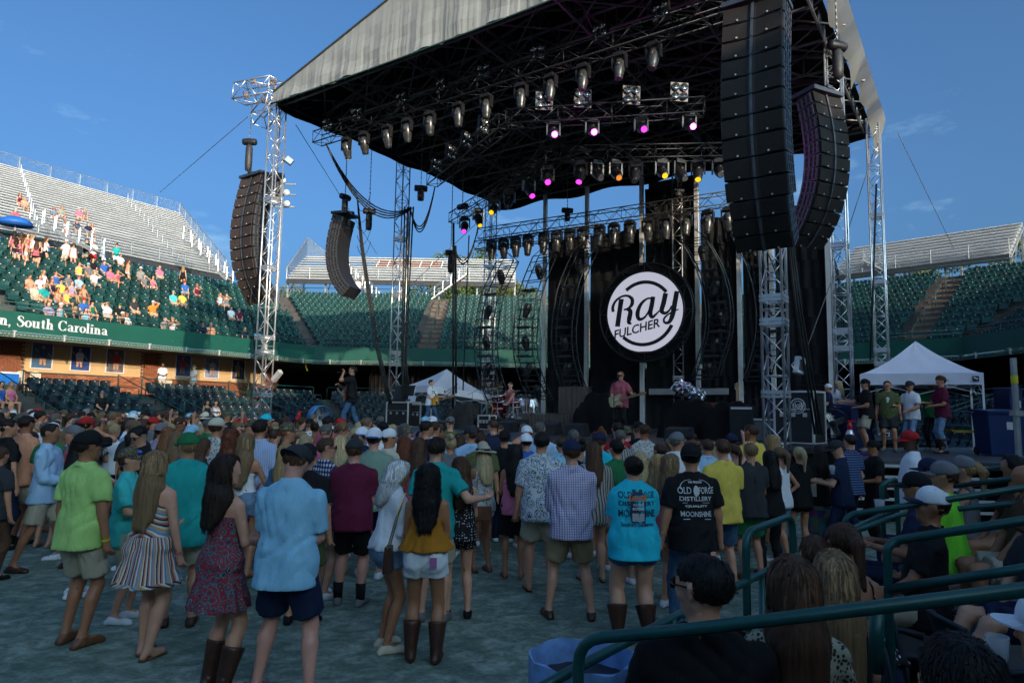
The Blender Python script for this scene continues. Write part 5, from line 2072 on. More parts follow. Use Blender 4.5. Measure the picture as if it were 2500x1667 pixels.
def build_shoes(m,kind,h):
	out = []
	lo = [-.45,-.45,-.01]
	hi = [.45,.85,.62]
	ys = [p.y for p in m.AN]
	xs_ = [p.x for p in m.AN]
	lo[1],hi[1] = min(ys)-.2,max(ys)+.3
	lo[0],hi[0] = min(xs_)-.15,max(xs_)+.15
	F = Fld(lo,hi,h)
	for i in (0,1):
		a,d = m.AN[i],m.fd[i]
		z = Vector((0,0,1))
		g = a-z*(a.z-.03) if m.legs != 'sitout' else a-z*.05
		if kind == 'boot':
			kn = m.K[i]
			F.add(a,a.lerp(kn,.62),.054,.080*m.b**.7,k=.02,clip=True)
			F.add(a,g-d*.03,.046,.044,k=.02)
			F.add(g+z*.015,g+d*.17+z*-.002,.044,.026,k=.03)
			F.add(g-d*.055+z*.005,g-d*.055-z*.03,.034,.030,k=.004)
			F.add(g+d*.02-z*.012,g+d*.18-z*.014,.040,.028,k=.004,f=1)
		elif kind == 'sandal':
			for t in (.0,1):
				pass
			F.add(g-d*.05-z*.018,g+d*.17-z*.018,.034,.036,k=.01)
			F.plane((0,0,.022),(0,0,1)) if False else None
		else:
			F.add(a+z*(.01 if kind == 'high' else -.025),g-d*.04,.044,.042,k=.02)
			F.add(g+z*.012,g+d*.15,.046,.036,k=.03)
			F.add(g-d*.05-z*.014,g+d*.165-z*.014,.042,.040,k=.004)
	if kind == 'sandal':
		F.plane((0,0,.020),(0,0,1))
	F.plane((0,0,.001),(0,0,-1))
	return F.out()
def build_hair(m,kind,h,seed=0.,curly=.0,L=.0):
	hp = m.hp
	lo = [-.32,-.42,m.hp((0,0,1.6)).z-.62-L]
	hi = [.32,.34,m.hp((0,0,1.9)).z+.06]
	c = hp((0,0,1.65))
	for i in (0,1):
		lo[i] += c[i]
		hi[i] += c[i]
	F = Fld(lo,hi,h)
	r = .0965 if kind in ('long','pony','bun','updo') else .0925
	F.add(hp((0,-.026,1.668)),hp((0,.012,1.678)),r,r-.006,k=.02)
	if kind in ('long','waves'):
		b0 = hp((0,-.06,1.62))
		b1 = m.tp((0,-.098-.01*m.b,1.42))
		b2 = m.tp((0,-.105-.04*m.b,1.26-L))
		F.add(b0,b1,.094,.090,k=.03,f=.72)
		F.add(b1,b2,.100,.062,k=.03,f=.52)
		for i in (-1,1):
			F.add(hp((i*.055,.0,1.66)),m.tp((i*.095,-.05,1.42)),.042,.036,k=.03)
			F.add(m.tp((i*.090,-.05,1.44)),m.tp((i*.075,-.12,1.29-L*.9)),.038,.026,k=.03)
			F.add(m.tp((i*.05,-.115,1.40)),m.tp((i*.045,-.14-.02*m.b,1.23-L*1.12)),.045,.018,k=.02)
		F.sub(hp((0,.11,1.58)),hp((0,.112,1.665)),.078,.068)
	elif kind == 'pony':
		F.add(hp((0,-.11,1.70)),hp((0,-.165,1.62)),.032,.040,k=.02)
		F.add(hp((0,-.165,1.62)),m.tp((0,-.15,1.38)),.040,.018,k=.02)
	elif kind in ('bun','updo'):
		q = (0,-.09,1.755) if kind == 'bun' else (0,-.12,1.69)
		F.add(hp(q),hp((.01,q[1]-.01,q[2]+.01)),.050,k=.015)
	if kind in ('short','pony','bun','updo','buzz','flow'):
		F.sub(hp((0,.11,1.58)),hp((0,.115,1.665)),.078,.066)
		for i in (-1,1):
			F.sub(hp((i*.10,.03,1.60)),hp((i*.10,.02,1.64)),.036)
		zc = {'flow': 1.54}.get(kind,1.585)
		p = hp((0,-.05,zc))
		n = m.hR @ Vector((0,-.45,-1))
		if kind in ('short','buzz','flow'):
			F.plane(p,n)
	if kind == 'flow':
		pass
	if curly:
		F.wrinkle(.011*curly,3.2,seed)
	F.groove(.0035 if kind != 'buzz' else .001,34,c.x,c.y,4.)
	return F.out()
def strands(m,base,kind,curly,n,seed,under_hat=False):
	"""locks combed over the hair volume, each a thin tapering ribbon"""
	v,f = base
	tree = BVHTree.FromPolygons([tuple(map(float,p)) for p in v],[tuple(map(int,q)) for q in f])
	g = np.random.default_rng(int(seed*100)+n)
	hp = m.hp
	crown = hp((0,-.05,1.77))
	cen = hp((0,-.01,1.66))
	V_,F_,A_s = [],[],[]
	longh = kind == 'long'
	zmin = float(v[:,2].min())
	bb = hp((0,-.2,1.6))
	for k in range(n):
		th = g.uniform(0,2*math.pi)
		ph = math.acos(g.uniform(-.05 if longh else -.35,1))
		d = m.hR @ Vector((math.sin(ph)*math.cos(th),math.sin(ph)*math.sin(th),math.cos(ph)))
		hit = tree.ray_cast(cen+d*.3,-d)
		if hit[0] is None:
			continue
		p,nn = hit[0],hit[1]
		if (m.hR.inverted() @ (p-cen)).y > .075:
			continue
		if under_hat and (m.hR.inverted() @ (p-cen)).z > .03:
			continue
		part_ = (p-crown)
		side = 1 if (m.hR.inverted() @ (p-cen)).x > 0 else -1
		steps = int(g.integers(9,19)) if longh else int(g.integers(2,4))
		st = .034 if longh else .013
		wd = g.uniform(.0022,.0052) if longh else g.uniform(.0016,.0034)
		pts,nrm = [],[]
		fl = g.uniform(.001,.006)
		ph0 = g.uniform(0,6.28)
		amp = .019*curly*g.uniform(.5,1.3)
		q = p
		for i in range(steps+1):
			lat = Vector((math.cos(ph0+i*1.7),math.sin(ph0+i*1.7),0))*amp*min(1,i/3)
			pts.append(q+nn*fl*(1+.5*i/steps)+lat)
			nrm.append(nn.copy())
			dr = Vector((0,0,-1)) if (longh and (i > 1 or q.z < cen.z)) else (q-crown).normalized()+Vector((side*.1,-.45,-.35))
			dr = dr+Vector((g.normal()*.07,g.normal()*.07,0))
			dr = dr-nn*dr.dot(nn)
			if dr.length < 1e-3:
				break
			q2 = q+dr.normalized()*st
			h2 = tree.find_nearest(q2,.08)
			if h2[0] is None:
				break
			if h2[0].z < zmin+.012 and longh:
				pts.append(q2+nn*fl+Vector((0,0,-g.uniform(.0,.03))))
				nrm.append(nn.copy())
				break
			q,nn = h2[0],h2[1]
			if nn.dot(q-cen) < 0 and q.z > cen.z-.1:
				nn = -nn
		if len(pts) < 3:
			continue
		a = float(g.random())**1.5
		o = len(V_)
		L = len(pts)
		for i,(c,nn_) in enumerate(zip(pts,nrm)):
			t = pts[min(i+1,L-1)]-pts[max(i-1,0)]
			s_ = t.cross(nn_)
			if s_.length < 1e-6:
				s_ = Vector((1,0,0))
			s_.normalize()
			w = wd*(1-.85*(i/(L-1))**2)
			V_ += [c-s_*w,c+s_*w]
			A_s += [a]*2
			if i:
				b = o+2*i
				F_ += [(b-2,b-1,b+1,b)]
	if not V_:
		return base,None
	vv = np.array([tuple(x) for x in V_],np.float32)
	ff = np.array(F_,np.int64)
	A = np.concatenate([np.full(len(v),.12,np.float32),np.array(A_s,np.float32)])
	return (np.vstack([v,vv]),np.vstack([tri(f),tri(ff)+len(v)])),A
def build_hat(m,kind,h):
	"""returns list of (part name, geometry)"""
	hp = m.hp
	c = hp((0,0,1.7))
	lo = [c.x-.30,c.y-.30,c.z-.15]
	hi = [c.x+.30,c.y+.30,c.z+.22]
	R = m.hR
	out = []
	F = Fld(lo,hi,h)
	if kind == 'straw':
		F.add(hp((0,-.022,1.68)),hp((0,.012,1.735)),.103,.082,k=.02)
		F.plane(hp((0,0,1.68)),R @ Vector((0,0,-1)))
		out.append(('crown',F.out()))
		mb = MB()
		n = 28
		ri = [hp((.100*math.cos(2*math.pi*i/n),-.005+.115*math.sin(2*math.pi*i/n),1.686)) for i in range(n)]
		ro = [hp((.185*math.cos(2*math.pi*i/n),-.005+.205*math.sin(2*math.pi*i/n),1.672+.012*math.sin(4*math.pi*i/n))) for i in range(n)]
		dn = R @ Vector((0,0,-.008))
		mb.rings([ri,ro,[p+dn for p in ro],[p+dn for p in ri]],caps=False,closed=True)
		out.append(('brim',(np.array(mb.v,np.float32),np.array(mb.f,np.int64))))
		mb = MB()
		mb.rings([[hp((.1035*math.cos(2*math.pi*i/n),-.005+.121*math.sin(2*math.pi*i/n),z)) for i in range(n)] for z in (1.687,1.712)],caps=False)
		out.append(('band',(np.array(mb.v,np.float32),np.array(mb.f,np.int64))))
		return out
	s = -1 if kind.endswith('back') else 1
	F.add(hp((0,-.022,1.676)),hp((0,.012,1.694)),.0995,.0955,k=.02)
	F.plane(hp((0,0,1.664)),R @ Vector((0,-.10*s,-1)))
	if kind == 'truckerback':          # the opening over the strap
		F.sub(hp((0,.12,1.675)),hp((0,.125,1.675)),.042)
	out.append(('crown',F.out()))
	mb = MB()
	n = 12
	top_,bot_ = [],[]
	for i in range(n+1):
		a = math.pi*i/n
		x = .078*math.cos(a)
		yi = .060*math.sin(a)**.5+.034
		yo = .040+.145*math.sin(a)**.75
		top_.append((hp((x,s*yi-.003,1.672+.010*math.sin(a))),hp((x*1.02,s*yo,1.655+.018*math.sin(a)))))
	dn = R @ Vector((0,0,-.007))
	for i in range(n):
		(a0,b0),(a1,b1) = top_[i],top_[i+1]
		mb.quad(a0,b0,b1,a1)
		mb.quad(a0+dn,a1+dn,b1+dn,b0+dn)
		mb.quad(b0,b0+dn,b1+dn,b1)
	out.append(('bill',(np.array(mb.v,np.float32),np.array(mb.f,np.int64))))
	return out
# ---- colours
SK = {'fair': (.66,.33,.21),'mid': (.56,.255,.145),'tan': (.40,.17,.085),'dark': (.11,.052,.030),'pink': (.70,.33,.24)}
HC = {'blonde': (.46,.28,.12),'light': (.60,.45,.24),'brown': (.095,.044,.022),'dark': (.026,.014,.009),'black': (.010,.008,.007),'red': (.17,.045,.018),'silver': (.52,.51,.50),'grey': (.18,.17,.15),'dirty': (.26,.155,.075),'ginger': (.30,.11,.04)}
CC = {'white': (.78,.79,.82),'black': (.010,.010,.011),'navy': (.012,.020,.055),'blue': (.03,.12,.42),'lblue': (.28,.56,.74),'sky': (.36,.54,.74),'teal': (.015,.34,.32),'aqua': (.06,.55,.53),'cyan': (.02,.52,.66),
	  'green': (.02,.16,.06),'lime': (.42,.66,.20),'neon': (.22,.80,.05),'olive': (.10,.12,.045),'sage': (.22,.32,.25),'yellow': (.78,.58,.10),'mustard': (.42,.16,.012),'orange': (.75,.22,.03),'peach': (.75,.33,.20),'pink': (.62,.16,.26),
	  'rose': (.42,.10,.13),'maroon': (.13,.012,.040),'red': (.45,.02,.02),'grey': (.17,.17,.18),'dgrey': (.035,.037,.042),'khaki': (.44,.38,.28),'tan': (.28,.21,.12),'brown': (.09,.045,.025),'denim': (.055,.12,.22),'ldenim': (.17,.27,.40),
	  'cream': (.62,.55,.42),'lav': (.36,.30,.44),'purple': (.10,.03,.16)}
CW = {'lblue': 'light blue','sky': 'pale blue','lime': 'lime green','neon': 'neon green','dgrey': 'dark grey','ldenim': 'light denim','lav': 'lavender','cyan': 'turquoise'}
def skin(k):
	m = mk('skin_'+k,SK[k],.48,0,.08,9,bump=.05,bs=80)
	m.node_tree.nodes['Principled BSDF'].inputs['Subsurface Weight'].default_value = .06
	m.node_tree.nodes['Principled BSDF'].inputs['Subsurface Scale'].default_value = .02
	return m
def cloth(k):
	return mk('cloth_'+k,CC[k],.85,0,.16,5,bump=.8,bs=13,stretch=(1,1,.5),spec=.25)
def denim(k):
	return mk('denim_'+k,CC[k],.85,0,.28,16,bump=.3,bs=60,spec=.25)
def hairm(k):
	nm = 'hair_'+k
	if nm in MATS:
		return MATS[nm]
	c = HC[k]
	m = mk(nm,c,.6,0,.45,1.0,stretch=(70,70,3.2),bump=.4,bs=1.0,spec=.28)
	t = m.node_tree
	p = t.nodes['Principled BSDF']
	src = p.inputs['Base Color'].links[0].from_socket
	a = t.nodes.new('ShaderNodeAttribute')
	a.attribute_name = 'strand'
	r = t.nodes.new('ShaderNodeMapRange')
	r.inputs['To Min'].default_value = .62
	r.inputs['To Max'].default_value = 1.9
	t.links.new(a.outputs['Fac'],r.inputs['Value'])
	h = t.nodes.new('ShaderNodeVectorMath')
	h.operation = 'SCALE'
	t.links.new(src,h.inputs[0])
	t.links.new(r.outputs[0],h.inputs['Scale'])
	t.links.new(h.outputs[0],p.inputs['Base Color'])
	return m
def pattern(name,fn):
	if name in MATS:
		return MATS[name]
	m = bpy.data.materials.new(name)
	MATS[name] = m
	m.use_nodes = True
	t = m.node_tree
	p = t.nodes['Principled BSDF']
	p.inputs['Roughness'].default_value = .85
	p.inputs['Specular IOR Level'].default_value = .25
	tcn = t.nodes.new('ShaderNodeTexCoord')
	sp = t.nodes.new('ShaderNodeSeparateXYZ')
	t.links.new(tcn.outputs['Object'],sp.inputs[0])
	def N(ty,**kw):
		n = t.nodes.new(ty)
		for k,v in kw.items():
			if k in ('operation','data_type','feature','distance','blend_type'):
				setattr(n,k,v)
		return n
	def math_(op,a,b=None,c=None):
		n = N('ShaderNodeMath',operation=op)
		for i,v in enumerate((a,b,c)):
			if v is None:
				continue
			if isinstance(v,(int,float)):
				n.inputs[i].default_value = v
			else:
				t.links.new(v,n.inputs[i])
		return n.outputs[0]
	def ramp(fac,stops,const=True):
		r = N('ShaderNodeValToRGB')
		if const:
			r.color_ramp.interpolation = 'CONSTANT'
		e = r.color_ramp.elements
		e[0].position,e[0].color = stops[0][0],(*stops[0][1],1)
		e[1].position,e[1].color = stops[1][0],(*stops[1][1],1)
		for pos,c in stops[2:]:
			k = e.new(pos)
			k.color = (*c,1)
		t.links.new(fac,r.inputs[0])
		return r.outputs[0]
	def vor(scale,feature='F1',vec=None,rand=1.):
		n = N('ShaderNodeTexVoronoi',feature=feature)
		n.inputs['Scale'].default_value = scale
		n.inputs['Randomness'].default_value = rand
		t.links.new(vec or tcn.outputs['Object'],n.inputs['Vector'])
		return n
	def noise(scale,detail=3):
		n = N('ShaderNodeTexNoise')
		n.inputs['Scale'].default_value = scale
		n.inputs['Detail'].default_value = detail
		t.links.new(tcn.outputs['Object'],n.inputs['Vector'])
		return n.outputs[0]
	def mix(f,a,b):
		n = N('ShaderNodeMix',data_type='RGBA')
		for k,v in (('Factor',f),('A',a),('B',b)):
			if isinstance(v,tuple):
				n.inputs[k].default_value = (*v,1)
			elif isinstance(v,(int,float)):
				n.inputs[k].default_value = v
			else:
				t.links.new(v,n.inputs[k])
		return n.outputs['Result']
	col = fn(sp.outputs[0],sp.outputs[1],sp.outputs[2],math_,ramp,vor,noise,mix)
	t.links.new(col,p.inputs['Base Color'])
	return m
def frac(M_,v,s):
	return M_('FRACT',M_('MULTIPLY',v,s))
def pat(k):
	W_,N_c = CC['white'],(.02,.03,.10)
	if k == 'sunstripe':      # vertical stripes, bands at the bust and hem
		cs = [(.70,.66,.58),(.62,.24,.10),(.02,.03,.08),(.65,.62,.60),(.55,.36,.06),(.40,.30,.45),(.10,.30,.38),(.70,.66,.6),(.60,.22,.12),(.03,.05,.12)]
		def f(x,y,z,M_,ramp,vor,noise,mix):
			a = M_('ARCTAN2',x,y)
			v = ramp(frac(M_,M_('ADD',a,7.),2.2),[(i/10,c) for i,c in enumerate(cs)])
			b = ramp(frac(M_,M_('ADD',z,M_('MULTIPLY',M_('ABSOLUTE',x),.5)),6.5),[(i/10,c) for i,c in enumerate(cs[::-1])])
			top = M_('GREATER_THAN',z,1.03)
			hem = M_('LESS_THAN',z,.655)
			return mix(M_('MAXIMUM',top,hem),v,b)
		return pattern('sunstripe_print',f)
	if k == 'paisley':
		def f(x,y,z,M_,ramp,vor,noise,mix):
			v = vor(19).outputs['Distance']
			return ramp(frac(M_,v,2.6),[(0,(.02,.03,.05)),(.12,(.05,.22,.24)),(.24,(.02,.03,.05)),(.36,(.30,.25,.27)),(.48,(.03,.04,.07)),(.62,(.34,.02,.035)),(.9,(.42,.04,.06))])
		return pattern('paisley_print',f)
	if k == 'check':
		def f(x,y,z,M_,ramp,vor,noise,mix):
			a = M_('LESS_THAN',frac(M_,x,42),.30)
			b = M_('LESS_THAN',frac(M_,z,42),.30)
			c = mix(a,(.62,.60,.68),(.32,.13,.28))
			return mix(M_('MULTIPLY',b,.8),c,(.16,.20,.48))
		return pattern('pink_blue_check',f)
	if k == 'navycheck':
		def f(x,y,z,M_,ramp,vor,noise,mix):
			a = M_('LESS_THAN',frac(M_,M_('ADD',x,y),20),.5)
			b = M_('LESS_THAN',frac(M_,z,20),.5)
			return ramp(M_('MULTIPLY',M_('ADD',a,b),.5),[(0,(.015,.02,.06)),(.3,(.10,.12,.22)),(.8,(.6,.6,.65))])
		return pattern('navy_white_check',f)
	if k == 'hawaii':
		def f(x,y,z,M_,ramp,vor,noise,mix):
			n = vor(13)
			v = ramp(M_('ADD',M_('MULTIPLY',n.outputs['Distance'],.9),M_('MULTIPLY',noise(40),.5)),[(0,(.03,.06,.16)),(.32,(.10,.18,.34)),(.40,(.60,.63,.68)),(.56,(.04,.07,.17)),(.63,(.58,.60,.66)),(.76,(.06,.16,.10)),(.84,(.6,.6,.64))])
			return v
		return pattern('tropical_print',f)
	if k == 'bwprint':
		def f(x,y,z,M_,ramp,vor,noise,mix):
			v = vor(26).outputs['Distance']
			return ramp(M_('ADD',v,M_('MULTIPLY',noise(60),.35)),[(0,(.05,.06,.07)),(.38,(.05,.06,.07)),(.44,(.55,.55,.52)),(.62,(.10,.11,.12)),(.68,(.58,.58,.55))])
		return pattern('grey_floral_print',f)
	if k == 'stripe':
		def f(x,y,z,M_,ramp,vor,noise,mix):
			return ramp(frac(M_,M_('ADD',x,M_('MULTIPLY',y,.4)),22),[(0,(.06,.09,.09)),(.35,(.55,.5,.45)),(.55,(.20,.09,.10)),(.68,(.5,.47,.42)),(.85,(.05,.08,.09))])
		return pattern('thin_stripes',f)
	if k == 'bluestripe':
		def f(x,y,z,M_,ramp,vor,noise,mix):
			return ramp(frac(M_,M_('ADD',x,y),30),[(0,(.25,.42,.66)),(.5,(.50,.62,.78)),(.75,(.5,.4,.55))])
		return pattern('blue_pinstripe',f)
	if k == 'hstripe':
		def f(x,y,z,M_,ramp,vor,noise,mix):
			return ramp(frac(M_,z,26),[(0,(.02,.035,.10)),(.55,(.10,.16,.30))])
		return pattern('navy_bands',f)
	if k == 'dots':
		def f(x,y,z,M_,ramp,vor,noise,mix):
			return ramp(vor(34,rand=.4).outputs['Distance'],[(0,(.6,.6,.6)),(.26,(.012,.012,.014))])
		return pattern('black_dots',f)
	if k == 'leopard':
		def f(x,y,z,M_,ramp,vor,noise,mix):
			v = vor(48,rand=.9).outputs['Distance']
			return ramp(M_('ADD',v,M_('MULTIPLY',noise(90),.2)),[(0,(.03,.03,.025)),(.42,(.03,.03,.03)),(.50,(.38,.36,.26))])
		return pattern('spotted_print',f)
	if k == 'patch':
		def f(x,y,z,M_,ramp,vor,noise,mix):
			n = vor(9,rand=.2)
			c = n.outputs['Color']
			return mix(.85,c,(.03,.03,.06))
		return pattern('patchwork_print',f)
	if k == 'camo':
		def f(x,y,z,M_,ramp,vor,noise,mix):
			return ramp(noise(24),[(0,(.06,.045,.025)),(.45,(.16,.13,.08)),(.53,(.03,.03,.02)),(.6,(.22,.20,.14))])
		return pattern('camouflage',f)
	if k == 'flag':
		def f(x,y,z,M_,ramp,vor,noise,mix):
			return ramp(frac(M_,M_('ADD',z,M_('MULTIPLY',x,.6)),26),[(0,(.45,.02,.04)),(.4,(.6,.6,.65)),(.7,(.05,.07,.25))])
		return pattern('flag_print',f)
	return cloth(k)
PATS = {'sunstripe': 'multicoloured striped','paisley': 'red paisley','check': 'pink and blue checked','navycheck': 'navy checked','hawaii': 'blue tropical print','bwprint': 'grey floral','stripe': 'thin striped','bluestripe': 'blue pinstriped',
		'hstripe': 'navy banded','dots': 'black dotted','leopard': 'spotted','patch': 'patchwork','camo': 'camouflage','flag': 'flag patterned'}
LEATHER = mk('brown_leather',(.055,.020,.011),.4,0,.35,14)
LEATH2 = mk('tan_leather',(.16,.065,.025),.45,0,.3,14)
SHOEC = {'brown': LEATHER,'tan': LEATH2}
GLASS = mk('sunglass_lens',(.006,.006,.008),.08,0,0)
EYE = mk('eye_dark',(.02,.015,.012),.2,0,0)
GEO = {}
def geo(key,fn,name):
	"""meshes are shared between figures of one build"""
	if key not in GEO:
		v,f = fn()
		GEO[key] = mesh_np(name,np.asarray(v),np.asarray(f))
		GEO[key].materials.append(None)
	return GEO[key]
def put(name,me,mat,parent=None):
	o = bpy.data.objects.new(name,me)
	COL.objects.link(o)
	if parent is not None:
		o.parent = parent
	o.material_slots[0].link = 'OBJECT'
	o.material_slots[0].material = mat
	return o
def person(pos,yaw,height,label,sex='m',bulk=1.,arms=('down','down'),legs='stand',lean=0.,head=(0,0),skin_='mid',top=None,bottom=None,shoes=None,hair=None,hat=None,
		   group='people in the crowd on the court',lod=.02,fingers=False,extras=(),seed=None,glasses=False,hairlen=0.,curly=0.):
	"""one person: the body is the top-level mesh, clothes, hair and hat its children"""
	key = (sex,round(bulk,2),arms,legs,round(lean,2),head,lod,fingers)
	m = Man(sex,bulk,arms,legs,lean,head)
	sd_ = (hash_(key) % 17)*.7 if seed is None else seed
	amp = .013
	o = put('person',geo(('body',)+key,lambda: build_body(m,lod*1.28 if lod < .018 else lod*1.12,fingers),'body'),skin(skin_))
	o.location = pos
	o.rotation_euler = (0,0,yaw)
	s = height/1.765 if legs in ('stand','walk','wide','cross') else height/1.75
	o.scale = (s,s,s)
	tag(o,label,'person',group)
	if top:
		kd,c = top
		nm = {'tee': 't_shirt','polo': 'polo_shirt','shirt': 'shirt','ls': 'long_sleeved_shirt','tank': 'tank_top','crop': 'crop_top','cami': 'camisole','blouse': 'blouse','kimono': 'kimono','dress': 'dress','long': 't_shirt','tied': 't_shirt'}[kd]
		put(nm,geo(('top',kd,sd_)+key,lambda: build_top(m,kd,lod,amp,sd_),nm),pat(c),o)
	if bottom:
		kd,c = bottom
		nm = {'shorts': 'shorts','minis': 'shorts','jorts': 'shorts','jeans': 'jeans','pants': 'trousers','maxi': 'skirt','skirt': 'skirt'}[kd]
		mt = denim(c) if c in ('denim','ldenim') else pat(c)
		put(nm,geo(('bot',kd)+key,lambda: build_bottom(m,kd,lod,amp*.8,sd_+2),nm),mt,o)
	if shoes:
		kd,c = shoes
		mt = SHOEC.get(c) or cloth(c)
		put({'boot': 'boots','sandal': 'sandals'}.get(kd,'shoes'),geo(('shoe',kd)+key,lambda: build_shoes(m,kd,max(.012,min(lod,.018))),'shoes'),mt,o)
	if hair:
		kd,c = hair
		hk_ = ('hair',kd,hairlen,curly,bool(hat))+key
		if hk_ not in GEO:
			bs = build_hair(m,kd,.012 if lod < .009 else .015 if lod < .018 else .021,sd_,curly,hairlen)
			at_ = None
			if fingers:
				n_ = {'long': 1300 if lod < .0085 else 650 if lod < .011 else 200}.get(kd,1500 if lod < .0085 else 500 if lod < .011 else 160)
				bs,at_ = strands(m,bs,'long' if kd in ('long',) else kd,curly,n_,sd_+1,bool(hat))
			me = mesh_np('hair',np.asarray(bs[0]),np.asarray(bs[1]))
			if at_ is not None and len(me.vertices) == len(at_):
				me.attributes.new('strand','FLOAT','POINT').data.foreach_set('value',at_)
			me.materials.append(None)
			GEO[hk_] = me
		put('hair',GEO[hk_],hairm(c),o)
	if hat:
		kd,c = hat[:2]
		gk = ('hat',kd)+key
		if gk not in GEO:
			GEO[gk] = []
			for nm,(v,f) in build_hat(m,kd,.011 if lod < .018 else .017):
				me = mesh_np(nm,np.asarray(v),np.asarray(f))
				me.materials.append(None)
				GEO[gk].append((nm,me))
		pm = None
		for nm,me in GEO[gk]:
			mt = pat(c) if nm == 'crown' else pat(hat[2] if len(hat) > 2 else c) if nm == 'bill' else cloth('black') if nm == 'band' else pat(c)
			q = put({'crown': 'hat' if kd == 'straw' else 'cap'}.get(nm,nm),me,mt,pm or o)
			pm = pm or q
	if glasses:
		gk = ('glasses',)+key
		if gk not in GEO:
			mb = MB()
			for i in (-1,1):
				R = m.hR @ Matrix.Rotation(math.pi/2,3,'X')
				mb.lathe([(0,.012),(.022,.008),(.027,0),(.022,-.004),(0,-.004)],10,R,m.hp((i*.034,.106,1.648)))
				mb.tube([m.hp((i*.06,.100,1.652)),m.hp((i*.092,.06,1.655)),m.hp((i*.094,-.01,1.655))],.0045,4)
			mb.tube([m.hp((-.015,.108,1.654)),m.hp((.015,.108,1.654))],.004,4)
			me = mb.mesh('sunglasses')
			me.materials.append(None)
			GEO[gk] = me
		put('sunglasses',GEO[gk],GLASS,o)
	o['man'] = 0
	del o['man']
	return o,m
def hash_(k):
	h = 7
	for ch in repr(k):
		h = (h*31+ord(ch)) % 1000003
	return h
def face_to(p,q):
	d = Vector((q[0]-p[0],q[1]-p[1]))
	return math.atan2(-d.x,d.y)
# ================================================================ the crowd
def project(p):
	v = Vector(p)-Vector((0,0,CAMH))
	d = v.dot(fwd)
	return (1250+FPX*v.dot(RT)/d,833.5-FPX*v.dot(UP)/d)
STAGE_MID = (-1.0,26.0)
HERO = []
def H_(x,yh,D,label,turn=0.,height=None,base=0.,**kw):
	p = at(x,yh,D)
	hgt = height or min(2.0,max(1.45,p.z-base))
	yaw = face_to((p.x,p.y),STAGE_MID)+turn
	d = kw.pop('lod',None) or (.0105 if D < 7.2 else .013 if D < 9.5 else .016)
	kw.setdefault('fingers',D < 9.5)
	sn = kw.pop('skin','mid')
	o,m = person((p.x,p.y,base),yaw,hgt,label,lod=d,skin_=sn,**kw)
	HERO.append((p.x,p.y))
	return o,m
def band(o,m,i,mat,t=.93,r=.036):
	"""wristband"""
	e,w = m.E[i],m.W[i]
	c = e.lerp(w,t)
	d = (w-e).normalized()
	a = d.orthogonal().normalized()
	b = d.cross(a)
	mb = MB()
	mb.rings([[c+d*z+(a*math.cos(k*.6283)+b*math.sin(k*.6283))*r for k in range(10)] for z in (-.009,.009)],caps=False)
	part('wristband',mb,mat,o)
BANDY = mk('yellow_band',(.55,.55,.03),.5)
BANDW = mk('white_band',(.6,.6,.6),.5)
def shirt_of(o):
	for c in o.children:
		if 'shirt' in c.name or c.name.startswith(('tank','camisole','dress')):
			return c
def decal(shirt,parts_,cx=0.,cz=1.2,back=True):
	"""lays flat print on the back of a shirt: parts_ = [(mesh or MB in xz, material, part name)]"""
	me = shirt.data
	tree = BVHTree.FromPolygons([v.co[:] for v in me.vertices],[tuple(p.vertices) for p in me.polygons])
	for k,(geo_,mat,nm) in enumerate(parts_):
		if isinstance(geo_,MB):
			g = geo_.mesh(nm)
		else:
			g = geo_
			g.name = nm
		s = 1 if back else -1
		vs = [v.co.copy() for v in g.vertices]
		for v,co in zip(g.vertices,vs):
			x,z = cx+co.x*s,cz+co.y
			hit = tree.ray_cast(Vector((x,-s,z)),Vector((0,s,0)))
			y = hit[0].y if hit[0] is not None else -s*.15
			v.co = (x,y-s*(.0045+.0012*k),z)
		g.materials.clear()
		g.materials.append(mat)
		link(nm,g,shirt)
# ---- nearest people, left to right
H_(66,1013,10.0,'man from behind in a peach t-shirt with a teal back print and khaki shorts',top=('tee','peach'),bottom=('shorts','khaki'),shoes=('high','black'),hair=('flow','dark'),skin='tan',arms=('fold','down'),bulk=1.1)
o = bpy.context.scene.objects[-1]
pe = [q for q in COL.objects if q.get('label','').startswith('man from behind in a peach')][0]
mb = MB()
for k in range(9):
	a = math.pi*(.05+.9*k/8)
	mb.add([(.05*math.cos(a-.08),.05*math.sin(a-.08),0),(.12*math.cos(a),.12*math.sin(a),0),(.05*math.cos(a+.08),.05*math.sin(a+.08),0)],[(0,1,2)])
mb.add([(.055*math.cos(2*math.pi*i/14),-.03+.075*math.sin(2*math.pi*i/14),0) for i in range(14)],[tuple(range(14))])
decal(shirt_of(pe),[(mb,mk('teal_print',(.03,.22,.24),.7,0,.2,30),'back_print')],-.02,1.22)
H_(125,1032,8.5,'man in a light blue long sleeved shirt and khaki shorts looking right',turn=-1.15,top=('ls','sky'),bottom=('shorts','khaki'),shoes=('shoe','brown'),hair=('short','dark'),skin='tan',arms=('fold','fold'),legs='walk')
o,m = H_(217,1055,5.95,'tall man from behind in a lime green polo shirt, khaki shorts and a black cap',turn=-.15,top=('polo','lime'),bottom=('shorts','khaki'),shoes=('shoe','tan'),hair=('short','dark'),hat=('cap','black'),skin='tan',head=(-.5,.0),bulk=1.08,legs='stand')
band(o,m,1,BANDY)
o,m = H_(322,1094,6.6,'young man in an aqua shirt and camouflage cap with mirrored glasses on it',turn=-1.3,top=('shirt','aqua'),bottom=('shorts','khaki'),shoes=('shoe','white'),hair=('short','brown'),hat=('cap','camo'),skin='fair',arms=('cup','cup'),head=(.1,.15))
mb = MB()
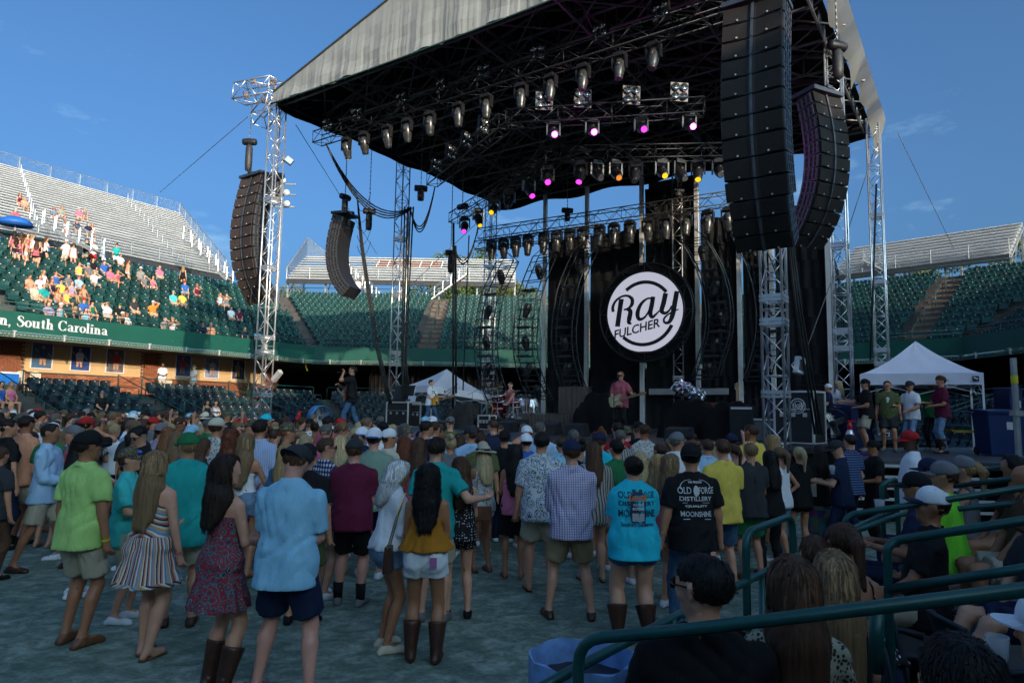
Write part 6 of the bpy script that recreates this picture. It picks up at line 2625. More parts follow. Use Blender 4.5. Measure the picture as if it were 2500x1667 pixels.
for i in (-1,1):
	mb.lathe([(0,.01),(.026,.004),(.022,-.004),(0,-.006)],10,m.hR @ Matrix.Rotation(math.pi/2+.3,3,'X'),m.hp((i*.036,.108,1.712)))
part('sunglasses',mb,mk('blue_mirror',(.02,.12,.7),.1,.6,0),o)
cup = MB().lathe([(.032,-.05),(.040,.06),(.036,.06),(.029,-.045)],12,None,m.W[1]+Vector((-.03,.07,.02)))
CUPM = mk('clear_cup',(.55,.58,.6),.2,0,0)
CUPM.node_tree.nodes['Principled BSDF'].inputs['Alpha'].default_value = .4
c_ = solo('plastic_cup',cup,CUPM,'clear plastic cup held by the young man in the aqua shirt','cup',smooth=True)
c_.matrix_world = Matrix.LocRotScale(o.location,o.rotation_euler,o.scale)
o,m = H_(384,1098,5.7,'woman from behind with long blonde hair in a multicoloured striped sundress',turn=-.1,sex='f',bulk=1.22,top=('dress','sunstripe'),shoes=('sandal','tan'),hair=('long','dirty'),skin='fair',legs='cross',hairlen=.13,arms=('down','fold'))
band(o,m,1,mk('pink_band',(.5,.15,.12)),.9)
o,m = H_(462,1060,6.5,'man in a loose teal t-shirt and a green cap turned to the left',turn=.5,top=('long','teal'),bottom=('shorts','khaki'),shoes=('shoe','brown'),hair=('flow','dirty'),hat=('cap','green'),skin='mid',arms=('fold','fold'),head=(.6,0),bulk=1.12,curly=.5)
band(o,m,1,BANDW)
H_(557,1115,5.05,'woman with dark wavy hair in a red paisley dress and tall brown boots, looking right',turn=-.45,height=1.66,sex='f',bulk=1.06,top=('dress','paisley'),shoes=('boot','brown'),hair=('long','dark'),skin='fair',arms=('fold','fold'),head=(-1.15,.05),curly=.6,legs='stand')
o,m = H_(715,1105,4.95,'man from behind in a light blue shirt and navy shorts, head bowed',turn=-.1,height=1.74,top=('shirt','lblue'),bottom=('shorts','navy'),shoes=('shoe','grey'),hair=('short','brown'),hat=('capback','dgrey'),skin='pink',arms=('fold','fold'),head=(-.15,-.50),bulk=1.2,legs='wide')
band(o,m,1,BANDY,.9)
yk = MB()
for (x0,z0,x1,z1) in ((-.15,.015,.15,-.0),(-.16,.24,.16,.24)):
	yk.add([(x0,z0,0),(x1,z1,0),(x1,z1-.007,0),(x0,z0-.007,0)],[(0,1,2,3)])
H_(866,1087,7.25,'stout man from behind in a maroon t-shirt, black shorts and a dark grey cap',turn=0,top=('tee','maroon'),bottom=('jorts','black'),shoes=('shoe','grey'),hair=('short','brown'),hat=('cap','dgrey'),skin='pink',arms=('fold','fold'),bulk=1.3,height=1.68)
so = [q for q in COL.objects if q.get('label','').startswith('stout man from behind in a maroon')][0]
m = Man('m',1.3,('fold','fold'))
for i in (0,1):
	a = m.AN[i]
	part('sock',MB().tube([a+Vector((0,0,-.02)),a+Vector((0,0,.15))],[.048,.056],10),cloth('black'),so,smooth=True)
o,m = H_(952,1128,5.95,'woman with silver hair in a white frilled blouse and denim shorts, leaning right',turn=-1.0,height=1.58,sex='f',top=('blouse','white'),bottom=('minis','ldenim'),shoes=('shoe','cream'),hair=('long','silver'),skin='tan',arms=('fold','cup'),head=(-.3,-.25),lean=.10,bulk=1.0,hairlen=-.10)
band(o,m,1,BANDY,.9)
o,m = H_(1046,1134,5.7,'woman from behind with long dark curls, a mustard top, white shorts and cowboy boots',turn=0,height=1.57,sex='f',bulk=1.13,top=('cami','mustard'),bottom=('minis','white'),shoes=('boot','brown'),hair=('long','black'),skin='tan',arms=('fold','fold'),curly=.9,hairlen=.05)
part('phone',MB().box((.085,-.165,.90),(.06,.012,.09)),mk('pink_phone',(.42,.14,.34),.3),o)
bag = thing('shoulder_bag','brown quilted shoulder bag on a gold chain beside the mustard top','bag',o.location+Vector((-.30,-.02,.72)),o.rotation_euler.z)
part('bag_body',MB().box((0,0,.08),(.07,.17,.20),top=(.7,.8)),LEATHER,bag)
part('strap',MB().tube([(0,-.07,.17),(.06,-.06,.42),(.12,0,.60),(.06,.07,.42),(0,.07,.17)],.006,5),mk('brass_chain',(.5,.36,.12),.3,.9),bag)
H_(1066,1077,6.75,'man in a teal polo shirt with his arm round the woman in black dots',turn=-.1,height=1.75,top=('polo','teal'),bottom=('shorts','khaki'),shoes=('shoe','grey'),hair=('short','dark'),skin='fair',arms=('hug','down'))
H_(1125,1118,6.9,'woman with brown hair in a black dotted playsuit held by the man in teal',turn=.2,height=1.55,sex='f',bulk=1.05,top=('tank','dots'),bottom=('minis','dots'),shoes=('shoe','black'),hair=('long','brown'),skin='fair',arms=('fold','down'),curly=.3)
o,m = H_(1180,1085,8.8,'woman in a straw hat, grey patterned top and white shorts with a fringed tan bag',turn=.5,sex='f',top=('tank','bwprint'),bottom=('minis','white'),shoes=('boot','tan') if False else ('shoe','tan'),hair=('long','light'),hat=('straw','khaki'),skin='tan',arms=('phone','phone'))
bag = thing('fringed_bag','small tan bag with long leather fringe below the white shorts','bag',o.location+Vector((.02,-.18,.66)),.2)
part('bag_body',MB().box((0,0,.09),(.22,.06,.16),top=(.9,.8)),LEATH2,bag)
fr = MB()
for k in range(16):
	fr.tube([(-.11+.0147*k,-.01,.03),(-.115+.0152*k,-.015,-.12),(-.11+.015*k,.0,-.24)],.0045,3)
part('fringe',fr,LEATH2,bag)
part('strap',MB().tube([(-.10,0,.16),(-.06,.06,.55),(.0,.10,.72)],.006,4),LEATH2,bag)
H_(1257,1083,8.5,'slim woman with very long straight black hair, a pale pink top and black shorts',turn=0,sex='f',bulk=.92,top=('tank','pink'),bottom=('shorts','black'),shoes=('sandal','tan'),hair=('long','black'),skin='tan',arms=('fold','fold'),hairlen=.12)
H_(1322,1053,7.9,'large man from behind in a blue and white tropical shirt and khaki shorts',turn=-.05,top=('shirt','hawaii'),bottom=('shorts','khaki'),shoes=('sandal','black'),hair=('short','black'),skin='mid',arms=('fold','down'),bulk=1.22)
H_(1395,1088,6.9,'man from behind in a pink checked shirt, tan shorts and a navy cap',turn=0,height=1.72,top=('ls','check'),bottom=('shorts','tan'),shoes=('shoe','brown'),hair=('flow','brown'),hat=('cap','navy'),skin='fair',arms=('fold','fold'),bulk=1.17,legs='wide')
H_(1449,1077,8.4,'woman with long brown hair in a loose thin striped top, right of the checked shirt',turn=0,sex='f',top=('kimono','stripe'),bottom=('minis','denim'),shoes=('sandal','black'),hair=('long','brown'),skin='fair',arms=('fold','fold'),bulk=1.15)
ocy,m = H_(1546,1120,6.25,'large woman from behind in a turquoise OLD FORGE t-shirt, denim shorts and boots',turn=0,height=1.62,sex='f',bulk=1.5,top=('tied','cyan'),bottom=('minis','denim'),shoes=('boot','brown'),hair=('updo','dark'),skin='fair',arms=('fold','fold'))
obk,m2 = H_(1687,1106,6.45,'man from behind in a black t-shirt printed with white DISTILLERY lettering and jeans',turn=.0,height=1.72,bulk=1.32,top=('tee','black'),bottom=('jeans','denim'),shoes=('shoe','tan'),hair=('short','dark'),hat=('capback','black'),skin='mid',arms=('down','down'),head=(-.5,0))
NAV = mk('navy_print',(.008,.03,.07),.7)
WPR = mk('white_print',(.62,.62,.62),.7)
def words(tl,mat,sc=1.):
	out = []
	for k,(tx,z,size,wd) in enumerate(tl):
		me = text_mesh(tx,size*sc,0,.0012*sc,ext=0)
		xs = [v.co.x for v in me.vertices]
		w = max(xs)-min(xs)
		for v in me.vertices:
			v.co.x *= wd*sc/w
			v.co.y += z*sc
		out.append((me,mat,'printed_words'))
	return out
pr = words([('OLD  FORGE',.155,.085,.36),('DISTILLERY',.085,.058,.36),('MOONSHINE',-.02,.095,.36),('Southern Gentleman',-.105,.05,.32)],NAV)
jar = MB()
jar.add([(-.068,-.075,0),(.068,-.075,0),(.075,-.02,0),(.075,.12,0),(.05,.20,0),(.052,.235,0),(-.052,.235,0),(-.05,.20,0),(-.075,.12,0),(-.075,-.02,0)],[tuple(range(10))])
pr.append((jar,NAV,'printed_jar'))
bow = MB().add([(-.085,.19,0),(-.01,.165,0),(-.01,.145,0),(-.085,.12,0)],[(3,2,1,0)]).add([(.085,.19,0),(.01,.165,0),(.01,.145,0),(.085,.12,0)],[(0,1,2,3)]).box((0,.155,0),(.03,.034,.001))
pr.append((bow,mk('orange_print',(.5,.14,.06),.7),'printed_bow'))
lab_ = MB().add([(-.058,-.06,0),(.058,-.06,0),(.058,.015,0),(-.058,.015,0)],[(0,1,2,3)])
pr.append((lab_,mk('grey_print',(.35,.37,.4),.7),'printed_label'))
pr += words([('OLD FORGE',.085,.03,.10),('MOONSHINE',.045,.034,.11)],WPR)
decal(shirt_of(ocy),pr,0,1.22)
pr = words([('100 PROOF',.215,.026,.13),('OLD',.12,.085,.12),('FORGE',.12,.085,.16),('DISTILLERY',.055,.055,.31),('QUALITY',.0,.024,.22),('MOONSHINE',-.085,.065,.29)],WPR)
for (g,_,_),dx in zip(pr[1:3],(-.105,.105)):
	for v in g.vertices:
		v.co.x += dx
jr = MB().add([(.028*math.cos(2*math.pi*i/12)*(.8 if math.sin(2*math.pi*i/12) > .6 else 1),.145+.052*math.sin(2*math.pi*i/12),0) for i in range(12)],[tuple(range(12))])
pr.append((jr,WPR,'printed_jar'))
for sg in (-1,1):
	sw = MB()
	for k in range(8):
		a0,a1 = k/8*2.2,(k+1)/8*2.2
		q = lambda a,r: (sg*(.04+r*math.sin(a)),.20+.045*math.cos(a*1.3)*(r/.10),0)
		sw.quad(q(a0,.10),q(a1,.10),q(a1,.108),q(a0,.108))
	pr.append((sw,WPR,'printed_scroll'))
ln = MB().box((0,-.11,0),(.26,.006,.0)).box((0,.036,0),(.26,.004,0))
pr.append((ln,WPR,'printed_rule'))
decal(shirt_of(obk),pr,-.01,1.20)
H_(1764,1070,8.0,'man from behind in a yellow t-shirt and denim shorts',turn=0,top=('tee','yellow'),bottom=('jorts','denim'),shoes=('sandal','brown'),hair=('short','brown'),skin='fair',arms=('fold','belly'),bulk=1.12)
H_(1832,1079,8.6,'man in a dark grey t-shirt and green shorts, right of the yellow t-shirt',turn=-.1,top=('tee','dgrey'),bottom=('shorts','green'),shoes=('shoe','tan'),hair=('short','dirty'),skin='mid',arms=('fold','fold'))
H_(1879,1098,8.8,'woman with long black hair and sunglasses on her head in black clothes',turn=-.1,sex='f',top=('tank','black'),bottom=('pants','black'),shoes=('shoe','black'),hair=('long','black'),skin='tan',arms=('phone','down'))
H_(1903,1090,9.6,'blonde woman in a white sleeveless top with one hand on her hip',turn=.2,sex='f',top=('tank','white'),bottom=('minis','ldenim'),shoes=('shoe','white'),hair=('pony','dirty'),skin='mid',arms=('hip','down'))
H_(1951,1090,9.9,'woman with a pale blonde ponytail in a black t-shirt',turn=-.2,sex='f',top=('tee','black'),bottom=('minis','black'),shoes=('boot','tan'),hair=('pony','light'),skin='mid',arms=('fold','down'))
o,m = H_(1998,1087,10.2,'woman with long dark hair in a black top and patchwork long skirt',turn=0,sex='f',top=('tee','black'),bottom=('maxi','patch'),shoes=('shoe','black'),hair=('long','dark'),skin='mid',arms=('down','down'),curly=.4)
solo('clutch_bag',MB().box(tuple(o.location+Vector((-.28,-.12,.95))),(.34,.05,.2)),cloth('cream'),'cream clutch bag held beside the patchwork skirt','bag')
o,m = H_(2050,1075,9.8,'man in a navy polo and grey cap looking down at his cup',turn=.7,top=('polo','navy'),bottom=('jeans','navy'),shoes=('shoe','black'),hair=('short','brown'),hat=('cap','dgrey'),skin='fair',arms=('cup','cup'),head=(.4,-.35),bulk=1.1)
H_(2074,1059,10.9,'man with short dark hair in a navy banded polo behind the grey cap',turn=0,top=('polo','hstripe'),bottom=('jeans','navy'),shoes=('shoe','black'),hair=('short','dark'),skin='fair')
H_(2132,1076,11.0,'officer in a black uniform and cap standing beside the wing platform',turn=1.2,top=('tee','black'),bottom=('pants','black'),shoes=('shoe','black'),hair=('short','black'),hat=('cap','black'),skin='tan',arms=('reach','fold'),bulk=1.12)
H_(2224,1064,9.2,'big man in a white polo shirt and red cap, dark skin, right of the crowd',turn=.8,top=('polo','white'),bottom=('pants','khaki'),shoes=('shoe','black'),hair=('buzz','black'),hat=('cap','red'),skin='dark',arms=('down','fold'),head=(.3,-.1),bulk=1.4,height=1.82)
# ---- second layer, mostly heads and shoulders
LY = [
 (2,1090,8.0,'man at the left edge in a dark grey t-shirt and brown trousers',dict(top=('tee','dgrey'),bottom=('pants','brown'),shoes=('shoe','black'),hair=('short','brown'))),
 (22,1022,9.6,'woman at the left edge with a dark bun and black top',dict(sex='f',top=('tee','black'),bottom=('pants','navy'),shoes=('shoe','black'),hair=('bun','dark'),head=(-.8,0))),
 (182,1040,9.2,'laughing bearded man in a rose polo facing left behind the light blue shirt',dict(turn=2.2,top=('polo','rose'),bottom=('shorts','khaki'),hair=('short','grey'),hat=('capback','grey'),arms=('cup','fold'))),
 (205,1062,7.4,'woman with long black hair in a white strappy top behind the lime polo',dict(sex='f',top=('cami','white'),bottom=('minis','denim'),hair=('long','black'),skin='tan',turn=-.6)),
 (348,1036,8.6,'man in a black t-shirt and glasses facing the camera with bowed head',dict(turn=2.9,top=('tee','black'),bottom=('jeans','navy'),hair=('short','black'),skin='fair',glasses=True,arms=('fold','fold'),head=(.1,-.45),bulk=1.1)),
 (278,1003,13.5,'tall man with brown hair in a blue polo, head above the left crowd',dict(top=('polo','navy'),bottom=('shorts','khaki'),hair=('short','dirty'))),
 (318,1018,12.5,'young man in a white t-shirt looking right, left of the trucker caps',dict(turn=-1.1,top=('tee','white'),bottom=('shorts','navy'),hair=('short','brown'),skin='fair')),
 (395,1034,11.0,'man in a lavender t-shirt with a grey mesh cap backwards',dict(top=('tee','lav'),bottom=('shorts','khaki'),hair=('flow','brown'),hat=('truckerback','grey'))),
 (432,1053,9.6,'woman with long ash blonde hair in a denim blue top',dict(sex='f',top=('tee','denim'),bottom=('minis','white'),hair=('long','dirty'))),
 (530,1022,9.6,'man in a grey floral shirt and tan cap',dict(top=('shirt','bwprint'),bottom=('shorts','grey'),hair=('short','brown'),hat=('cap','cream'))),
 (566,1047,9.0,'woman with long curly red hair in a black top',dict(sex='f',top=('tee','black'),bottom=('minis','black'),hair=('long','red'),curly=1.,hairlen=.05)),
 (603,1056,8.3,'woman with waist length light brown hair in a white crop top and pale denim shorts',dict(sex='f',top=('crop','white'),bottom=('minis','ldenim'),shoes=('sandal','tan'),hair=('long','dirty'),hairlen=.12,arms=('cup','fold'))),
 (636,1022,9.0,'man with dark hair in a blue pinstriped shirt',dict(top=('shirt','bluestripe'),bottom=('shorts','grey'),shoes=('shoe','brown'),hair=('short','dark'),bulk=1.1)),
 (495,1068,8.1,'woman with long brown hair in a dark grey t-shirt between teal and paisley',dict(sex='f',turn=-.6,top=('tee','dgrey'),bottom=('minis','denim'),hair=('long','brown'))),
 (703,1033,9.2,'bearded man in a black t-shirt and camouflage cap',dict(turn=-.5,head=(-.5,0),top=('tee','black'),bottom=('shorts','olive'),shoes=('shoe','black'),hair=('short','ginger'),hat=('cap','camo'),bulk=1.15)),
 (699,1081,8.0,'short woman with straight golden hair in a denim blue top',dict(sex='f',top=('tee','denim'),bottom=('minis','white'),hair=('long','blonde'))),
 (750,1086,6.6,'man in a black t-shirt and black cap just behind the light blue shirt',dict(top=('tee','black'),bottom=('shorts','olive'),shoes=('shoe','black'),hair=('flow','brown'),hat=('cap','black'),bulk=1.15)),
 (798,1067,7.5,'man with sunglasses in a navy and white checked shirt looking right',dict(turn=-.7,head=(-.4,0),top=('shirt','navycheck'),bottom=('shorts','khaki'),shoes=('shoe','white'),hair=('short','brown'),glasses=True,skin='fair')),
 (747,1061,10.0,'woman with pale straight hair left of the navy checked shirt',dict(sex='f',top=('tank','white'),bottom=('minis','denim'),hair=('long','light'))),
 (796,1034,10.4,'man with cropped grey hair in a bright pink t-shirt',dict(top=('tee','pink'),bottom=('shorts','navy'),hair=('buzz','grey'),skin='pink')),
 (832,1062,9.4,'woman with long highlighted blonde hair left of the white mesh caps',dict(sex='f',top=('tank','navy'),bottom=('minis','denim'),hair=('long','light'))),
 (914,1047,8.4,'broad man in a sage t-shirt with a white mesh cap backwards',dict(top=('tee','sage'),bottom=('shorts','navy'),shoes=('shoe','white'),hair=('short','brown'),hat=('truckerback','white','blue'),bulk=1.15,skin='pink')),
 (884,1045,10.2,'person in a white mesh cap, left one of three close together',dict(top=('tee','navy'),bottom=('shorts','khaki'),hair=('short','brown'),hat=('truckerback','white','blue'))),
 (950,1049,9.4,'young man in a cream t-shirt and white mesh cap looking right',dict(turn=-.6,head=(-.6,0),top=('tee','cream'),bottom=('shorts','grey'),hair=('flow','brown'),hat=('truckerback','white','navy'))),
 (870,1066,8.6,'woman in a tan cap and green strappy top behind the maroon t-shirt',dict(sex='f',top=('tank','green'),bottom=('minis','denim'),hair=('bun','brown'),hat=('capback','tan'))),
 (988,1064,9.4,'woman with long chestnut hair above the silver haired woman',dict(sex='f',top=('tank','red'),bottom=('minis','denim'),hair=('long','red'))),
 (1023,1067,8.8,'woman with thick brown hair left of the teal polo',dict(sex='f',top=('tank','rose'),bottom=('minis','denim'),hair=('long','brown'),bulk=1.1)),
 (1100,1065,9.7,'woman with a messy blonde bun',dict(sex='f',top=('tee','grey'),bottom=('minis','denim'),hair=('bun','light'),curly=.6)),
 (1150,1042,10.4,'bearded man in a pale blue shirt and dark grey cap',dict(turn=.3,head=(.5,0),top=('shirt','sky'),bottom=('shorts','khaki'),hair=('short','brown'),hat=('cap','dgrey'),bulk=1.12)),
 (1176,1056,9.9,'man with brown hair in an olive t-shirt behind the straw hat',dict(top=('tee','olive'),bottom=('shorts','khaki'),hair=('short','brown'),bulk=1.1)),
 (1232,1052,10.8,'man in a black t-shirt and black cap left of the raised arm',dict(top=('tee','black'),bottom=('jeans','navy'),hair=('short','brown'),hat=('capback','black'),bulk=1.15)),
 (1286,1041,11.6,'person in a white mesh cap with a red bill',dict(top=('tee','maroon'),bottom=('shorts','khaki'),hair=('short','brown'),hat=('truckerback','white','red'))),
 (1285,1060,10.3,'man in a bright blue t-shirt and white mesh cap',dict(top=('tee','blue'),bottom=('shorts','khaki'),hair=('short','dark'),hat=('truckerback','white','white'))),
 (1372,1063,9.7,'man with brown hair in a light blue t-shirt',dict(top=('tee','lblue'),bottom=('shorts','khaki'),hair=('short','brown'))),
 (1400,1047,11.2,'older man with grey hair behind the light blue t-shirt',dict(top=('polo','sky'),bottom=('shorts','khaki'),hair=('short','grey'))),
 (1465,1058,9.8,'man in a turquoise t-shirt and navy cap',dict(turn=-.5,top=('tee','cyan'),bottom=('shorts','khaki'),hair=('short','brown'),hat=('cap','navy'))),
 (1505,1075,9.0,'man in a green t-shirt and black cap turned backwards',dict(turn=.3,top=('tee','green'),bottom=('shorts','khaki'),hair=('short','dark'),hat=('capback','black'))),
 (1562,1100,8.3,'woman with messy blonde hair behind the turquoise t-shirt',dict(sex='f',top=('tank','white'),bottom=('minis','white'),hair=('long','light'),curly=.5)),
 (1606,1108,7.7,'woman with wavy blonde hair in a grey vest',dict(sex='f',turn=-.4,top=('tank','grey'),bottom=('minis','denim'),hair=('long','blonde'),curly=.5)),
 (1637,1106,7.3,'woman with long wavy dark blonde hair in a pink top turned right',dict(sex='f',turn=-.9,top=('tank','rose'),bottom=('minis','denim'),hair=('long','dirty'),curly=.6)),
 (1652,1057,9.3,'heavy man in a cream shirt and patterned cap looking right',dict(turn=-.6,head=(-.5,0),top=('shirt','white'),bottom=('shorts','khaki'),hair=('short','grey'),hat=('cap','grey'),bulk=1.35)),
 (1692,1072,10.2,'woman with ginger hair pinned up',dict(sex='f',top=('tee','navy'),bottom=('minis','denim'),hair=('updo','ginger'))),
 (1727,1070,9.7,'man in a sky blue polo left of the yellow t-shirt',dict(top=('polo','sky'),bottom=('shorts','khaki'),hair=('short','brown'),bulk=1.1)),
 (1786,1060,12.2,'man in a white t-shirt and navy cap with white lettering',dict(top=('tee','white'),bottom=('shorts','navy'),hair=('short','brown'),hat=('capback','navy'))),
 (1418,1075,10.4,'woman with a dark bun between the blue shirt and the striped top',dict(sex='f',top=('tank','black'),bottom=('minis','denim'),hair=('bun','dark'))),
 (1180,1075,12,'man with a grey mesh cap beyond the straw hat',dict(top=('tee','grey'),bottom=('shorts','khaki'),hair=('short','brown'),hat=('truckerback','grey'))),
 (1337,1068,12.5,'woman in a pink top raising her left arm high with a wristband',dict(sex='f',top=('tee','pink'),bottom=('minis','denim'),hair=('long','brown'),arms=('down','up'))),
 (738,1052,11.8,'person with a raised open hand and yellow wristband near the blue fan',dict(sex='f',top=('tank','black'),bottom=('minis','denim'),hair=('long','blonde'),arms=('down','up2'))),
 (945,1062,12.4,'person pointing two fingers upward right of the singer in black',dict(top=('tee','black'),bottom=('shorts','khaki'),hair=('buzz','dirty'),arms=('down','up'))),
 (390,1024,15.0,'person raising one arm before the lower left seats',dict(sex='f',top=('tank','white'),bottom=('minis','denim'),hair=('long','brown'),arms=('up','down'))),
 (560,1030,14.0,'person with both arms raised left of the bright tower',dict(sex='f',top=('tank','cream'),bottom=('minis','denim'),hair=('long','dark'),arms=('up','up2'))),
 (650,1012,14.5,'man in a bright blue cap at the foot of the left tower',dict(turn=-.4,top=('tee','navy'),bottom=('shorts','khaki'),hair=('short','brown'),hat=('cap','cyan'))),
 (500,1010,16.0,'person in a wide cream cowboy hat in the left crowd',dict(top=('tee','white'),bottom=('shorts','khaki'),hair=('short','brown'),hat=('straw','cream'))),
 (832,1022,15.0,'man in a bright red cap below the singer in black',dict(turn=1.4,top=('tee','dgrey'),bottom=('shorts','khaki'),hair=('short','brown'),hat=('cap','red'))),
]
for x,yh,D,lab,kw in LY:
	kw.setdefault('shoes',('shoe','white'))
	H_(x,yh,D,lab,**kw)
# ---- the rest of the crowd, row after row to the stage barrier
def in_front(x,y):
	"""metres in front of the stage edge"""
	p = Vector((x,y))-(A_-VV*FR)
	return -p.dot(VV)
rr = random.Random(11)
cand = []
y = 8.6
while y < 25:
	x = -22.
	while x < 7.5:
		px,py = x+rr.uniform(-.2,.2),y+rr.uniform(-.18,.18)
		ok = in_front(px,py) > .9 or (px < -10.2 and py < 25)
		q = 1250+FPX*px/py
		near = 9.6 if q < 700 else 8.8 if q < 1500 else 9.6
		if ok and py > near and -30 < q < 2010 and px > -19 and not (px < -13.5 and py > 22):
			if all((px-a)**2+(py-b)**2 > .27 for a,b in HERO):
				cand.append((px,py))
		x += .56
	y += .60
cand.sort(key=lambda p: p[0]**2+p[1]**2)
print('crowd candidates',len(cand))
TOPS = ['white','black','navy','blue','lblue','sky','teal','green','olive','sage','yellow','peach','pink','rose','maroon','red','grey','dgrey','cream','lav','black','navy','white','grey','bluestripe','bwprint','navycheck','stripe']
ARMS_ = [('down','down'),('fold','down'),('face','fold'),('fold','fold'),('fold','down'),('cup','down'),('phone','fold')]
BOD = [('m',1.0),('m',1.15),('f',1.0),('f',1.15),('m',1.0),('f',.95)]
USED = {}
def where(px,D):
	lm = [(110,'at the left edge'),(250,'before the lower left seats'),(420,'before the posters'),(560,'left of the bright tower'),(700,'under the bright tower'),(800,'below the blue fan'),
		  (930,'below the singer in black'),(1080,'below the bass player'),(1230,'below the drum kit'),(1400,'below the wooden panel'),(1560,'below the singer in pink'),(1720,'below the wooden bench'),(1860,'below the right tower'),(3000,'near the right corner')]
	for a,t in lm:
		if px < a:
			break
	dz = 'near rows' if D < 11.5 else 'middle rows' if D < 15.5 else 'far rows'
	return t,dz
def cname(c):
	return PATS.get(c) or CW.get(c,c)
def rand_person(r,px,D,stand=False):
	sex,bulk = BOD[r.randrange(len(BOD))]
	kw = dict(sex=sex,bulk=bulk,arms=r.choice(ARMS_),top=(('tee','polo','shirt')[r.randrange(3)] if sex == 'm' else ('tee','tank','tank')[r.randrange(3)],r.choice(TOPS)))
	kw['bottom'] = (('shorts',r.choice(['khaki','navy','grey','tan'])) if sex == 'm' else ('minis',r.choice(['denim','white','ldenim','black'])))
	kw['skin_'] = r.choice(['fair','mid','mid','tan','pink'])
	if sex == 'm':
		kw['hair'] = (r.choice(['short','short','short','buzz']),r.choice(['brown','dark','brown','dirty','grey']))
		if r.random() < .42:
			kw['hat'] = (r.choice(['cap','capback','truckerback','cap']),r.choice(['white','black','navy','grey','khaki','white','dgrey','red','camo','lblue']))
	else:
		kw['hair'] = (r.choice(['long','long','long','pony','bun']),r.choice(['blonde','light','brown','dark','dirty','brown','black','ginger']))
		if r.random() < .08:
			kw['hat'] = ('cap',r.choice(['white','pink','black']))
	return kw
def describe(kw,extra):
	who = 'man' if kw['sex'] == 'm' else 'woman'
	hk,hc = kw['hair']
	hr = {'long': 'long %s hair','pony': '%s ponytail','bun': '%s bun','short': 'short %s hair','buzz': 'cropped %s hair','flow': 'shaggy %s hair','updo': '%s hair up'}[hk] % {'light': 'pale blonde','dirty': 'dark blonde','dark': 'dark brown'}.get(hc,hc)
	if kw.get('hat'):
		hr = '%s %s' % (cname(kw['hat'][1]),{'cap': 'cap','capback': 'backward cap','truckerback': 'backward mesh cap','straw': 'hat'}[kw['hat'][0]])
	hr = hr.replace('backward mesh cap','mesh cap')
	tn = {'tee': 't-shirt','polo': 'polo','shirt': 'shirt','tank': 'vest top'}.get(kw['top'][0],'top')
	return '%s, %s, %s %s, %s' % (who,hr,cname(kw['top'][1]),tn,extra)
def unique(lab,alts):
	if lab not in USED:
		USED[lab] = 1
		return lab
	for a in alts:
		l2 = lab+', '+a
		if l2 not in USED:
			USED[l2] = 1
			return l2
	USED[lab] += 1
	return lab
def unique_kw(r,px,D,extra,tries=12,stand=False):
	for _ in range(tries):
		kw = rand_person(r,px,D,stand)
		lab = describe(kw,extra)
		if lab not in USED:
			break
	USED[lab] = USED.get(lab,0)+1
	return kw,lab
NIND = 106
for k,(px,py) in enumerate(cand[:NIND]):
	q = 1250+FPX*px/py
	t,dz = where(q,py)
	kw,lab = unique_kw(rr,q,py,'%s %s' % (dz,t))
	hgt = rr.uniform(1.70,1.88) if kw['sex'] == 'm' else rr.uniform(1.56,1.72)
	kw['head'] = (rr.choice([0,0,.5,-.5]),0)
	yaw = face_to((px,py),STAGE_MID)+rr.choice([0,0,0,.3,-.3,rr.uniform(-1.6,1.6)])
	if rr.random() < .04:
		kw['arms'] = ('up','down')
	person((px,py,0),yaw,hgt,lab,lod=.022 if py < 13 else .026,shoes=None,**kw)
def mass_of(list_,name,label):
	acc = {}
	tmpl = {}
	for k,(px,py) in enumerate(list_):
		kw = rand_person(rr,0,py)
		kw['arms'] = ('down','down')
		if kw['bulk'] != 1.0:
			kw['bulk'] = 1.0
		m = Man(kw['sex'],1.0)
		hg = (rr.uniform(1.70,1.88) if kw['sex'] == 'm' else rr.uniform(1.56,1.72))/1.765
		yaw = face_to((px,py),STAGE_MID)+rr.uniform(-.4,.4)
		Mx = Matrix.Translation((px,py,0)) @ Matrix.Rotation(yaw,4,'Z') @ Matrix.Scale(hg,4)
		A = np.array(Mx.to_3x3())
		T = np.array(Mx.translation)
		def put_(key,fn,mat):
			if key not in tmpl:
				tmpl[key] = fn()
			v,f = tmpl[key]
			acc.setdefault(mat.name,[mat,[]])[1].append((np.asarray(v) @ A.T+T,np.asarray(f)))
		sx = kw['sex']
		put_(('b',sx),lambda: build_body(m,.044,False),skin(kw['skin_']))
		put_(('t',sx),lambda: build_top(m,'tee',.042,.004,1.),pat(kw['top'][1]))
		put_(('p',sx),lambda: build_bottom(m,'shorts' if sx == 'm' else 'minis',.055,.004,1.),cloth('navy'))
		put_(('h',kw['hair'][0],sx),lambda: build_hair(m,kw['hair'][0],.024),hairm(kw['hair'][1]))
		if kw.get('hat'):
			for i,g in enumerate(build_hat(m,kw['hat'][0],.02)):
				put_(('c',kw['hat'][0],sx,i),lambda: g[1],pat(kw['hat'][1]))
	vs,fs,mi,mats,n = [],[],[],[],0
	for k,(mat,lst) in enumerate(acc.values()):
		mats.append(mat)
		for v,f in lst:
			vs.append(v)
			fs.append(tri(f)+n)
			mi.append(np.full(len(tri(f)),k))
			n += len(v)
	me = mesh_np(name,np.vstack(vs),np.vstack(fs))
	for mt in mats:
		me.materials.append(mt)
	me.polygons.foreach_set('material_index',np.concatenate(mi).astype(np.int32))
	o = link(name,me)
	tag(o,label,'crowd',None,'stuff')
mass_of(cand[NIND:NIND+230],'crowd_mass','packed far rows of the crowd up against the stage')
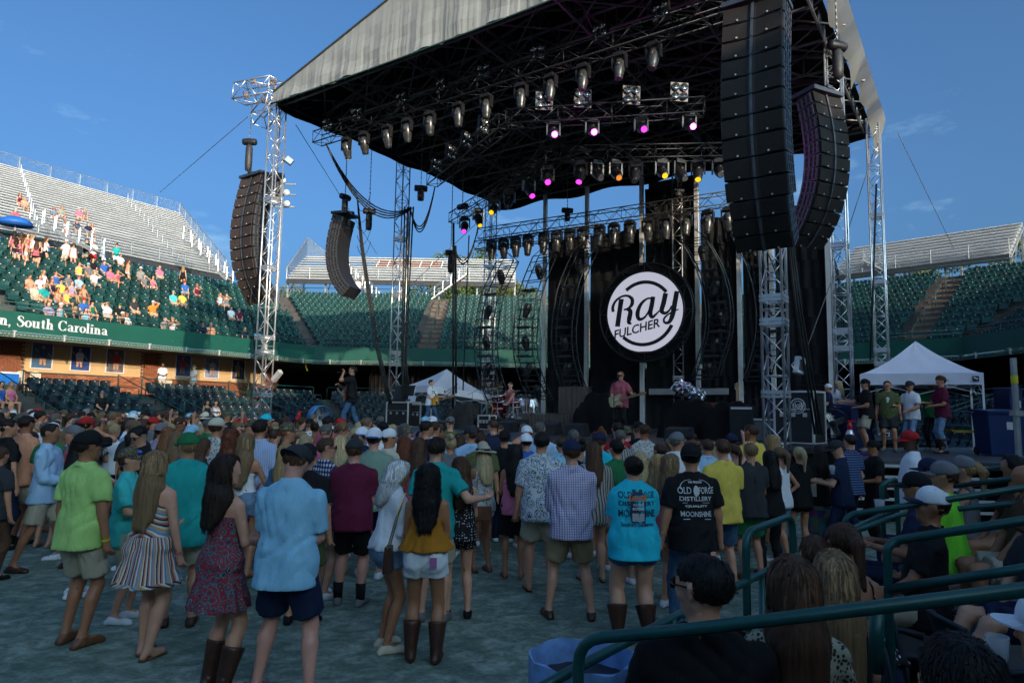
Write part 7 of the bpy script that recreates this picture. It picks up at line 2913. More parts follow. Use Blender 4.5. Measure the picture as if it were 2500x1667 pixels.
# ---- spectators on the left deck, the bleachers and the walkway
def seated_at(x,y,e,rows,run,rise,z0,o0,dy=.50,headz=1.33):
	"""row whose seated head lands nearest photo row y in column x"""
	best = None
	for r in range(rows):
		offs = o0+r*run+dy
		s = s_of(e,x,offs)
		p = V[e]+EN[e]*offs+ED[e]*s
		q = project((p.x,p.y,z0+r*rise+headz))
		if best is None or abs(q[1]-y) < best[0]:
			best = (abs(q[1]-y),p,z0+r*rise,r)
	return best
cx = lambda a: a/3.136
cy = lambda b: 300+b/3.136
SEATED = [(170,1160),(215,1215),(250,1180),(285,1235),(345,1190),(275,1150),(395,1258),(415,1200),(470,1150),(465,1275),(500,1220),(550,1175),(595,1240),(570,1280),(545,1085),(615,1095),(650,1065),(670,1150),(738,1070),(790,1130),(850,1145),(605,1340),
		  (670,1360),(785,1350),(885,1375),(990,1340),(1140,1350),(430,1445),(545,1460),(625,1455),(910,1445),(945,1465),(1025,1095),(1170,1110),(1060,1170),(1125,1190),(1375,1235),(1470,1240),(1290,1290),(1360,1310),(1655,1315),(1705,1330),(1745,1420),(1810,1425),(1240,1485),
		  (1300,1500),(1535,1530),(1595,1520),(860,1020),(1860,1600),(1960,1580),(370,1165),(335,1430)]
fixed = {(1140,1350): ('m','orange',('hip','brow'),'man in a bright orange t-shirt shading his eyes on the left deck','cap','white'),(1170,1110): ('f','pink',('lap','lap'),'large woman in a white and pink top alone near the top rail',None,None),
		 (885,1375): ('m','black',('lap','lap'),'man in a black t-shirt with a bright green cap','cap','green'),(605,1340): ('m','blue',('lap','lap'),'man in a blue t-shirt with a red cap near the front rail','cap','red'),
		 (990,1340): ('m','dgrey',('lap','lap'),'man in a grey t-shirt and jeans holding a phone, left of the orange t-shirt','cap','olive'),(785,1350): ('f','white',('brow','lap'),'woman in a white top shading her eyes with one arm',None,None),
		 (215,1215): ('m','cream',('lap','lap'),'man in a cream shirt, jeans and tan cap at the left aisle','cap','khaki'),(1290,1290): ('m','aqua',('lap','lap'),'person in an aqua t-shirt and cap beside a woman in black','cap','khaki')}
rs = random.Random(5)
STANDG = 'spectators on the left deck and bleachers'
SITG = {}
for (a,b) in SEATED:
	x,y = cx(a),cy(b)
	_,p,z,r = seated_at(x,y,0,10,DEPTH_/10,TALL/10,Z0,.0)
	rowname = ['front row','second row','third row','fourth row','fifth row','sixth row','seventh row','eighth row','ninth row','top row'][r]
	kw,lab = unique_kw(rs,x,40,'%s of left deck%s' % (rowname,' by aisle' if x < 90 else ' left half' if x < 260 else ' right half' if x > 380 else ' middle'))
	kw['arms'] = rs.choice([('lap','lap'),('knee','lap'),('knee','knee'),('lap','face')])
	if (a,b) in fixed:
		sx,c,am,lab,ht,hc = fixed[(a,b)]
		kw = dict(sex=sx,bulk=1.1 if sx == 'm' else 1.3,arms=am,top=('tee',c),bottom=('shorts','khaki'),hair=('short','brown') if sx == 'm' else ('long','blonde'),skin_='fair')
		if ht:
			kw['hat'] = (ht,hc)
	if rs.random() < .3:
		kw['glasses'] = True
	yaw = face_to((p.x,p.y),(0,22))+rs.uniform(-.2,.2)
	person((p.x,p.y,z),yaw,rs.uniform(1.66,1.82),lab,legs='sit',lod=.029,group=STANDG,shoes=('shoe',rs.choice(['white','black','tan'])),**kw)
for (a,b) in [(35,540),(75,560),(312,645),(372,640),(508,655),(552,650),(500,748),(592,762),(622,765),(410,735),(10,655)]:
	x,y = cx(a),cy(b)
	_,p,z,r = seated_at(x,y,0,25,.66,.365,13.0,14.2,.42,1.22)
	kw,lab = unique_kw(rs,x,50,'sitting on silver bleachers')
	kw['arms'] = ('lap','lap')
	person((p.x,p.y,z-.12),face_to((p.x,p.y),(0,22)),1.72,lab,legs='sit',lod=.031,group=STANDG,**kw)
WALK = [(430,905,'khaki','white'),(490,920,'white','white'),(590,910,'khaki','black'),(645,915,'red','white'),(720,920,'white','lblue'),(825,935,'white','teal'),(925,1030,'white','peach'),(275,865,'black','white'),(225,900,'black','black'),(40,870,'white','maroon'),(75,830,'white','cream'),
		(125,830,'white','rose'),(165,850,'navy','white'),(20,800,'denim','rose'),(95,990,'denim','maroon'),(200,1000,'black','rose'),(40,1012,'black','black'),(120,945,'white','peach'),(48,930,'denim','pink'),(1355,1085,'black','black')]
for k,(a,b,bc,tc_) in enumerate(WALK):
	x,y = cx(a),cy(b)
	best = None
	for oo in (DEPTH_+.5,DEPTH_+1.2,DEPTH_-.8,DEPTH_-1.9,DEPTH_-3.0):
		zz = Z0+TALL if oo > DEPTH_ else Z0+math.floor(oo/(DEPTH_/10))*TALL/10
		s = s_of(0,x,oo)
		p = V[0]+EN[0]*oo+ED[0]*s
		q = project((p.x,p.y,zz+1.75))
		if best is None or abs(q[1]-y) < best[0]:
			best = (abs(q[1]-y),p,zz)
	_,p,zz = best
	sx = 'm' if k in (0,2,3,4,5) else 'f'
	kw = dict(sex=sx,top=('tee' if sx == 'm' else 'tank',tc_),bottom=('shorts' if sx == 'm' else 'minis',bc),hair=('short','brown') if sx == 'm' else ('long',rs.choice(['brown','dark','blonde','red'])),skin_=rs.choice(['fair','mid']),arms=rs.choice([('down','down'),('cup','down'),('fold','fold')]))
	if sx == 'm':
		kw['hat'] = ('cap',['white','white','black','white','lblue','black'][k])
	lab = describe(kw,'standing %s' % ('below the bleachers' if zz > Z0+5 and x > 60 else 'at top left' if x > 45 else 'at left edge'))
	lab = unique(lab,['one of several','second of its kind'])
	person((p.x,p.y,zz),face_to((p.x,p.y),(0,22))+rs.choice([0,2.6,-1,1]),1.72 if sx == 'f' else 1.82,lab,lod=.029,group=STANDG,shoes=('shoe','white'),**kw)
def at_off(x,oo,e=0):
	return V[e]+EN[e]*oo+ED[e]*s_of(e,x,oo)
p = at_off(398,1.2)
person((p.x,p.y,zc),face_to((p.x,p.y),(-5,20)),1.86,'man in a white polo and khaki trousers, arms folded, left one at the brick wall',lod=.022,top=('polo','white'),bottom=('pants','khaki'),hair=('buzz','black'),skin_='dark',arms=('fold','fold'),group='staff by the suite wall')
p = at_off(475,1.2)
person((p.x,p.y,zc),face_to((p.x,p.y),(-30,20)),1.84,'man in a white polo and tan cap between two posters at the brick wall',lod=.022,top=('polo','white'),bottom=('pants','khaki'),hair=('short','grey'),hat=('cap','tan'),skin_='fair',arms=('down','fold'),group='staff by the suite wall')
for (x,r,tp_,lab,hh) in ((255,3,'black','man in black and a grey cap alone in the lower left seats',('cap','grey')),(512,2,'dgrey','woman in a dark top, left of two in the lower seats',None),(533,2,'white','woman in a white vest, right of two in the lower seats',None),(8,4,'blue','woman in a blue top at the far left of the lower seats',None),(32,4,'pink','woman in a bright pink vest at the far left of the lower seats',None)):
	p = at_off(x,-8.8+r*LRUN+.2)
	fem = hh is None
	person((p.x,p.y,LZ+r*LRISE),face_to((p.x,p.y),(-4,20)),1.72,lab,sex='f' if fem else 'm',legs='sit',lod=.022,top=('tank' if fem else 'tee',tp_),bottom=('minis' if fem else 'jeans','navy'),hair=('long','dark' if tp_ != 'pink' else 'blonde') if fem else ('short','brown'),hat=hh,skin_='mid',arms=('lap','lap'),group='people in the lower left seats')
p = at_off(867,DEPTH_+.6,1)
person((p.x,p.y,Z0+TALL),face_to((p.x,p.y),(0,20)),1.85,'man in a white polo standing by the white stairs at the far end',lod=.026,top=('polo','white'),bottom=('pants','khaki'),hair=('buzz','dark'),skin_='tan',group='people on the far deck')
p = at_off(14,DEPTH_+1.2)
cb = thing('blue_canopy','small blue umbrella top at the left edge above the deck','umbrella',(p.x-.2,p.y,Z0+TALL),0)
part('canopy',MB().lathe([(1.6,2.05),(1.25,2.42),(.7,2.62),(0,2.7)],16),mk('royal_blue',(.01,.12,.50),.6),cb,smooth=True)
part('pole',MB().tube([(0,0,0),(0,0,2.6)],.03,6),ALU,cb)
cb.scale = (.62,.62,.8)
RES = mk('cream_resin',(.62,.55,.42),.5)
def resin_chair(x,oo,lab,turn):
	p = at_off(x,oo)
	t = thing('resin_chair',lab,'chair',(p.x,p.y,zc),rzw+turn,'cream resin chairs by the brick wall')
	part('seat',MB().box((0,0,.42),(.50,.46,.05)),RES,t)
	for sx in (-1,1):
		for sy in (-1,1):
			part('leg',MB().tube([(sx*.20,sy*.18,.40),(sx*.25,sy*.23,0)],.022,5),RES,t)
		part('armrest',MB().tube([(sx*.25,-.2,.40),(sx*.27,-.18,.64),(sx*.27,.18,.66)],.022,5),RES,t)
	for k in range(7):
		x_ = -.2+.0667*k
		part('back_slat',MB().box((x_,.23+.3*x_*x_,.68+.06*(1-(x_/.2)**2)),(.045,.02,.48)),RES,t)
	part('back_rail',MB().tube([(-.22,.24,.86),(-.15,.24,.96),(0,.24,1.0),(.15,.24,.96),(.22,.24,.86)],.022,5),RES,t)
	return t
resin_chair(62,1.8,'cream plastic chair at the brick wall, left of a pair',.3)
resin_chair(92,1.8,'cream plastic chair at the brick wall, right of a pair',-.2)
resin_chair(420,1.9,'cream plastic chair beside the man with folded arms',0)
p = at_off(16,1.0)
ck = thing('drinks_cooler','blue drinks cooler at the far left of the brick wall','cooler',(p.x,p.y,zc),rzw)
part('box',MB().box((0,0,.55),(.9,.5,.5)),mk('cooler_blue',(.01,.12,.42),.4),ck)
part('lid',MB().box((0,0,.84),(.94,.54,.07)),WHITE,ck)
part('stand',MB().box((0,0,.14),(.8,.4,.28)),CONCD,ck)
# ================================================================ band and crew on the stage
STG = 'people on the stage and its wing'
def stage_person(x,yh,D,label,yaw,z0=SZ,**kw):
	p = at(x,yh,D)
	sn = kw.pop('skin','mid')
	hgt = kw.pop('height',None) or min(1.95,max(1.5,p.z-z0))
	kw.setdefault('lod',.015)
	kw.setdefault('group',STG)
	return person((p.x,p.y,z0),yaw,hgt,label,skin_=sn,**kw)
def guitar(o,m,label,col,bass=False,name='electric_guitar',head=(.62,.16,1.26),body=(.02,.24,1.00),worn=True):
	"""a guitar across the body, in the player's frame"""
	t = thing(name,label,'guitar',o.location,0)
	t.matrix_world = Matrix.LocRotScale(o.location,o.rotation_euler,o.scale)
	b,h = Vector(body),Vector(head)
	ax = (h-b).normalized()
	n = Vector((0,1,0))
	n = (n-ax*n.dot(ax)).normalized()
	sd_ = n.cross(ax)
	R = Matrix((ax,sd_,n)).transposed()
	out = [(-.21,0),(-.19,.12),(-.10,.165),(-.02,.13),(.05,.13),(.13,.16),(.17,.12),(.13,.06),(.10,.03),(.10,-.03),(.15,-.08),(.14,-.14),(.05,-.13),(-.02,-.12),(-.10,-.165),(-.19,-.12)]
	part('guitar_body',MB().prism(out,.045,R,b-n*.02),col,t)
	part('pickguard',MB().prism([(-.08,-.02),(.0,.07),(.08,.06),(.09,-.04),(.0,-.09)],.004,R,b+n*.026),mk('cream_plastic',(.6,.55,.42),.4),t)
	L = (h-b).length
	NK = mk('maple_neck',(.38,.22,.10),.4)
	part('neck',MB().box(b+ax*(L*.5+.05)+n*.028,(L-.1,.055,.03),R),NK,t)
	part('headstock',MB().prism([(-.02,-.03),(-.02,.03),(.05,.05),(.18 if not bass else .24,.03),(.18,-.03),(.04,-.04)],.02,R,h+n*.01),NK,t)
	st = MB()
	for k in range(4):
		st.tube([b-ax*.1+sd_*(-.018+.012*k)+n*.05,h+sd_*(-.016+.010*k)+n*.05],.0016,3)
	part('strings',st,ALU,t)
	if worn:
		part('strap',MB().tube([b-ax*.2,m.tp((-.10,.15,1.2)) if b.x > h.x else m.tp((-.12,.14,1.2)),m.tp((.04,.05,1.49)),m.tp((.12,-.05,1.45)),m.tp((.10,-.16,1.2)),b+ax*.12],.014,5),LEATHER,t,smooth=True)
	return t
o,m = stage_person(860,889,18.9,'bearded singer in a black t-shirt and jeans holding a microphone to his mouth',math.pi/2+.25,top=('tee','black'),bottom=('jeans','denim'),shoes=('shoe','white'),hair=('short','dark'),skin='mid',arms=('fist',((.02,.22,1.56),(.8,.1,-1))),legs='walk',bulk=1.1,height=1.84,lod=.012,fingers=True,head=(0,.25))
mic = MB().tube([m.W[0]+Vector((0,.0,.0)),m.W[0]+Vector((.01,.16,.03))],.014,6).lathe([(0,-.03),(.025,-.02),(.028,0),(.02,.02),(0,.03)],8,None,m.W[0]+Vector((-.01,-.05,.02)))
t_ = solo('microphone',mic,BLKM,'black microphone in the hand of the singer in black','microphone')
t_.matrix_world = Matrix.LocRotScale(o.location,o.rotation_euler,o.scale)
guitar(o,m,'dark red guitar slung behind the singer in black',mk('dark_red_lacquer',(.10,.012,.010),.2,coat=.5),head=(.45,.30,1.12),body=(-.10,.18,.98))
o,m = stage_person(1053,924,25.9,'bass player in a white t-shirt and jeans walking right',-1.95,top=('tee','white'),bottom=('jeans','denim'),shoes=('shoe','black'),hair=('short','dark'),skin='fair',arms=('strum','neckfret'),legs='walk',height=1.82,bulk=1.1)
for q in o.children:
	if q.name.startswith('t_shirt'):
		decal(q,[(text_mesh('TTR',.13,0,.004,ext=0),INK,'printed_letters')],0,1.25,back=False)
guitar(o,m,'sunburst bass guitar with a maple neck',mk('sunburst',(.62,.28,.03),.2,0,.6,4,coat=.5),True,'bass_guitar',head=(-.74,.42,1.16),body=(.04,.24,.98))
o,m = stage_person(1246,955,26.8,'drummer in a rose patterned vest behind the kit',2.45,z0=SZ+.38,legs='drum',top=('tank','rose'),bottom=('pants','grey'),shoes=('shoe','black'),hair=('short','brown'),skin='pink',arms=('drum','drum'),height=1.80,bulk=1.1)
DR = o.location.copy()
for i in (0,1):
	s_ = MB().tube([m.W[i]-Vector((0,.05,0)),m.W[i]+Vector((.05*(1-2*i),.34,-.02))],.008,5)
	q = solo('drumstick',s_,mk('pale_wood',(.5,.36,.2),.5),'drumstick in the %s hand of the drummer' % ('left','right')[i],'drumstick')
	q.matrix_world = Matrix.LocRotScale(o.location,o.rotation_euler,o.scale)
o,m = stage_person(1515,921,19.3,'singer in sunglasses and a pink shirt playing guitar at the right',2.75,top=('shirt','rose'),bottom=('pants','black'),shoes=('shoe','black'),hair=('short','ginger'),skin='fair',arms=('strum','neckfret'),height=1.84,glasses=True,lod=.012,fingers=True,bulk=1.05)
MATS['cloth_rose'].node_tree.nodes['Principled BSDF'].inputs['Roughness'].default_value = .85
guitar(o,m,'cream electric guitar with a maple neck held by the singer in pink',mk('cream_lacquer',(.55,.48,.26),.25,coat=.4),head=(-.62,.42,1.13),body=(.06,.24,.96))
PINKP = o.location.copy()
def mic_stand(p,hgt,label,boom=(.0,0,0),yaw=0.,round_=False):
	t = thing('microphone_stand',label,'microphone stand',p,yaw,'microphone stands on the stage')
	if round_:
		part('base',MB().lathe([(.13,0),(.13,.02),(0,.03)],16),BLKM,t)
	else:
		for k in range(3):
			a = 2.1*k+.4
			part('foot',MB().tube([(0,0,.10),(.28*math.cos(a),.28*math.sin(a),.012)],.010,5),BLKM,t)
	part('pole',MB().tube([(0,0,.01),(0,0,hgt)],.011,6),BLKM,t)
	e = Vector((0,0,hgt))
	if boom[0] or boom[1]:
		e2 = e+Vector(boom)
		part('boom',MB().tube([e-Vector(boom)*.35,e2],.009,6),BLKM,t)
		e = e2
	part('microphone',MB().tube([e,e+Vector((.02,-.12,.05))],[.014,.018],6).lathe([(0,-.03),(.026,-.018),(.028,.005),(0,.03)],8,None,e+Vector((.02,-.14,.06))),BLKP,t)
	return t
def on(x,D,z=SZ):
	p = at(x,1000,D)
	return Vector((p.x,p.y,z))
mic_stand(on(1108,25.2),1.55,'tall black stand with a boom right of the bass player',(-.35,-.1,-.25))
mic_stand(on(1091,25.6),1.25,'shorter boom stand beside the bass neck',(-.4,0,-.35))
mic_stand(on(1152,26.2),1.35,'boom stand over the left cymbal',(.45,0,.25))
mic_stand(on(1283,26.0),1.75,'straight stand just right of the drummer',(.10,0,.3))
mic_stand(on(1398,24.0),1.50,'stand in front of the wooden panel',(-.12,0,.12),round_=True)
mic_stand(PINKP+Vector((-.25,-.42,0)),1.55,'stand at the mouth of the singer in pink',(.12,.1,.08),round_=True)
mic_stand(on(1850,17.6),1.1,'low boom stand behind the right tower',(.4,0,.15))
mic_stand(on(1198,27.8),1.5,'boom stand left of the drum amplifier',(.3,0,.25))
Wd = mk('grey_barn_wood',(.10,.082,.068),.8,0,.45,2.2,stretch=(9,9,.8),bump=.4,bs=10)
kr = RZS-.35
kit_o = DR-Vector((0,0,.38))
Rk = Matrix.Rotation(kr,3,'Z')
ris = thing('drum_riser','low black riser under the drum kit','platform',kit_o+Vector((.1,-.6,0)),kr)
part('deck',MB().box((0,0,.30),(3.2,2.9,.16)),BLKP,ris)
for i in (-1,1):
	for j in (-1,1):
		part('leg',MB().box((i*1.5,j*1.35,.11),(.08,.08,.22)),BLKM,ris)
DRUMR = mk('dark_red_shell',(.10,.008,.010),.15,.2,.1,coat=.6)
DHEAD = mk('drum_head',(.52,.50,.45),.5)
kt = thing('drum_kit','dark red drum kit with the Ray logo on its bass drum','drum kit',kit_o+Vector((-.55,-1.0,.385)),kr-.25)
RXk = Matrix.Rotation(math.pi/2,3,'X')
def drum(parent,c,r,d,tilt=0.,yaw=0.,nm='tom'):
	R = Euler((tilt,0,yaw)).to_matrix()
	s = part(nm,MB().lathe([(r,0),(r,d)],24,R,c,caps=False),DRUMR,parent,smooth=True)
	part('head',MB().lathe([(0,d+.002),(r*.97,d+.002),(r*.97,d-.008),(0,d-.008)],24,R,c),DHEAD,s)
	part('hoop',MB().lathe([(r-.01,d-.02),(r+.014,d-.02),(r+.014,d+.012),(r-.01,d+.012)],24,R,c,caps=False).lathe([(r-.01,0),(r+.014,0),(r+.014,.03),(r-.01,.03)],24,R,c,caps=False),ALU,s,smooth=True)
	for k in range(8):
		a = 2*math.pi*k/8
		q = Vector(c)+R @ Vector(((r+.012)*math.cos(a),(r+.012)*math.sin(a),d*.5))
		part('lug',MB().box(q,(.02,.02,.05)),ALU,s)
	return s
bs_ = part('bass_drum',MB().lathe([(.30,-.02),(.30,.42)],28,RXk,(0,.20,.31),caps=False),DRUMR,kt,smooth=True)
part('front_head',MB().lathe([(0,.47),(.285,.47),(.285,.45),(0,.45)],28,RXk,(0,.25,.31)),DHEAD,bs_)
part('wood_hoop',MB().tube([(.295*math.cos(a),-.22,.31+.295*math.sin(a)) for a in np.linspace(0,2*math.pi,29)[:-1]],.02,6,closed=True),mk('amber_hoop',(.42,.22,.06),.3),bs_,smooth=True)
logo_parts(bs_,.25,RXk,(0,-.226,.31),INK,.003)
drum(kt,(.0,.05,.66),.17,.20,.35,nm='rack_tom')
drum(kt,(.38,.10,.64),.19,.22,.3,nm='rack_tom')
drum(kt,(.62,.55,.42),.20,.20,.1,nm='snare_drum')
drum(kt,(-.55,.55,.15),.23,.38,nm='floor_tom')
BR = mk('bronze_cymbal',(.42,.26,.09),.25,.9,.1)
for (x,y,z,r,tl) in ((-.75,.25,1.05,.24,.3),(-.35,.0,1.15,.22,.25),(.35,-.05,1.15,.22,.3),(.95,.35,1.0,.27,.2),(.9,.9,.85,.19,.05),(-.9,.8,.9,.25,.15)):
	R = Euler((tl,.1,0)).to_matrix()
	c = part('cymbal',MB().lathe([(0,.02),(.03,.018),(.04,.006),(r,-.012),(r,-.016),(.04,.002),(0,.012)],24,R,(x,y,z)),BR,kt,smooth=True)
	s_ = part('cymbal_stand',MB().tube([(x,y,.12),(x,y,z)],.012,6),ALU,kt)
	for k in range(3):
		a = 2.1*k
		part('stand_leg',MB().tube([(x,y,.3),(x+.24*math.cos(a),y+.24*math.sin(a),.01)],.010,5),ALU,s_)
def box_thing(name,label,cat,p,d,yaw,mat,extra=None,group=None):
	t = thing(name,label,cat,p,yaw,group)
	part('cabinet',MB().box((0,0,d[2]/2),d),mat,t)
	if extra:
		extra(t)
	return t
TOLEX = mk('black_tolex',(.015,.015,.016),.6,0,.2,30,bump=.2,bs=200)
CLOTHG = mk('grey_speaker_cloth',(.085,.09,.095),.9,0,.25,40)
def amp_face(w,h,d,mat=CLOTHG,tubes=True):
	def f(t):
		part('speaker_cloth',MB().box((0,-d/2-.006,h*.46),(w-.09,.012,h-.12)),mat,t)
		part('trim',MB().box((0,-d/2-.008,h*.93),(w-.08,.016,h*.06)),ALUD,t)
		for i in (-1,1):
			part('handle',MB().box((i*(w/2+.008),0,h*.75),(.016,.14,.05)),BLKM,t)
	return f
box_thing('amplifier_cabinet','grey fronted amplifier cabinet behind the drummer','amplifier',on(1218,28.4,SZ),(.85,.4,1.15),RZS,TOLEX,amp_face(.85,1.15,.4))
FOIL = mk('silver_foil',(.75,.76,.78),.22,1.,.15,4)
def foil(name,label,p,pts,yaw,seed):
	"""crumpled foil: a sheet folded over a box"""
	rr_ = random.Random(seed)
	t = thing(name,label,'foil cover',p,yaw)
	mb = MB()
	n = 22
	(w,d,h) = pts
	G = []
	for i in range(n+1):
		row = []
		for j in range(n+1):
			u,v = i/n*2-1,j/n*2-1
			x,y = u*w*.62,v*d*.62
			k = max(0,abs(u)-.75)*4+max(0,abs(v)-.75)*4
			z = h-min(1.1,k)*h*.85
			x,y = max(-w/2,min(w/2,x))*(1+.05*k),max(-d/2,min(d/2,y))*(1+.05*k)
			row.append(Vector((x+rr_.uniform(-.03,.03),y+rr_.uniform(-.03,.03),z+rr_.uniform(-.045,.045))))
		G.append(row)
	for i in range(n):
		for j in range(n):
			mb.quad(G[i][j],G[i+1][j],G[i+1][j+1],G[i][j+1])
	part('foil_sheet',mb,FOIL,t)
	part('box',MB().box((0,0,h*.45),(w*.9,d*.9,h*.9)),BLKP,t)
	return t
foil('foil_wrapped_case','case wrapped in shiny silver foil right of the drummer',on(1280,27.2),(.95,.7,1.15),RZS,3)
foil('foil_bundle','low foil covered bundle beside the wrapped case',on(1308,26.6),(.6,.5,.55),RZS,5)
f_ = foil('foil_wrapped_keyboard','tilted object wrapped in silver foil on the right of the stage',on(1680,21.5,SZ+1.25),(.95,.4,.3),RZS,8)
f_.rotation_euler = (.35,.42,RZS)
part('stand',MB().tube([(-.3,0,.1),(-.75,0,-1.1)],.03,5).tube([(.3,0,.1),(.45,.1,-1.35)],.03,5),BLKM,f_)
def mound(p,w,d,h,yaw,label,mat=BLKF):
	mb = MB()
	n = 16
	G = []
	for i in range(n+1):
		row = []
		for j in range(n+1):
			u,v = i/n*2-1,j/n*2-1
			r = max(abs(u),abs(v))
			z = h*(1-max(0,r-.45)/.55)**.6 if r < 1 else 0
			row.append(Vector((u*w/2*(1+.08*math.sin(7*v)),v*d/2*(1+.08*math.sin(6*u)),max(0,z+.04*math.sin(9*u+4*v)*(r < .98)))))
		G.append(row)
	for i in range(n):
		for j in range(n):
			mb.quad(G[i][j],G[i+1][j],G[i+1][j+1],G[i][j+1])
	o_ = solo('draped_gear',mb,mat,label,'draped gear',smooth=True)
	o_.location = p
	o_.rotation_euler.z = yaw
	return o_
mound(on(1138,26.3),1.3,1.0,.95,RZS,'black cloth draped over gear left of the drum kit',mk('dark_brown_drape',(.03,.028,.026),.95,0,.3,5))
mound(on(1470,22.5),1.6,1.4,1.3,RZS,'dark cloth draped over gear behind the singer in pink')
mound(on(1790,18.4),1.5,1.0,1.0,RZS,'black draped gear left of the right front tower')
mound(on(1690,19.2),1.7,1.0,1.05,RZS,'black draped gear below the foil wrapped keyboard')
wmesh = MB().add([(-.3,-.25,0),(.3,-.25,0),(.3,.25,0),(-.3,.25,0),(-.3,-.08,.36),(.3,-.08,.36),(.3,.22,.30),(-.3,.22,.30)],[(3,2,1,0),(0,1,5,4),(4,5,6,7),(1,2,6,5),(2,3,7,6),(3,0,4,7)])
for i,(x,D) in enumerate(((905,17.6),(1080,21.5),(1345,20.5),(1410,19.6),(1530,17.2),(1660,16.4),(1240,22.6))):
	t = thing('stage_monitor','wedge monitor at the stage front, %s from the left' % ordn[i],'speaker',on(x,D),RZS+math.pi,'floor monitors along the stage front')
	part('cabinet',wmesh,TOLEX,t)
	part('grille',MB().slab((-.27,-.235,.03),(.27,-.235,.03),(.27,-.085,.34),(-.27,-.085,.34),-.012),BLKM,t)
def planked(name,label,p,w,h,d,yaw,n,vertical=True,mat=Wd):
	t = thing(name,label,'wooden panel',p,yaw)
	part('core',MB().box((0,0,h/2-.01),(w-.04,d-.05,h-.04)),BLKP,t)
	for k in range(n):
		if vertical:
			part('board',MB().box((-w/2+(k+.5)*w/n,-d/2+.003*math.sin(k*5),h/2),(w/n-.012,.03,h-random.uniform(0,.03))),mat,t)
		else:
			part('board',MB().box((0,-d/2+.003*math.sin(k*5),(k+.5)*h/n),(w-random.uniform(0,.03),.03,h/n-.012)),mat,t)
	part('top_board',MB().box((0,0,h+.012),(w+.02,d,.02)),mat,t)
	return t
planked('wooden_screen','upright panel of weathered boards between drummer and right singer',on(1405,25.2,SZ+.62),1.25,.95,.35,RZS,9)
planked('wooden_riser','long low riser faced with weathered boards under the wooden panel',on(1375,24.4),2.9,.60,.9,RZS,20)
planked('wooden_bench','low wooden platform with horizontal boards right of the singer in pink',on(1745,19.6),1.25,.55,.7,RZS,5,False)
planked('wooden_crate','small wooden crate beside the guitar amplifier',on(1842,18.4),.7,.45,.4,RZS,4,False)
t = box_thing('orange_amplifier','small orange amplifier with a red lit emblem','amplifier',on(1742,20.4,SZ+.57),(.55,.3,.45),RZS,mk('burnt_orange_wood',(.13,.045,.014),.5),lambda t: part('front_cloth',MB().box((0,-.156,.2),(.46,.012,.32)),mk('brown_cloth',(.10,.035,.012),.9),t))
part('emblem',MB().prism([(.0,-.07),(.10,.02),(.07,.06),(-.07,.06),(-.10,.02)],.004,RXs,(-.02,-.166,.2)),glow('red_emblem',(1,.08,.01),.7),t)
box_thing('guitar_amplifier','tall black guitar amplifier beside the draped gear','amplifier',on(1815,17.9),(.62,.35,.9),RZS,TOLEX,amp_face(.62,.9,.35,BLKP))
box_thing('amplifier_cabinet','small black amplifier with a light strip near the right tower','amplifier',on(1870,17.4),(.6,.35,.6),RZS,TOLEX,amp_face(.6,.6,.35))
gs = thing('guitar_on_stand','guitar on a stand, its tan headstock above the black drape','guitar',on(1800,18.9,SZ+.35),RZS+.4)
part('guitar_body',MB().prism([(-.18,0),(-.16,.3),(-.09,.36),(.0,.34),(.09,.36),(.16,.3),(.18,0),(.12,-.05),(-.12,-.05)],.08,RXs),mk('spruce',(.35,.2,.08),.3),gs)
part('neck',MB().box((0,-.03,.68),(.05,.03,.7)),mk('maple_neck',(.38,.22,.10),.4),gs)
part('headstock',MB().box((.01,-.02,1.10),(.08,.03,.20),Euler((.2,.15,0)).to_matrix()),mk('maple_neck',(.38,.22,.10),.4),gs)
for k in range(6):
	part('tuner',MB().box((.01+(.055 if k % 2 else -.055),-.02,1.04+.03*k),(.03,.015,.018)),ALU,gs)
part('stand',MB().tube([(0,.1,.1),(-.2,.2,-.35)],.012,5).tube([(0,.1,.1),(.2,.2,-.35)],.012,5),BLKM,gs)
def road_case(p,d,yaw,label,logo=False):
	t = thing('road_case',label,'road case',p,yaw,'black road cases with metal edges')
	w,dd,h = d
	part('panel_box',MB().box((0,0,h/2),(w,dd,h)),TOLEX,t)
	mb = MB()
	for i in (-1,1):
		for j in (-1,1):
			mb.box((i*w/2,j*dd/2,h/2),(.05,.05,h+.02))
			mb.box((i*w/2,0,h/2+j*h/2),(.05,dd-.05,.05))
			mb.box((0,i*dd/2,h/2+j*h/2),(w-.05,.05,.05))
	part('metal_edging',mb,ALUD,t)
	for k in range(3):
		part('latch',MB().box((-w*.3+w*.3*k,-dd/2-.015,h*.55),(.10,.02,.10)),ALU,t)
	part('lid_seam',MB().box((0,-dd/2-.004,h*.66),(w-.05,.012,.018)),ALU,t)
	if logo:
		r = .17
		part('logo_disc',MB().lathe([(r,.002),(r+.018,.002),(r+.018,.008),(r,.008)],24,RXs,(w*.12,-dd/2-.004,h*.72),caps=False),WHITE,t)
		logo_parts(t,r*.95,RXs,(w*.12,-dd/2-.004,h*.72),WHITE,.003)
	return t
road_case(on(985,27.4),(1.15,.7,.95),RZS,'large road case under the console at the stage left side')
road_case(on(1022,27.2),(.75,.6,.88),RZS,'road case just right of the larger one behind the bass player')
road_case(on(1952,17.0),(.95,.7,1.25),RZS-.2,'tall road case with a round white Ray logo behind the right tower',True)
road_case(on(1190,25.0),(.5,.4,.5),RZS,'small case beside the drum kit')
cs = thing('mixing_console','monitor console with its lid raised on the road case','mixing console',on(975,27.5,SZ+.98),RZS)
part('lid',MB().box((0,.25,.35),(1.1,.04,.62),Euler((-.25,0,0)).to_matrix()),BLKP,cs)
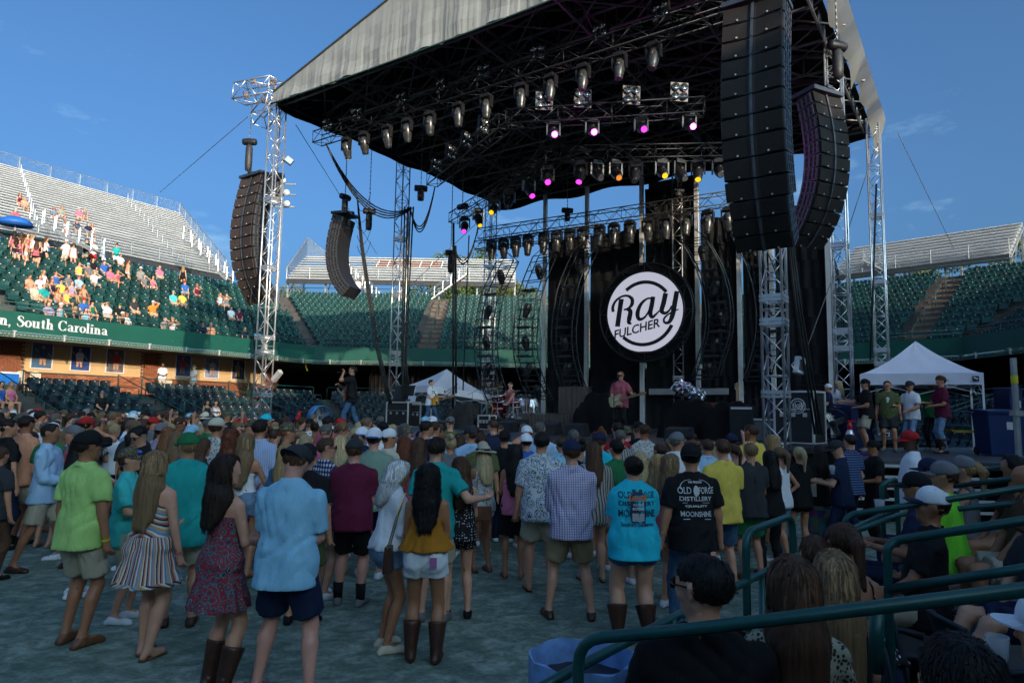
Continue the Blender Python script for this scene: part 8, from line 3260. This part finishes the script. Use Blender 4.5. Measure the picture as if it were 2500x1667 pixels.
part('lid_rim',MB().tube([(-.55,.18,.06),(-.55,.33,.66),(.55,.33,.66),(.55,.18,.06)],.018,4),ALUD,cs)
part('surface',MB().box((0,0,.05),(1.05,.5,.09),Euler((.12,0,0)).to_matrix()),BLKM,cs)
lp = thing('laptop','open silver laptop right of the console','laptop',on(1000,27.1,SZ+.98),RZS+.2)
part('base',MB().box((0,0,.01),(.36,.25,.02)),ALU,lp)
part('screen',MB().box((0,.14,.12),(.36,.015,.23),Euler((-.3,0,0)).to_matrix()),ALU,lp)
def drum_fan(p,yaw,label,r=.42,mat=None):
	t = thing('drum_fan',label,'fan',p,yaw)
	mat = mat or mk('fan_blue',(.01,.16,.42),.4)
	part('housing',MB().lathe([(r,-.16),(r+.02,-.16),(r+.02,.16),(r,.16)],32,RXk,(0,0,r+.12),caps=False),mat,t,smooth=True)
	g = MB()
	for k in range(1,6):
		g.tube([(r*k/5*math.cos(a),-.17,r+.12+r*k/5*math.sin(a)) for a in np.linspace(0,2*math.pi,25)[:-1]],.005,4,closed=True)
	for k in range(12):
		a = math.pi*2*k/12
		g.tube([(0,-.175,r+.12),(r*math.cos(a),-.17,r+.12+r*math.sin(a))],.005,4)
	part('guard',g,GALV if r > .4 else BLKM,t)
	for k in range(4):
		a = math.pi*2*k/4+.4
		part('blade',MB().box((r*.45*math.cos(a),0,r+.12+r*.45*math.sin(a)),(r*.85,.03,r*.42),Euler((.5,-a,0),'XYZ').to_matrix()),ALU,t)
	part('hub',MB().lathe([(0,-.07),(.08,-.06),(.08,.06),(0,.07)],12,RXk,(0,0,r+.12)),BLKM,t)
	for i in (-1,1):
		part('foot',MB().tube([(i*r*.8,-.2,.02),(i*r*.8,.2,.02),(i*r*.75,0,r*.55)],.02,5),BLKM,t)
		part('wheel',MB().lathe([(0,-.02),(.07,-.02),(.07,.02),(0,.02)],12,Matrix.Rotation(math.pi/2,3,'Y'),(i*r*.8,.2,.07)),BLKP,t)
	return t
drum_fan(on(781,25.5,SZ-.25),.9,'blue drum fan standing left of the singer in black',.44)
drum_fan(on(2032,17.2,SZ),-.4,'black drum fan behind the second right tower',.36,BLKP)
part_ = None
def extinguisher(p,label):
	t = thing('fire_extinguisher',label,'fire extinguisher',p,0,'silver and red fire extinguishers')
	part('tank',MB().lathe([(0,0),(.09,0),(.09,.46),(.05,.54),(.03,.56),(0,.56)],16),ALU,t,smooth=True)
	part('red_collar',MB().lathe([(.03,.53),(.055,.54),(.06,.62),(.03,.70),(0,.70)],12),mk('fire_red',(.45,.01,.01),.3),t)
	part('handle',MB().box((.05,0,.73),(.18,.03,.04)),mk('fire_red',(.45,.01,.01),.3),t)
	part('hose',MB().tube([(.05,0,.66),(.16,0,.6),(.15,0,.35),(.12,0,.1)],.014,6),BLKP,t)
	part('label_band',MB().lathe([(.0915,.12),(.0915,.34)],16,caps=False),mk('paper_label',(.55,.55,.52),.6),t)
	return t
extinguisher(on(730,24.0,SZ-.2),'red topped extinguisher left of the blue fan')
extinguisher(on(2073,15.6,SZ-.17),'silver extinguisher with a red top in front of the blue bin')
for i,(x,D,z,lab) in enumerate(((705,24.3,SZ-.2,'purple and black fog machine left of the blue fan'),(2092,15.2,SZ-.4,'purple covered fog machine below the extinguisher'))):
	t = thing('fog_machine',lab,'fog machine',on(x,D,z),RZS)
	part('case',MB().box((0,0,.14),(.75,.4,.28)),mk('purple_case',(.07,.012,.14),.5),t)
	part('nozzle',MB().lathe([(.05,0),(.06,.12),(.04,.13)],10,RXs,(0,-.2,.15)),BLKM,t)
BINB = mk('bin_blue',(.004,.022,.10),.45)
def bin_(p,yaw,label,w=.62,h=1.0,lid=True,mat=BINB):
	t = thing('wheeled_bin',label,'bin',p,yaw,'dark blue wheeled bins')
	part('body',MB().box((0,0,h/2+.03),(w*.86,.6,h),top=(1.14,1.1)),mat,t)
	part('lid',MB().box((0,-.01,h+.06),(w*1.04,.72,.06),Euler((.06,0,0)).to_matrix()),mat,t)
	part('handle',MB().tube([(-w*.4,.36,h),(w*.4,.36,h)],.02,5),mat,t)
	for i in (-1,1):
		part('wheel',MB().lathe([(0,-.03),(.10,-.03),(.10,.03),(0,.03)],12,Matrix.Rotation(math.pi/2,3,'Y'),(i*w*.42,.28,.10)),BLKP,t)
	part('notice',MB().box((.03,-.335,h*.72),(.13,.012,.17)),mk('paper_label',(.55,.55,.52),.6),t)
	return t
bin_(on(2082,17.6,SZ-.17),.2,'blue bin behind the second right tower',.62,1.05)
bin_(on(1905,18.6,SZ),.1,'blue bin half hidden by the right front tower',.6,1.0)
bin_(on(2438,15.8,SZ-.17),-.1,'large dark blue bin with a white notice right of the tent leg',.85,.95)
bin_(on(2462,17.0,SZ+.2),-.1,'blue bin behind the large one at the right',.3,1.15)
sc = solo('yellow_barrow_tray',MB().box((0,0,0),(.85,.4,.05),top=(.95,.9)).box((-.45,0,.02),(.08,.3,.03)),mk('yellow_plastic',(.62,.42,.02),.4),'yellow plastic tray between the tent leg and the blue bin','tray')
sc.location = at(2365,1053,16.6)
rb = solo('yellow_ribbon',MB().tube([at(748,885,47),at(747,897,47),at(751,905,47)],.05,4),mk('yellow_ribbon',(.6,.5,.02),.6),'yellow ribbon tied to the edge of the far deck','ribbon')
wl = thing('work_light','white flood light clamped to the side of the right front tower','work light',at(1952,892,14.0),.5)
part('housing',MB().box((0,0,0),(.20,.12,.34),Euler((0,.25,0)).to_matrix()),WHITE,wl)
part('glass',MB().box((-.02,-.07,.0),(.13,.02,.22),Euler((0,.25,0)).to_matrix()),LENS,wl)
part('yoke',MB().tube([(-.12,0,.1),(-.18,.05,0),(-.10,0,-.14)],.012,5),ALU,wl)
sl = thing('strobe_light','silver strobe strapped to the left tower, tilted','stage light',at(676,918,23.8),RZS)
part('housing',MB().box((0,0,0),(.5,.14,.16),Euler((0,-.7,0)).to_matrix()),ALUD,sl)
for (x,y,D,lab) in ((705,392,24.0,'flood lamp clamped high on the left tower'),):
	t = thing('flood_lamp',lab,'stage light',at(x,y,D),.3)
	part('housing',MB().box((0,0,0),(.30,.12,.24),Euler((0,.6,0)).to_matrix()),BLKP,t)
	part('lens',MB().box((.01,-.065,0),(.25,.012,.19),Euler((0,.6,0)).to_matrix()),LENS,t)
for i,(x,y) in enumerate(((663,452),(655,478),(648,493),(690,440),(699,470),(700,497),(672,492),(675,462))):
	t = thing('flood_reflector','round white stadium flood reflector behind the left tower, %s of a cluster' % ordn[i],'flood light',at(x,y,52),0,'cluster of round flood lights on a pole')
	part('bowl',MB().lathe([(.0,.16),(.12,.14),(.24,.04),(.27,-.03),(.25,-.03),(.12,.10),(0,.12)],14,RXk),mk('white_enamel',(.6,.6,.58),.3),t,smooth=True)
	part('bulb',MB().lathe([(0,-.05),(.07,0),(.05,.1),(0,.12)],8,RXk),LENS,t)
pl = thing('flood_pole','pole and cross arms of the stadium flood lights behind the left tower','pole',at(676,700,52.3).xy.to_3d(),0)
part('mast',MB().tube([(0,0,0),(0,0,at(676,430,52.3).z)],.16,8),GALV,pl)
for y in (450,475,505):
	part('cross_arm',MB().box((0,0,at(676,y,52.3).z),(2.2,.12,.10)),GALV,pl)
# ---- people on the wing and at the back
WZ = SZ-.165
for (x,yh,D,yaw,lab,kw) in (
  (2022,938,18.4,1.3,'technician in a navy t-shirt and blue cap behind the right tower',dict(top=('tee','navy'),bottom=('pants','navy'),hair=('short','brown'),hat=('capback','white','blue'),arms=('cup','cup'),z0=SZ)),
  (2046,946,18.8,1.0,'blonde woman in white half hidden by the second right tower',dict(sex='f',top=('tee','white'),bottom=('minis','denim'),hair=('long','light'),z0=SZ,height=1.65)),
  (2112,926,16.6,1.45,'man in a black t-shirt and pale shorts leaning at the wing edge',dict(top=('tee','black'),bottom=('shorts','khaki'),hair=('short','brown'),hat=('cap','black'),arms=('reach','fold'),bulk=1.25)),
  (2128,945,18.5,1.0,'dark haired man behind the man in black on the wing',dict(top=('tee','black'),bottom=('jeans','navy'),hair=('short','black'),skin='tan')),
  (2166,929,16.9,2.6,'man with a dark beard in an olive t-shirt with a white print and grey shorts',dict(top=('tee','olive'),bottom=('shorts','dgrey'),hair=('flow','dark'),arms=('down','down'),bulk=1.2)),
  (2221,931,16.7,1.9,'man in a white t-shirt and jeans under the right tent',dict(top=('tee','white'),bottom=('jeans','ldenim'),hair=('short','brown'),hat=('cap','dgrey'),arms=('cup','belly'),bulk=1.15)),
  (2272,924,17.2,2.2,'man in a green t-shirt raising his hand to his brow under the tent',dict(top=('tee','green'),bottom=('pants','black'),hair=('short','dark'),hat=('cap','black'),arms=('cup','brow'))),
  (2296,918,16.4,1.5,'man in a maroon t-shirt and pale jeans at the right of the tent group',dict(top=('tee','maroon'),bottom=('jeans','ldenim'),hair=('short','dark'),hat=('capback','brown'),arms=('cup','fold')))):
	sh = ('boot','brown') if 'maroon' in lab else ('shoe','grey')
	o,m = stage_person(x,yh,D,lab,yaw,**{**dict(z0=WZ,shoes=sh),**kw})
	if 'olive' in lab:
		for q in o.children:
			if q.name.startswith('t_shirt'):
				decal(q,[(MB().add([(-.03,-.06,0),(.02,-.06,0),(.03,.0,0),(.05,.05,0),(0,.09,0),(-.04,.05,0),(-.02,0,0)],[tuple(range(7))]),WPR,'printed_flower')],0,1.27,back=False)
# ---- pop-up tents
TENT = mk('white_tent_fabric',(.74,.73,.82),.65,0,.06,1.5,bump=.3,bs=2.5)
def tent(p,yaw,w,eave,peak,label,val=.28,legs=True,logo=False,tilt=(0,0)):
	t = thing('popup_tent',label,'tent',p,yaw,'white pop-up tents')
	t.rotation_euler = (tilt[0],tilt[1],yaw)
	n = 14
	mb = MB()
	cor = [(-w/2,-w/2),(w/2,-w/2),(w/2,w/2),(-w/2,w/2)]
	for k in range(4):
		a,b = cor[k],cor[(k+1) % 4]
		rows = []
		for i in range(n+1):
			s = i/n          # 0 = eave, 1 = peak
			z = eave+(peak-eave)*(s**1.35)
			row = []
			for j in range(n+1):
				q = j/n
				ex,ey = a[0]+(b[0]-a[0])*q,a[1]+(b[1]-a[1])*q
				sag_ = -.07*math.sin(math.pi*q)*(1-s)*math.sin(math.pi*min(1,s*1.6))
				row.append((ex*(1-s),ey*(1-s),z+sag_+.006*math.sin(q*17+s*9)))
			rows.append(row)
		for i in range(n):
			for j in range(n):
				mb.quad(rows[i][j],rows[i][j+1],rows[i+1][j+1],rows[i+1][j])
	part('canopy',mb,TENT,t,smooth=True)
	mb = MB()
	for k in range(4):
		a,b = cor[k],cor[(k+1) % 4]
		nx,ny = (b[1]-a[1])/w,-(b[0]-a[0])/w
		for j in range(n):
			q0,q1 = j/n,(j+1)/n
			w0,w1 = .012*math.sin(q0*19),.012*math.sin(q1*19)
			p0 = Vector((a[0]+(b[0]-a[0])*q0,a[1]+(b[1]-a[1])*q0,eave))
			p1 = Vector((a[0]+(b[0]-a[0])*q1,a[1]+(b[1]-a[1])*q1,eave))
			n_ = Vector((nx,ny,0))
			mb.quad(p0+n_*w0*.3+Vector((0,0,-val)),p1+n_*w1*.3+Vector((0,0,-val)),p1+n_*.01,p0+n_*.01)
	part('valance',mb,TENT,t,smooth=True)
	fr = MB()
	for (x,y) in cor:
		if legs:
			part('leg',MB().box((x*.985,y*.985,eave/2-.02),(.045,.045,eave)),WHITE,t)
			part('foot',MB().box((x*.985,y*.985,.01),(.12,.12,.02)),ALUD,t)
	for k in range(4):
		a,b = Vector((*cor[k],eave-.12))*1,Vector((*cor[(k+1) % 4],eave-.12))
		a,b = a*.98,b*.98
		for i in range(2):
			p0,p1 = a.lerp(b,i*.5),a.lerp(b,i*.5+.5)
			part('scissor_bar',MB().tube([p0,p1-Vector((0,0,.35))],.014,4),ALUD,t)
			part('scissor_bar',MB().tube([p0-Vector((0,0,.35)),p1],.014,4),ALUD,t)
	if logo:
		part('logo_patch',MB().box((w*.44,-w/2-.022,eave-.14),(.13,.006,.13)),mk('dark_patch',(.03,.02,.05),.6),t)
		part('patch_mark',MB().box((w*.44,-w/2-.028,eave-.13),(.09,.004,.03),Euler((0,.5,0)).to_matrix()),WHITE,t)
	return t
tent(on(2243,18.0,WZ),-.50,2.62,1.92,2.85,'white pop-up tent over the people on the right wing',logo=True)
p = at(1075,1000,31.0)
tent((p.x,p.y,SZ-.3),.62,3.1,1.85,2.85,'white pop-up tent sagging behind the bass player',tilt=(0,.10))
# ================================================================ near right: rails, seats and people
def pipe(name,label,paths,r=.025,mat=TEAL,group='teal handrails between the near box seats'):
	"""a handrail run: each path is one welded tube"""
	ref = paths[0][0]
	t = thing(name,label,'handrail',(ref.x,ref.y,0),0,group)
	for pth in paths:
		pts = [pth[0]]
		for i in range(1,len(pth)-1):       # round the bends
			a,b,c = pth[i-1],pth[i],pth[i+1]
			k = min(.10,(b-a).length*.4,(c-b).length*.4)
			p0,p1 = b+(a-b).normalized()*k,b+(c-b).normalized()*k
			for q in range(5):
				s = q/4
				pts.append(p0*(1-s)**2+b*2*s*(1-s)+p1*s*s)
		pts.append(pth[-1])
		part('tube',MB().tube(pts,r,12),mat,t,smooth=True,world=True)
	return t
def P_(x,y,D):
	return at(x,y,D)
def drop(p,z=.0):
	return Vector((p.x,p.y,z))
a,b = P_(1412,1560,2.75),P_(2620,1425,2.05)
pipe('handrail','nearest thick teal handrail crossing the bottom right',[[drop(a),a,P_(1700,1534,2.60),b]],.023)
a,b = P_(1300,1690,2.8),P_(1640,1510,3.35)
pipe('handrail','sloping teal rail above the blue trash bag, meeting the front rail',[[a,P_(1425,1620,3.0),b,P_(1810,1425,4.0),P_(2030,1315,5.0),P_(2190,1240,6.6)],[drop(P_(1640,1510,3.35)),P_(1640,1510,3.35)],[drop(P_(1860,1400,4.2)),P_(1860,1400,4.2)]],.022)
a = P_(1824,1425,4.05)
pipe('handrail','looped teal handrail in front of the yellow shirt',[[drop(a),P_(1820,1300,4.05),P_(1934,1258,4.6),drop(P_(1936,1300,4.6))]],.023)
a = P_(2165,1440,3.7)
pipe('handrail','teal rail in front of the man with the blue and white cap',[[drop(a),P_(2166,1335,3.7),P_(2190,1318,3.7),P_(2620,1252,3.1)]],.023)
pipe('handrail','lower teal rail below the one before the blue and white cap',[[P_(2166,1438,3.7),P_(2620,1370,3.1)]],.024)
pipe('handrail','lower rail beside the nearest one',[[P_(2140,1640,2.9),P_(2140,1480,2.9)]],.03)
a = P_(2062,1290,5.2)
pipe('handrail','long teal rail across the middle of the near seats',[[drop(a),P_(2064,1268,5.2),P_(2080,1255,5.2),P_(2620,1172,4.5)]],.023)
pipe('handrail','teal rail under the long middle rail',[[P_(2075,1300,5.2),P_(2200,1255,6.3),P_(2620,1215,5.4)]],.024)
a = P_(2153,1215,6.6)
pipe('handrail','short teal loop behind the man in the red cap',[[drop(a),P_(2153,1185,6.6),P_(2165,1177,6.6),P_(2188,1168,6.9),drop(P_(2190,1190,6.9))]],.023)
pipe('handrail','teal rail behind the woman in the grey cap',[[P_(2335,1186,6.8),P_(2620,1148,6.0)]],.025)
pipe('handrail','farthest teal rail climbing to the right edge',[[P_(2370,1152,8.2),P_(2620,1112,7.4)]],.025)
pp = thing('scaffold_post','grey scaffold post with a yellow tag at the right edge','post',drop(P_(2487,1100,10.5)),0)
part('tube',MB().tube([(0,0,0),(0,0,2.95)],.045,8),GALV,pp)
part('clamp',MB().box((0,0,2.1),(.13,.13,.08)),GALV,pp)
part('yellow_tag',MB().lathe([(.048,2.55),(.048,2.68)],10,caps=False),mk('yellow_ribbon',(.6,.5,.02),.6),pp)
tb = thing('trash_bin','blue plastic bag hanging open over a bin behind the teal rail','bin',drop(P_(1422,1667,3.15)),0)
BAG = mk('blue_bag_film',(.20,.36,.66),.3,0,.35,9,bump=.6,bs=14,spec=.6)
zr = P_(1422,1600,3.15).z
n,K = 56,12
mb = MB()
rings = []
for k in range(K+1):
	s = k/K
	z = zr-.50*s
	ring = []
	for i in range(n):
		a = 2*math.pi*i/n
		r = .235+.006*math.sin(9*a+2*s)+.014*math.sin(17*a+5*s)*s
		ring.append((r*math.cos(a),r*math.sin(a),z+.006*math.sin(7*a)*(1-s)))
	rings.append(ring)
mb.rings(rings,caps=False)
inn = []
for k in range(K+1):
	s = k/K
	z = zr+.004-.42*s
	ring = []
	for i in range(n):
		a = 2*math.pi*i/n
		r = .228-.05*s+.014*math.sin(11*a+6*s)*(.3+s)+.01*math.sin(23*a)*s
		ring.append((r*math.cos(a),r*math.sin(a),z+.006*math.sin(7*a)*(1-s)))
	inn.append(ring)
mb.rings([rings[0],inn[0]],caps=False)
mb.rings(inn,caps=False)
part('bag',mb,BAG,tb,smooth=True)
part('bin_body',MB().lathe([(0,0),(.17,0),(.22,zr-.1)],20),BLKP,tb)
def stadium_seat(p,yaw,label,mat=None,s=1.):
	"""the near folding seats: curved back with ribs, pan, arms and a stand"""
	mat = mat or SEATN
	t = thing('stadium_seat',label,'seat',p,yaw,'dark blue folding seats near the camera')
	n = 12
	R0,R1 = [],[]
	mb = MB()
	G = []
	for i in range(7):
		z = .42+.42*i/6
		row = []
		for j in range(n+1):
			u = j/n*2-1
			x = u*.235*(1-.10*(i/6)**3*abs(u))
			y = .24-.085*u*u+.12*(i/6)
			row.append(Vector((x,y,z-(.03*u*u if i == 6 else 0))))
		G.append(row)
	for i in range(6):
		for j in range(n):
			mb.quad(G[i][j],G[i][j+1],G[i+1][j+1],G[i+1][j])
			mb.quad(*[q+Vector((0,.022,0)) for q in (G[i+1][j],G[i+1][j+1],G[i][j+1],G[i][j])])
	part('backrest',mb,mat,t,smooth=True)
	part('back_rim',MB().tube([G[6][j]+Vector((0,.011,0)) for j in range(n+1)],.016,8).tube([G[i][0]+Vector((0,.011,0)) for i in range(7)],.014,6).tube([G[i][n]+Vector((0,.011,0)) for i in range(7)],.014,6),mat,t,smooth=True)
	part('seat_pan',MB().box((0,.02,.43),(.42,.40,.045),Euler((.05,0,0)).to_matrix()).box((0,-.18,.42),(.42,.03,.07)),mat,t)
	for i in (-1,1):
		part('arm',MB().tube([(i*.255,.20,.60),(i*.262,-.02,.63),(i*.26,-.14,.60)],.020,7),mat,t,smooth=True)
		part('stand',MB().box((i*.262,.10,.30),(.03,.12,.60)),BLKM,t)
	t.scale = (s,s,s)
	return t
FG = 'people in the near right seats'
def near(x,yh,D,label,yaw,z_sit=None,**kw):
	p = at(x,yh,D)
	s = kw.pop('h',1.75)/1.75
	top_ = 1.372*s
	sn = kw.pop('skin','mid')
	kw.setdefault('lod',.0085 if D < 3 else .0105 if D < 4.2 else .014)
	kw.setdefault('group',FG)
	kw.setdefault('fingers',True)
	return person((p.x,p.y,p.z-top_),yaw,1.75*s,label,legs=kw.pop('legs','sit'),skin_=sn,**kw)
yw = face_to((1,3),(-2,20))
o,m = near(1716,1359,2.75,'man in a black t-shirt and sunglasses seated closest at the bottom right',yw-.25,top=('tee','black'),bottom=('jeans','navy'),hair=('short','black'),skin='fair',arms=('lap','lap'),bulk=1.22,glasses=True,head=(.75,.0),h=1.85)
o,m = near(1935,1362,2.85,'woman with long straight brown hair in a spotted blouse holding a phone',yw-.35,sex='f',top=('tee','leopard'),bottom=('minis','denim'),hair=('long','brown'),skin='fair',arms=('lap',((.20,.36,1.22),(.4,-.4,-1))),hairlen=.13,h=1.68)
q = solo('mobile_phone',MB().box(m.W[0]+Vector((.02,.08,.05)),(.075,.014,.15),Euler((.5,.5,0)).to_matrix()),BLKP,'dark phone in the hand of the woman with the spotted blouse','phone')
q.matrix_world = Matrix.LocRotScale(o.location,o.rotation_euler,o.scale)
near(2034,1347,3.4,'woman with long light brown hair beside the spotted blouse',yw-.3,sex='f',top=('tank','black'),bottom=('minis','denim'),hair=('long','dirty'),skin='fair',arms=('lap','lap'),hairlen=.12,h=1.68)
near(1990,1312,4.1,'person with dark brown hair between the two long haired women',yw-.3,sex='f',top=('tank','black'),bottom=('minis','denim'),hair=('pony','brown'),skin='fair',arms=('lap','lap'),h=1.66)
near(2100,1283,3.85,'woman with hair tied back and a bare back with a blue dotted strap',yw-.15,sex='f',top=('cami','dots'),bottom=('minis','navy'),hair=('pony','brown'),skin='tan',arms=('knee','knee'),lean=.28,h=1.70)
near(2240,1194,5.0,'man with a blue and white mesh cap in a black polo, one knee bare',1.15,top=('polo','black'),bottom=('shorts','khaki'),hair=('short','dark'),hat=('cap','white','navy'),skin='tan',arms=('wide','lap'),bulk=1.15,lean=-.12)
near(2236,1160,5.9,'person in a black and white cap behind the blue and white cap',1.0,top=('tee','navy'),bottom=('jeans','navy'),hair=('short','black'),hat=('cap','black'),skin='tan',arms=('cup','cup'))
near(2304,1133,6.1,'person in a neon green t-shirt and grey mesh cap',.9,top=('tee','neon'),bottom=('shorts','grey'),hair=('short','brown'),hat=('cap','grey'),skin='mid',arms=('lap','lap'),bulk=1.2)
near(2270,1125,6.9,'bearded man in a dark cap left of the neon shirt',1.0,top=('tee','dgrey'),bottom=('jeans','navy'),hair=('short','dark'),hat=('cap','navy'),skin='tan',arms=('lap','lap'))
near(2352,1119,6.9,'woman in a grey vest and grey cap with a blonde ponytail',.9,sex='f',top=('tank','grey'),bottom=('minis','denim'),hair=('pony','blonde'),hat=('cap','grey'),skin='fair',arms=('lap','lap'))
near(2474,1112,6.6,'woman with dark hair at the right edge looking left',1.3,sex='f',top=('tank','brown'),bottom=('minis','black'),hair=('long','black'),skin='tan',arms=('lap','lap'))
near(2505,1132,5.6,'bald man at the right edge above the teal rails',1.3,top=('tee','brown'),bottom=('shorts','khaki'),hair=None,skin='tan',arms=('lap','knee'),bulk=1.2)
near(2545,1190,4.35,'barefoot person stretching bare legs to the left',1.45,top=('tee','dgrey'),bottom=('shorts','navy'),hair=('short','brown'),skin='fair',arms=('lap','lap'),legs='sitout')
near(2565,1470,2.5,'person in a white cap cut by the right edge',.7,top=('tee','black'),bottom=('jeans','navy'),hair=('short','dark'),hat=('cap','white'),skin='mid',arms=('cup','cup'))
near(2345,1560,1.75,'dark haired head rising at the bottom right corner',yw-.5,sex='f',top=('tee','black'),bottom=('jeans','navy'),hair=('short','black'),skin='mid',arms=('lap','lap'),lod=.007)
for k,(x,y,D,yaw,lab) in enumerate(((1990,1555,2.95,yw-.35,'seat of the woman in the spotted blouse'),(2095,1500,3.45,yw-.3,'seat of the woman with light brown hair'),(2140,1430,3.95,yw-.2,'seat of the woman with the bare back'),
									   (2200,1360,4.3,1.2,'ribbed seat before the man in the black polo'),(2335,1290,5.2,1.0,'seat behind the black polo'),(2440,1400,4.1,1.4,'seat under the stretched legs'),(2480,1530,2.9,1.0,'seat at the right edge beneath the white cap'),
									   (1830,1600,2.45,yw-.25,'seat of the man in sunglasses'),(2390,1620,2.0,.6,'seat at the bottom right corner'))):
	p = at(x,y,D)
	z = .02 if D > 3 else -.02
	stadium_seat((p.x,p.y,z if p.z > .8 else p.z-.82),yaw,lab)
def cup_(p,label,s=1.):
	t = thing('plastic_cup',label,'cup',p)
	part('cup_wall',MB().lathe([(.030*s,-.06*s),(.042*s,.06*s),(.039*s,.06*s),(.027*s,-.055*s)],14),CUPM,t,smooth=True)
	return t
cup_(at(2148,1237,5.7),'clear plastic cup held up above the middle rail')
cup_(at(2436,1590,1.9),'clear cup at the bottom right corner',.7)
cup_(at(2032,1146,9.4),'white cup in the hands of the man in the navy polo')
solo('white_napkin',MB().slab((0,0,0),(.16,.02,0),(.15,.11,.01),(.01,.10,0),.003),WHITE,'crumpled white napkin on the floor near the loop rail','litter').location = atz(1958,1363,.008)
# ================================================================ trees
LEAF = [mk('leaf_green',(.075,.115,.03),.6,0,.3,1.5,rnd=.2,world=True),mk('leaf_olive',(.12,.125,.03),.6,0,.3,1.5,rnd=.2,world=True)]
BARK = mk('bark',(.06,.045,.035),.9,0,.3,6,bump=.5,bs=20)
def tree(x,Y,ytop,label,spread=3.2,seed=0,mi=0):
	p = at(x,ytop,Y)
	return tree_at(p.x,p.y,p.z,label,spread,seed,mi)
def tree_at(px,py,H,label,spread=3.2,seed=0,mi=0,n=9000,rs_=1.7,group='trees behind the bleachers'):
	rr_ = random.Random(seed)
	t = thing('tree',label,'tree',(px,py,0),0,group)
	part('trunk',MB().tube([(0,0,0),(.15,0,H*.4),(0,.1,H*.8)],[.32,.24,.08],8),BARK,t,smooth=True)
	limbs = MB()
	cl = []
	for k in range(13):
		a = rr_.uniform(0,6.28)
		z0 = H*rr_.uniform(.45,.80)
		L_ = spread*rr_.uniform(.5,1)*(1.15-z0/H*.5)
		r = rr_.uniform(.7,1.25)*rs_
		e = Vector((L_*math.cos(a),L_*math.sin(a),min(H-r*.72,z0+rr_.uniform(.5,2.6))))
		limbs.tube([(0,.05,z0-.5),(e.x*.5,e.y*.5,z0+.2),e],[.09,.06,.025],5)
		cl.append((e,r))
		cl.append((Vector((e.x*.6,e.y*.6,e.z-rr_.uniform(0,2))),rr_.uniform(.6,1.0)*rs_))
	cl.append((Vector((0,0,H-.75*rs_)),rs_))
	part('limbs',limbs,BARK,t)
	g = np.random.default_rng(seed)
	C_ = np.array([tuple(c) for c,r in cl])
	R_ = np.array([r for c,r in cl])
	ci = g.integers(len(cl),size=n)
	d = g.normal(size=(n,3))
	d /= np.linalg.norm(d,axis=1)[:,None]
	q = C_[ci]+d*(R_[ci]*g.random(n)**.4)[:,None]*np.array([1,1,.72])
	u = g.normal(size=(n,3))
	u /= np.linalg.norm(u,axis=1)[:,None]
	w = np.cross(u,g.normal(size=(n,3)))
	w /= np.linalg.norm(w,axis=1)[:,None]
	s = g.uniform(.09,.22,n)[:,None]
	vs = np.stack([q-u*s,q-w*s*.6,q+u*s,q+w*s*.6],1).reshape(-1,3)
	me = mesh_np('foliage',vs,np.arange(n*4).reshape(n,4),False)
	link('foliage',me,t,LEAF[mi])
	return t
for k in range(9):      # pines behind the near right stand: their shade falls on the stage and the far deck
	q = V[5]+EN[4]*(27+3*(k % 2))-ED[4]*(2.5+3.4*k)
	tree_at(q.x,q.y,20.2+1.2*math.sin(k*2.3),'%s tall tree from the stage side behind the near right stand' % ordn[8-k],3.4,60+k,k % 2,7000,2.0,'trees outside the picture')
for k,(x,Y,yt,sp,lab) in enumerate(((1085,84,612,3.4,'tree above the far white bleachers, left of three crowns'),(1130,86,622,3.0,'rounded tree above the far bleachers beside the hanging cable'),(1182,85,600,3.6,'tall tree crown above the right part of the far bleachers'),
										  (1228,84,655,2.6,'small tree between the far bleachers and the backdrop'),(1300,82,700,2.6,'low tree top showing just left of the backdrop'),(720,82,690,3.0,'tree seen under the left end of the far bleachers'),
										  (1010,90,690,4.0,'tree seen under the far bleachers above the stair aisle'),(2330,76,615,4.2,'sunlit tree under the right bleachers'),(2440,72,600,4.6,'large tree behind the right end of the right bleachers'),(2500,70,575,3.6,'tree at the right edge above the seats'),(2250,78,640,3.5,'tree glimpsed below the right bleachers beside the stairs'))):
	tree(x,Y,yt,lab,sp,20+k,k % 2)
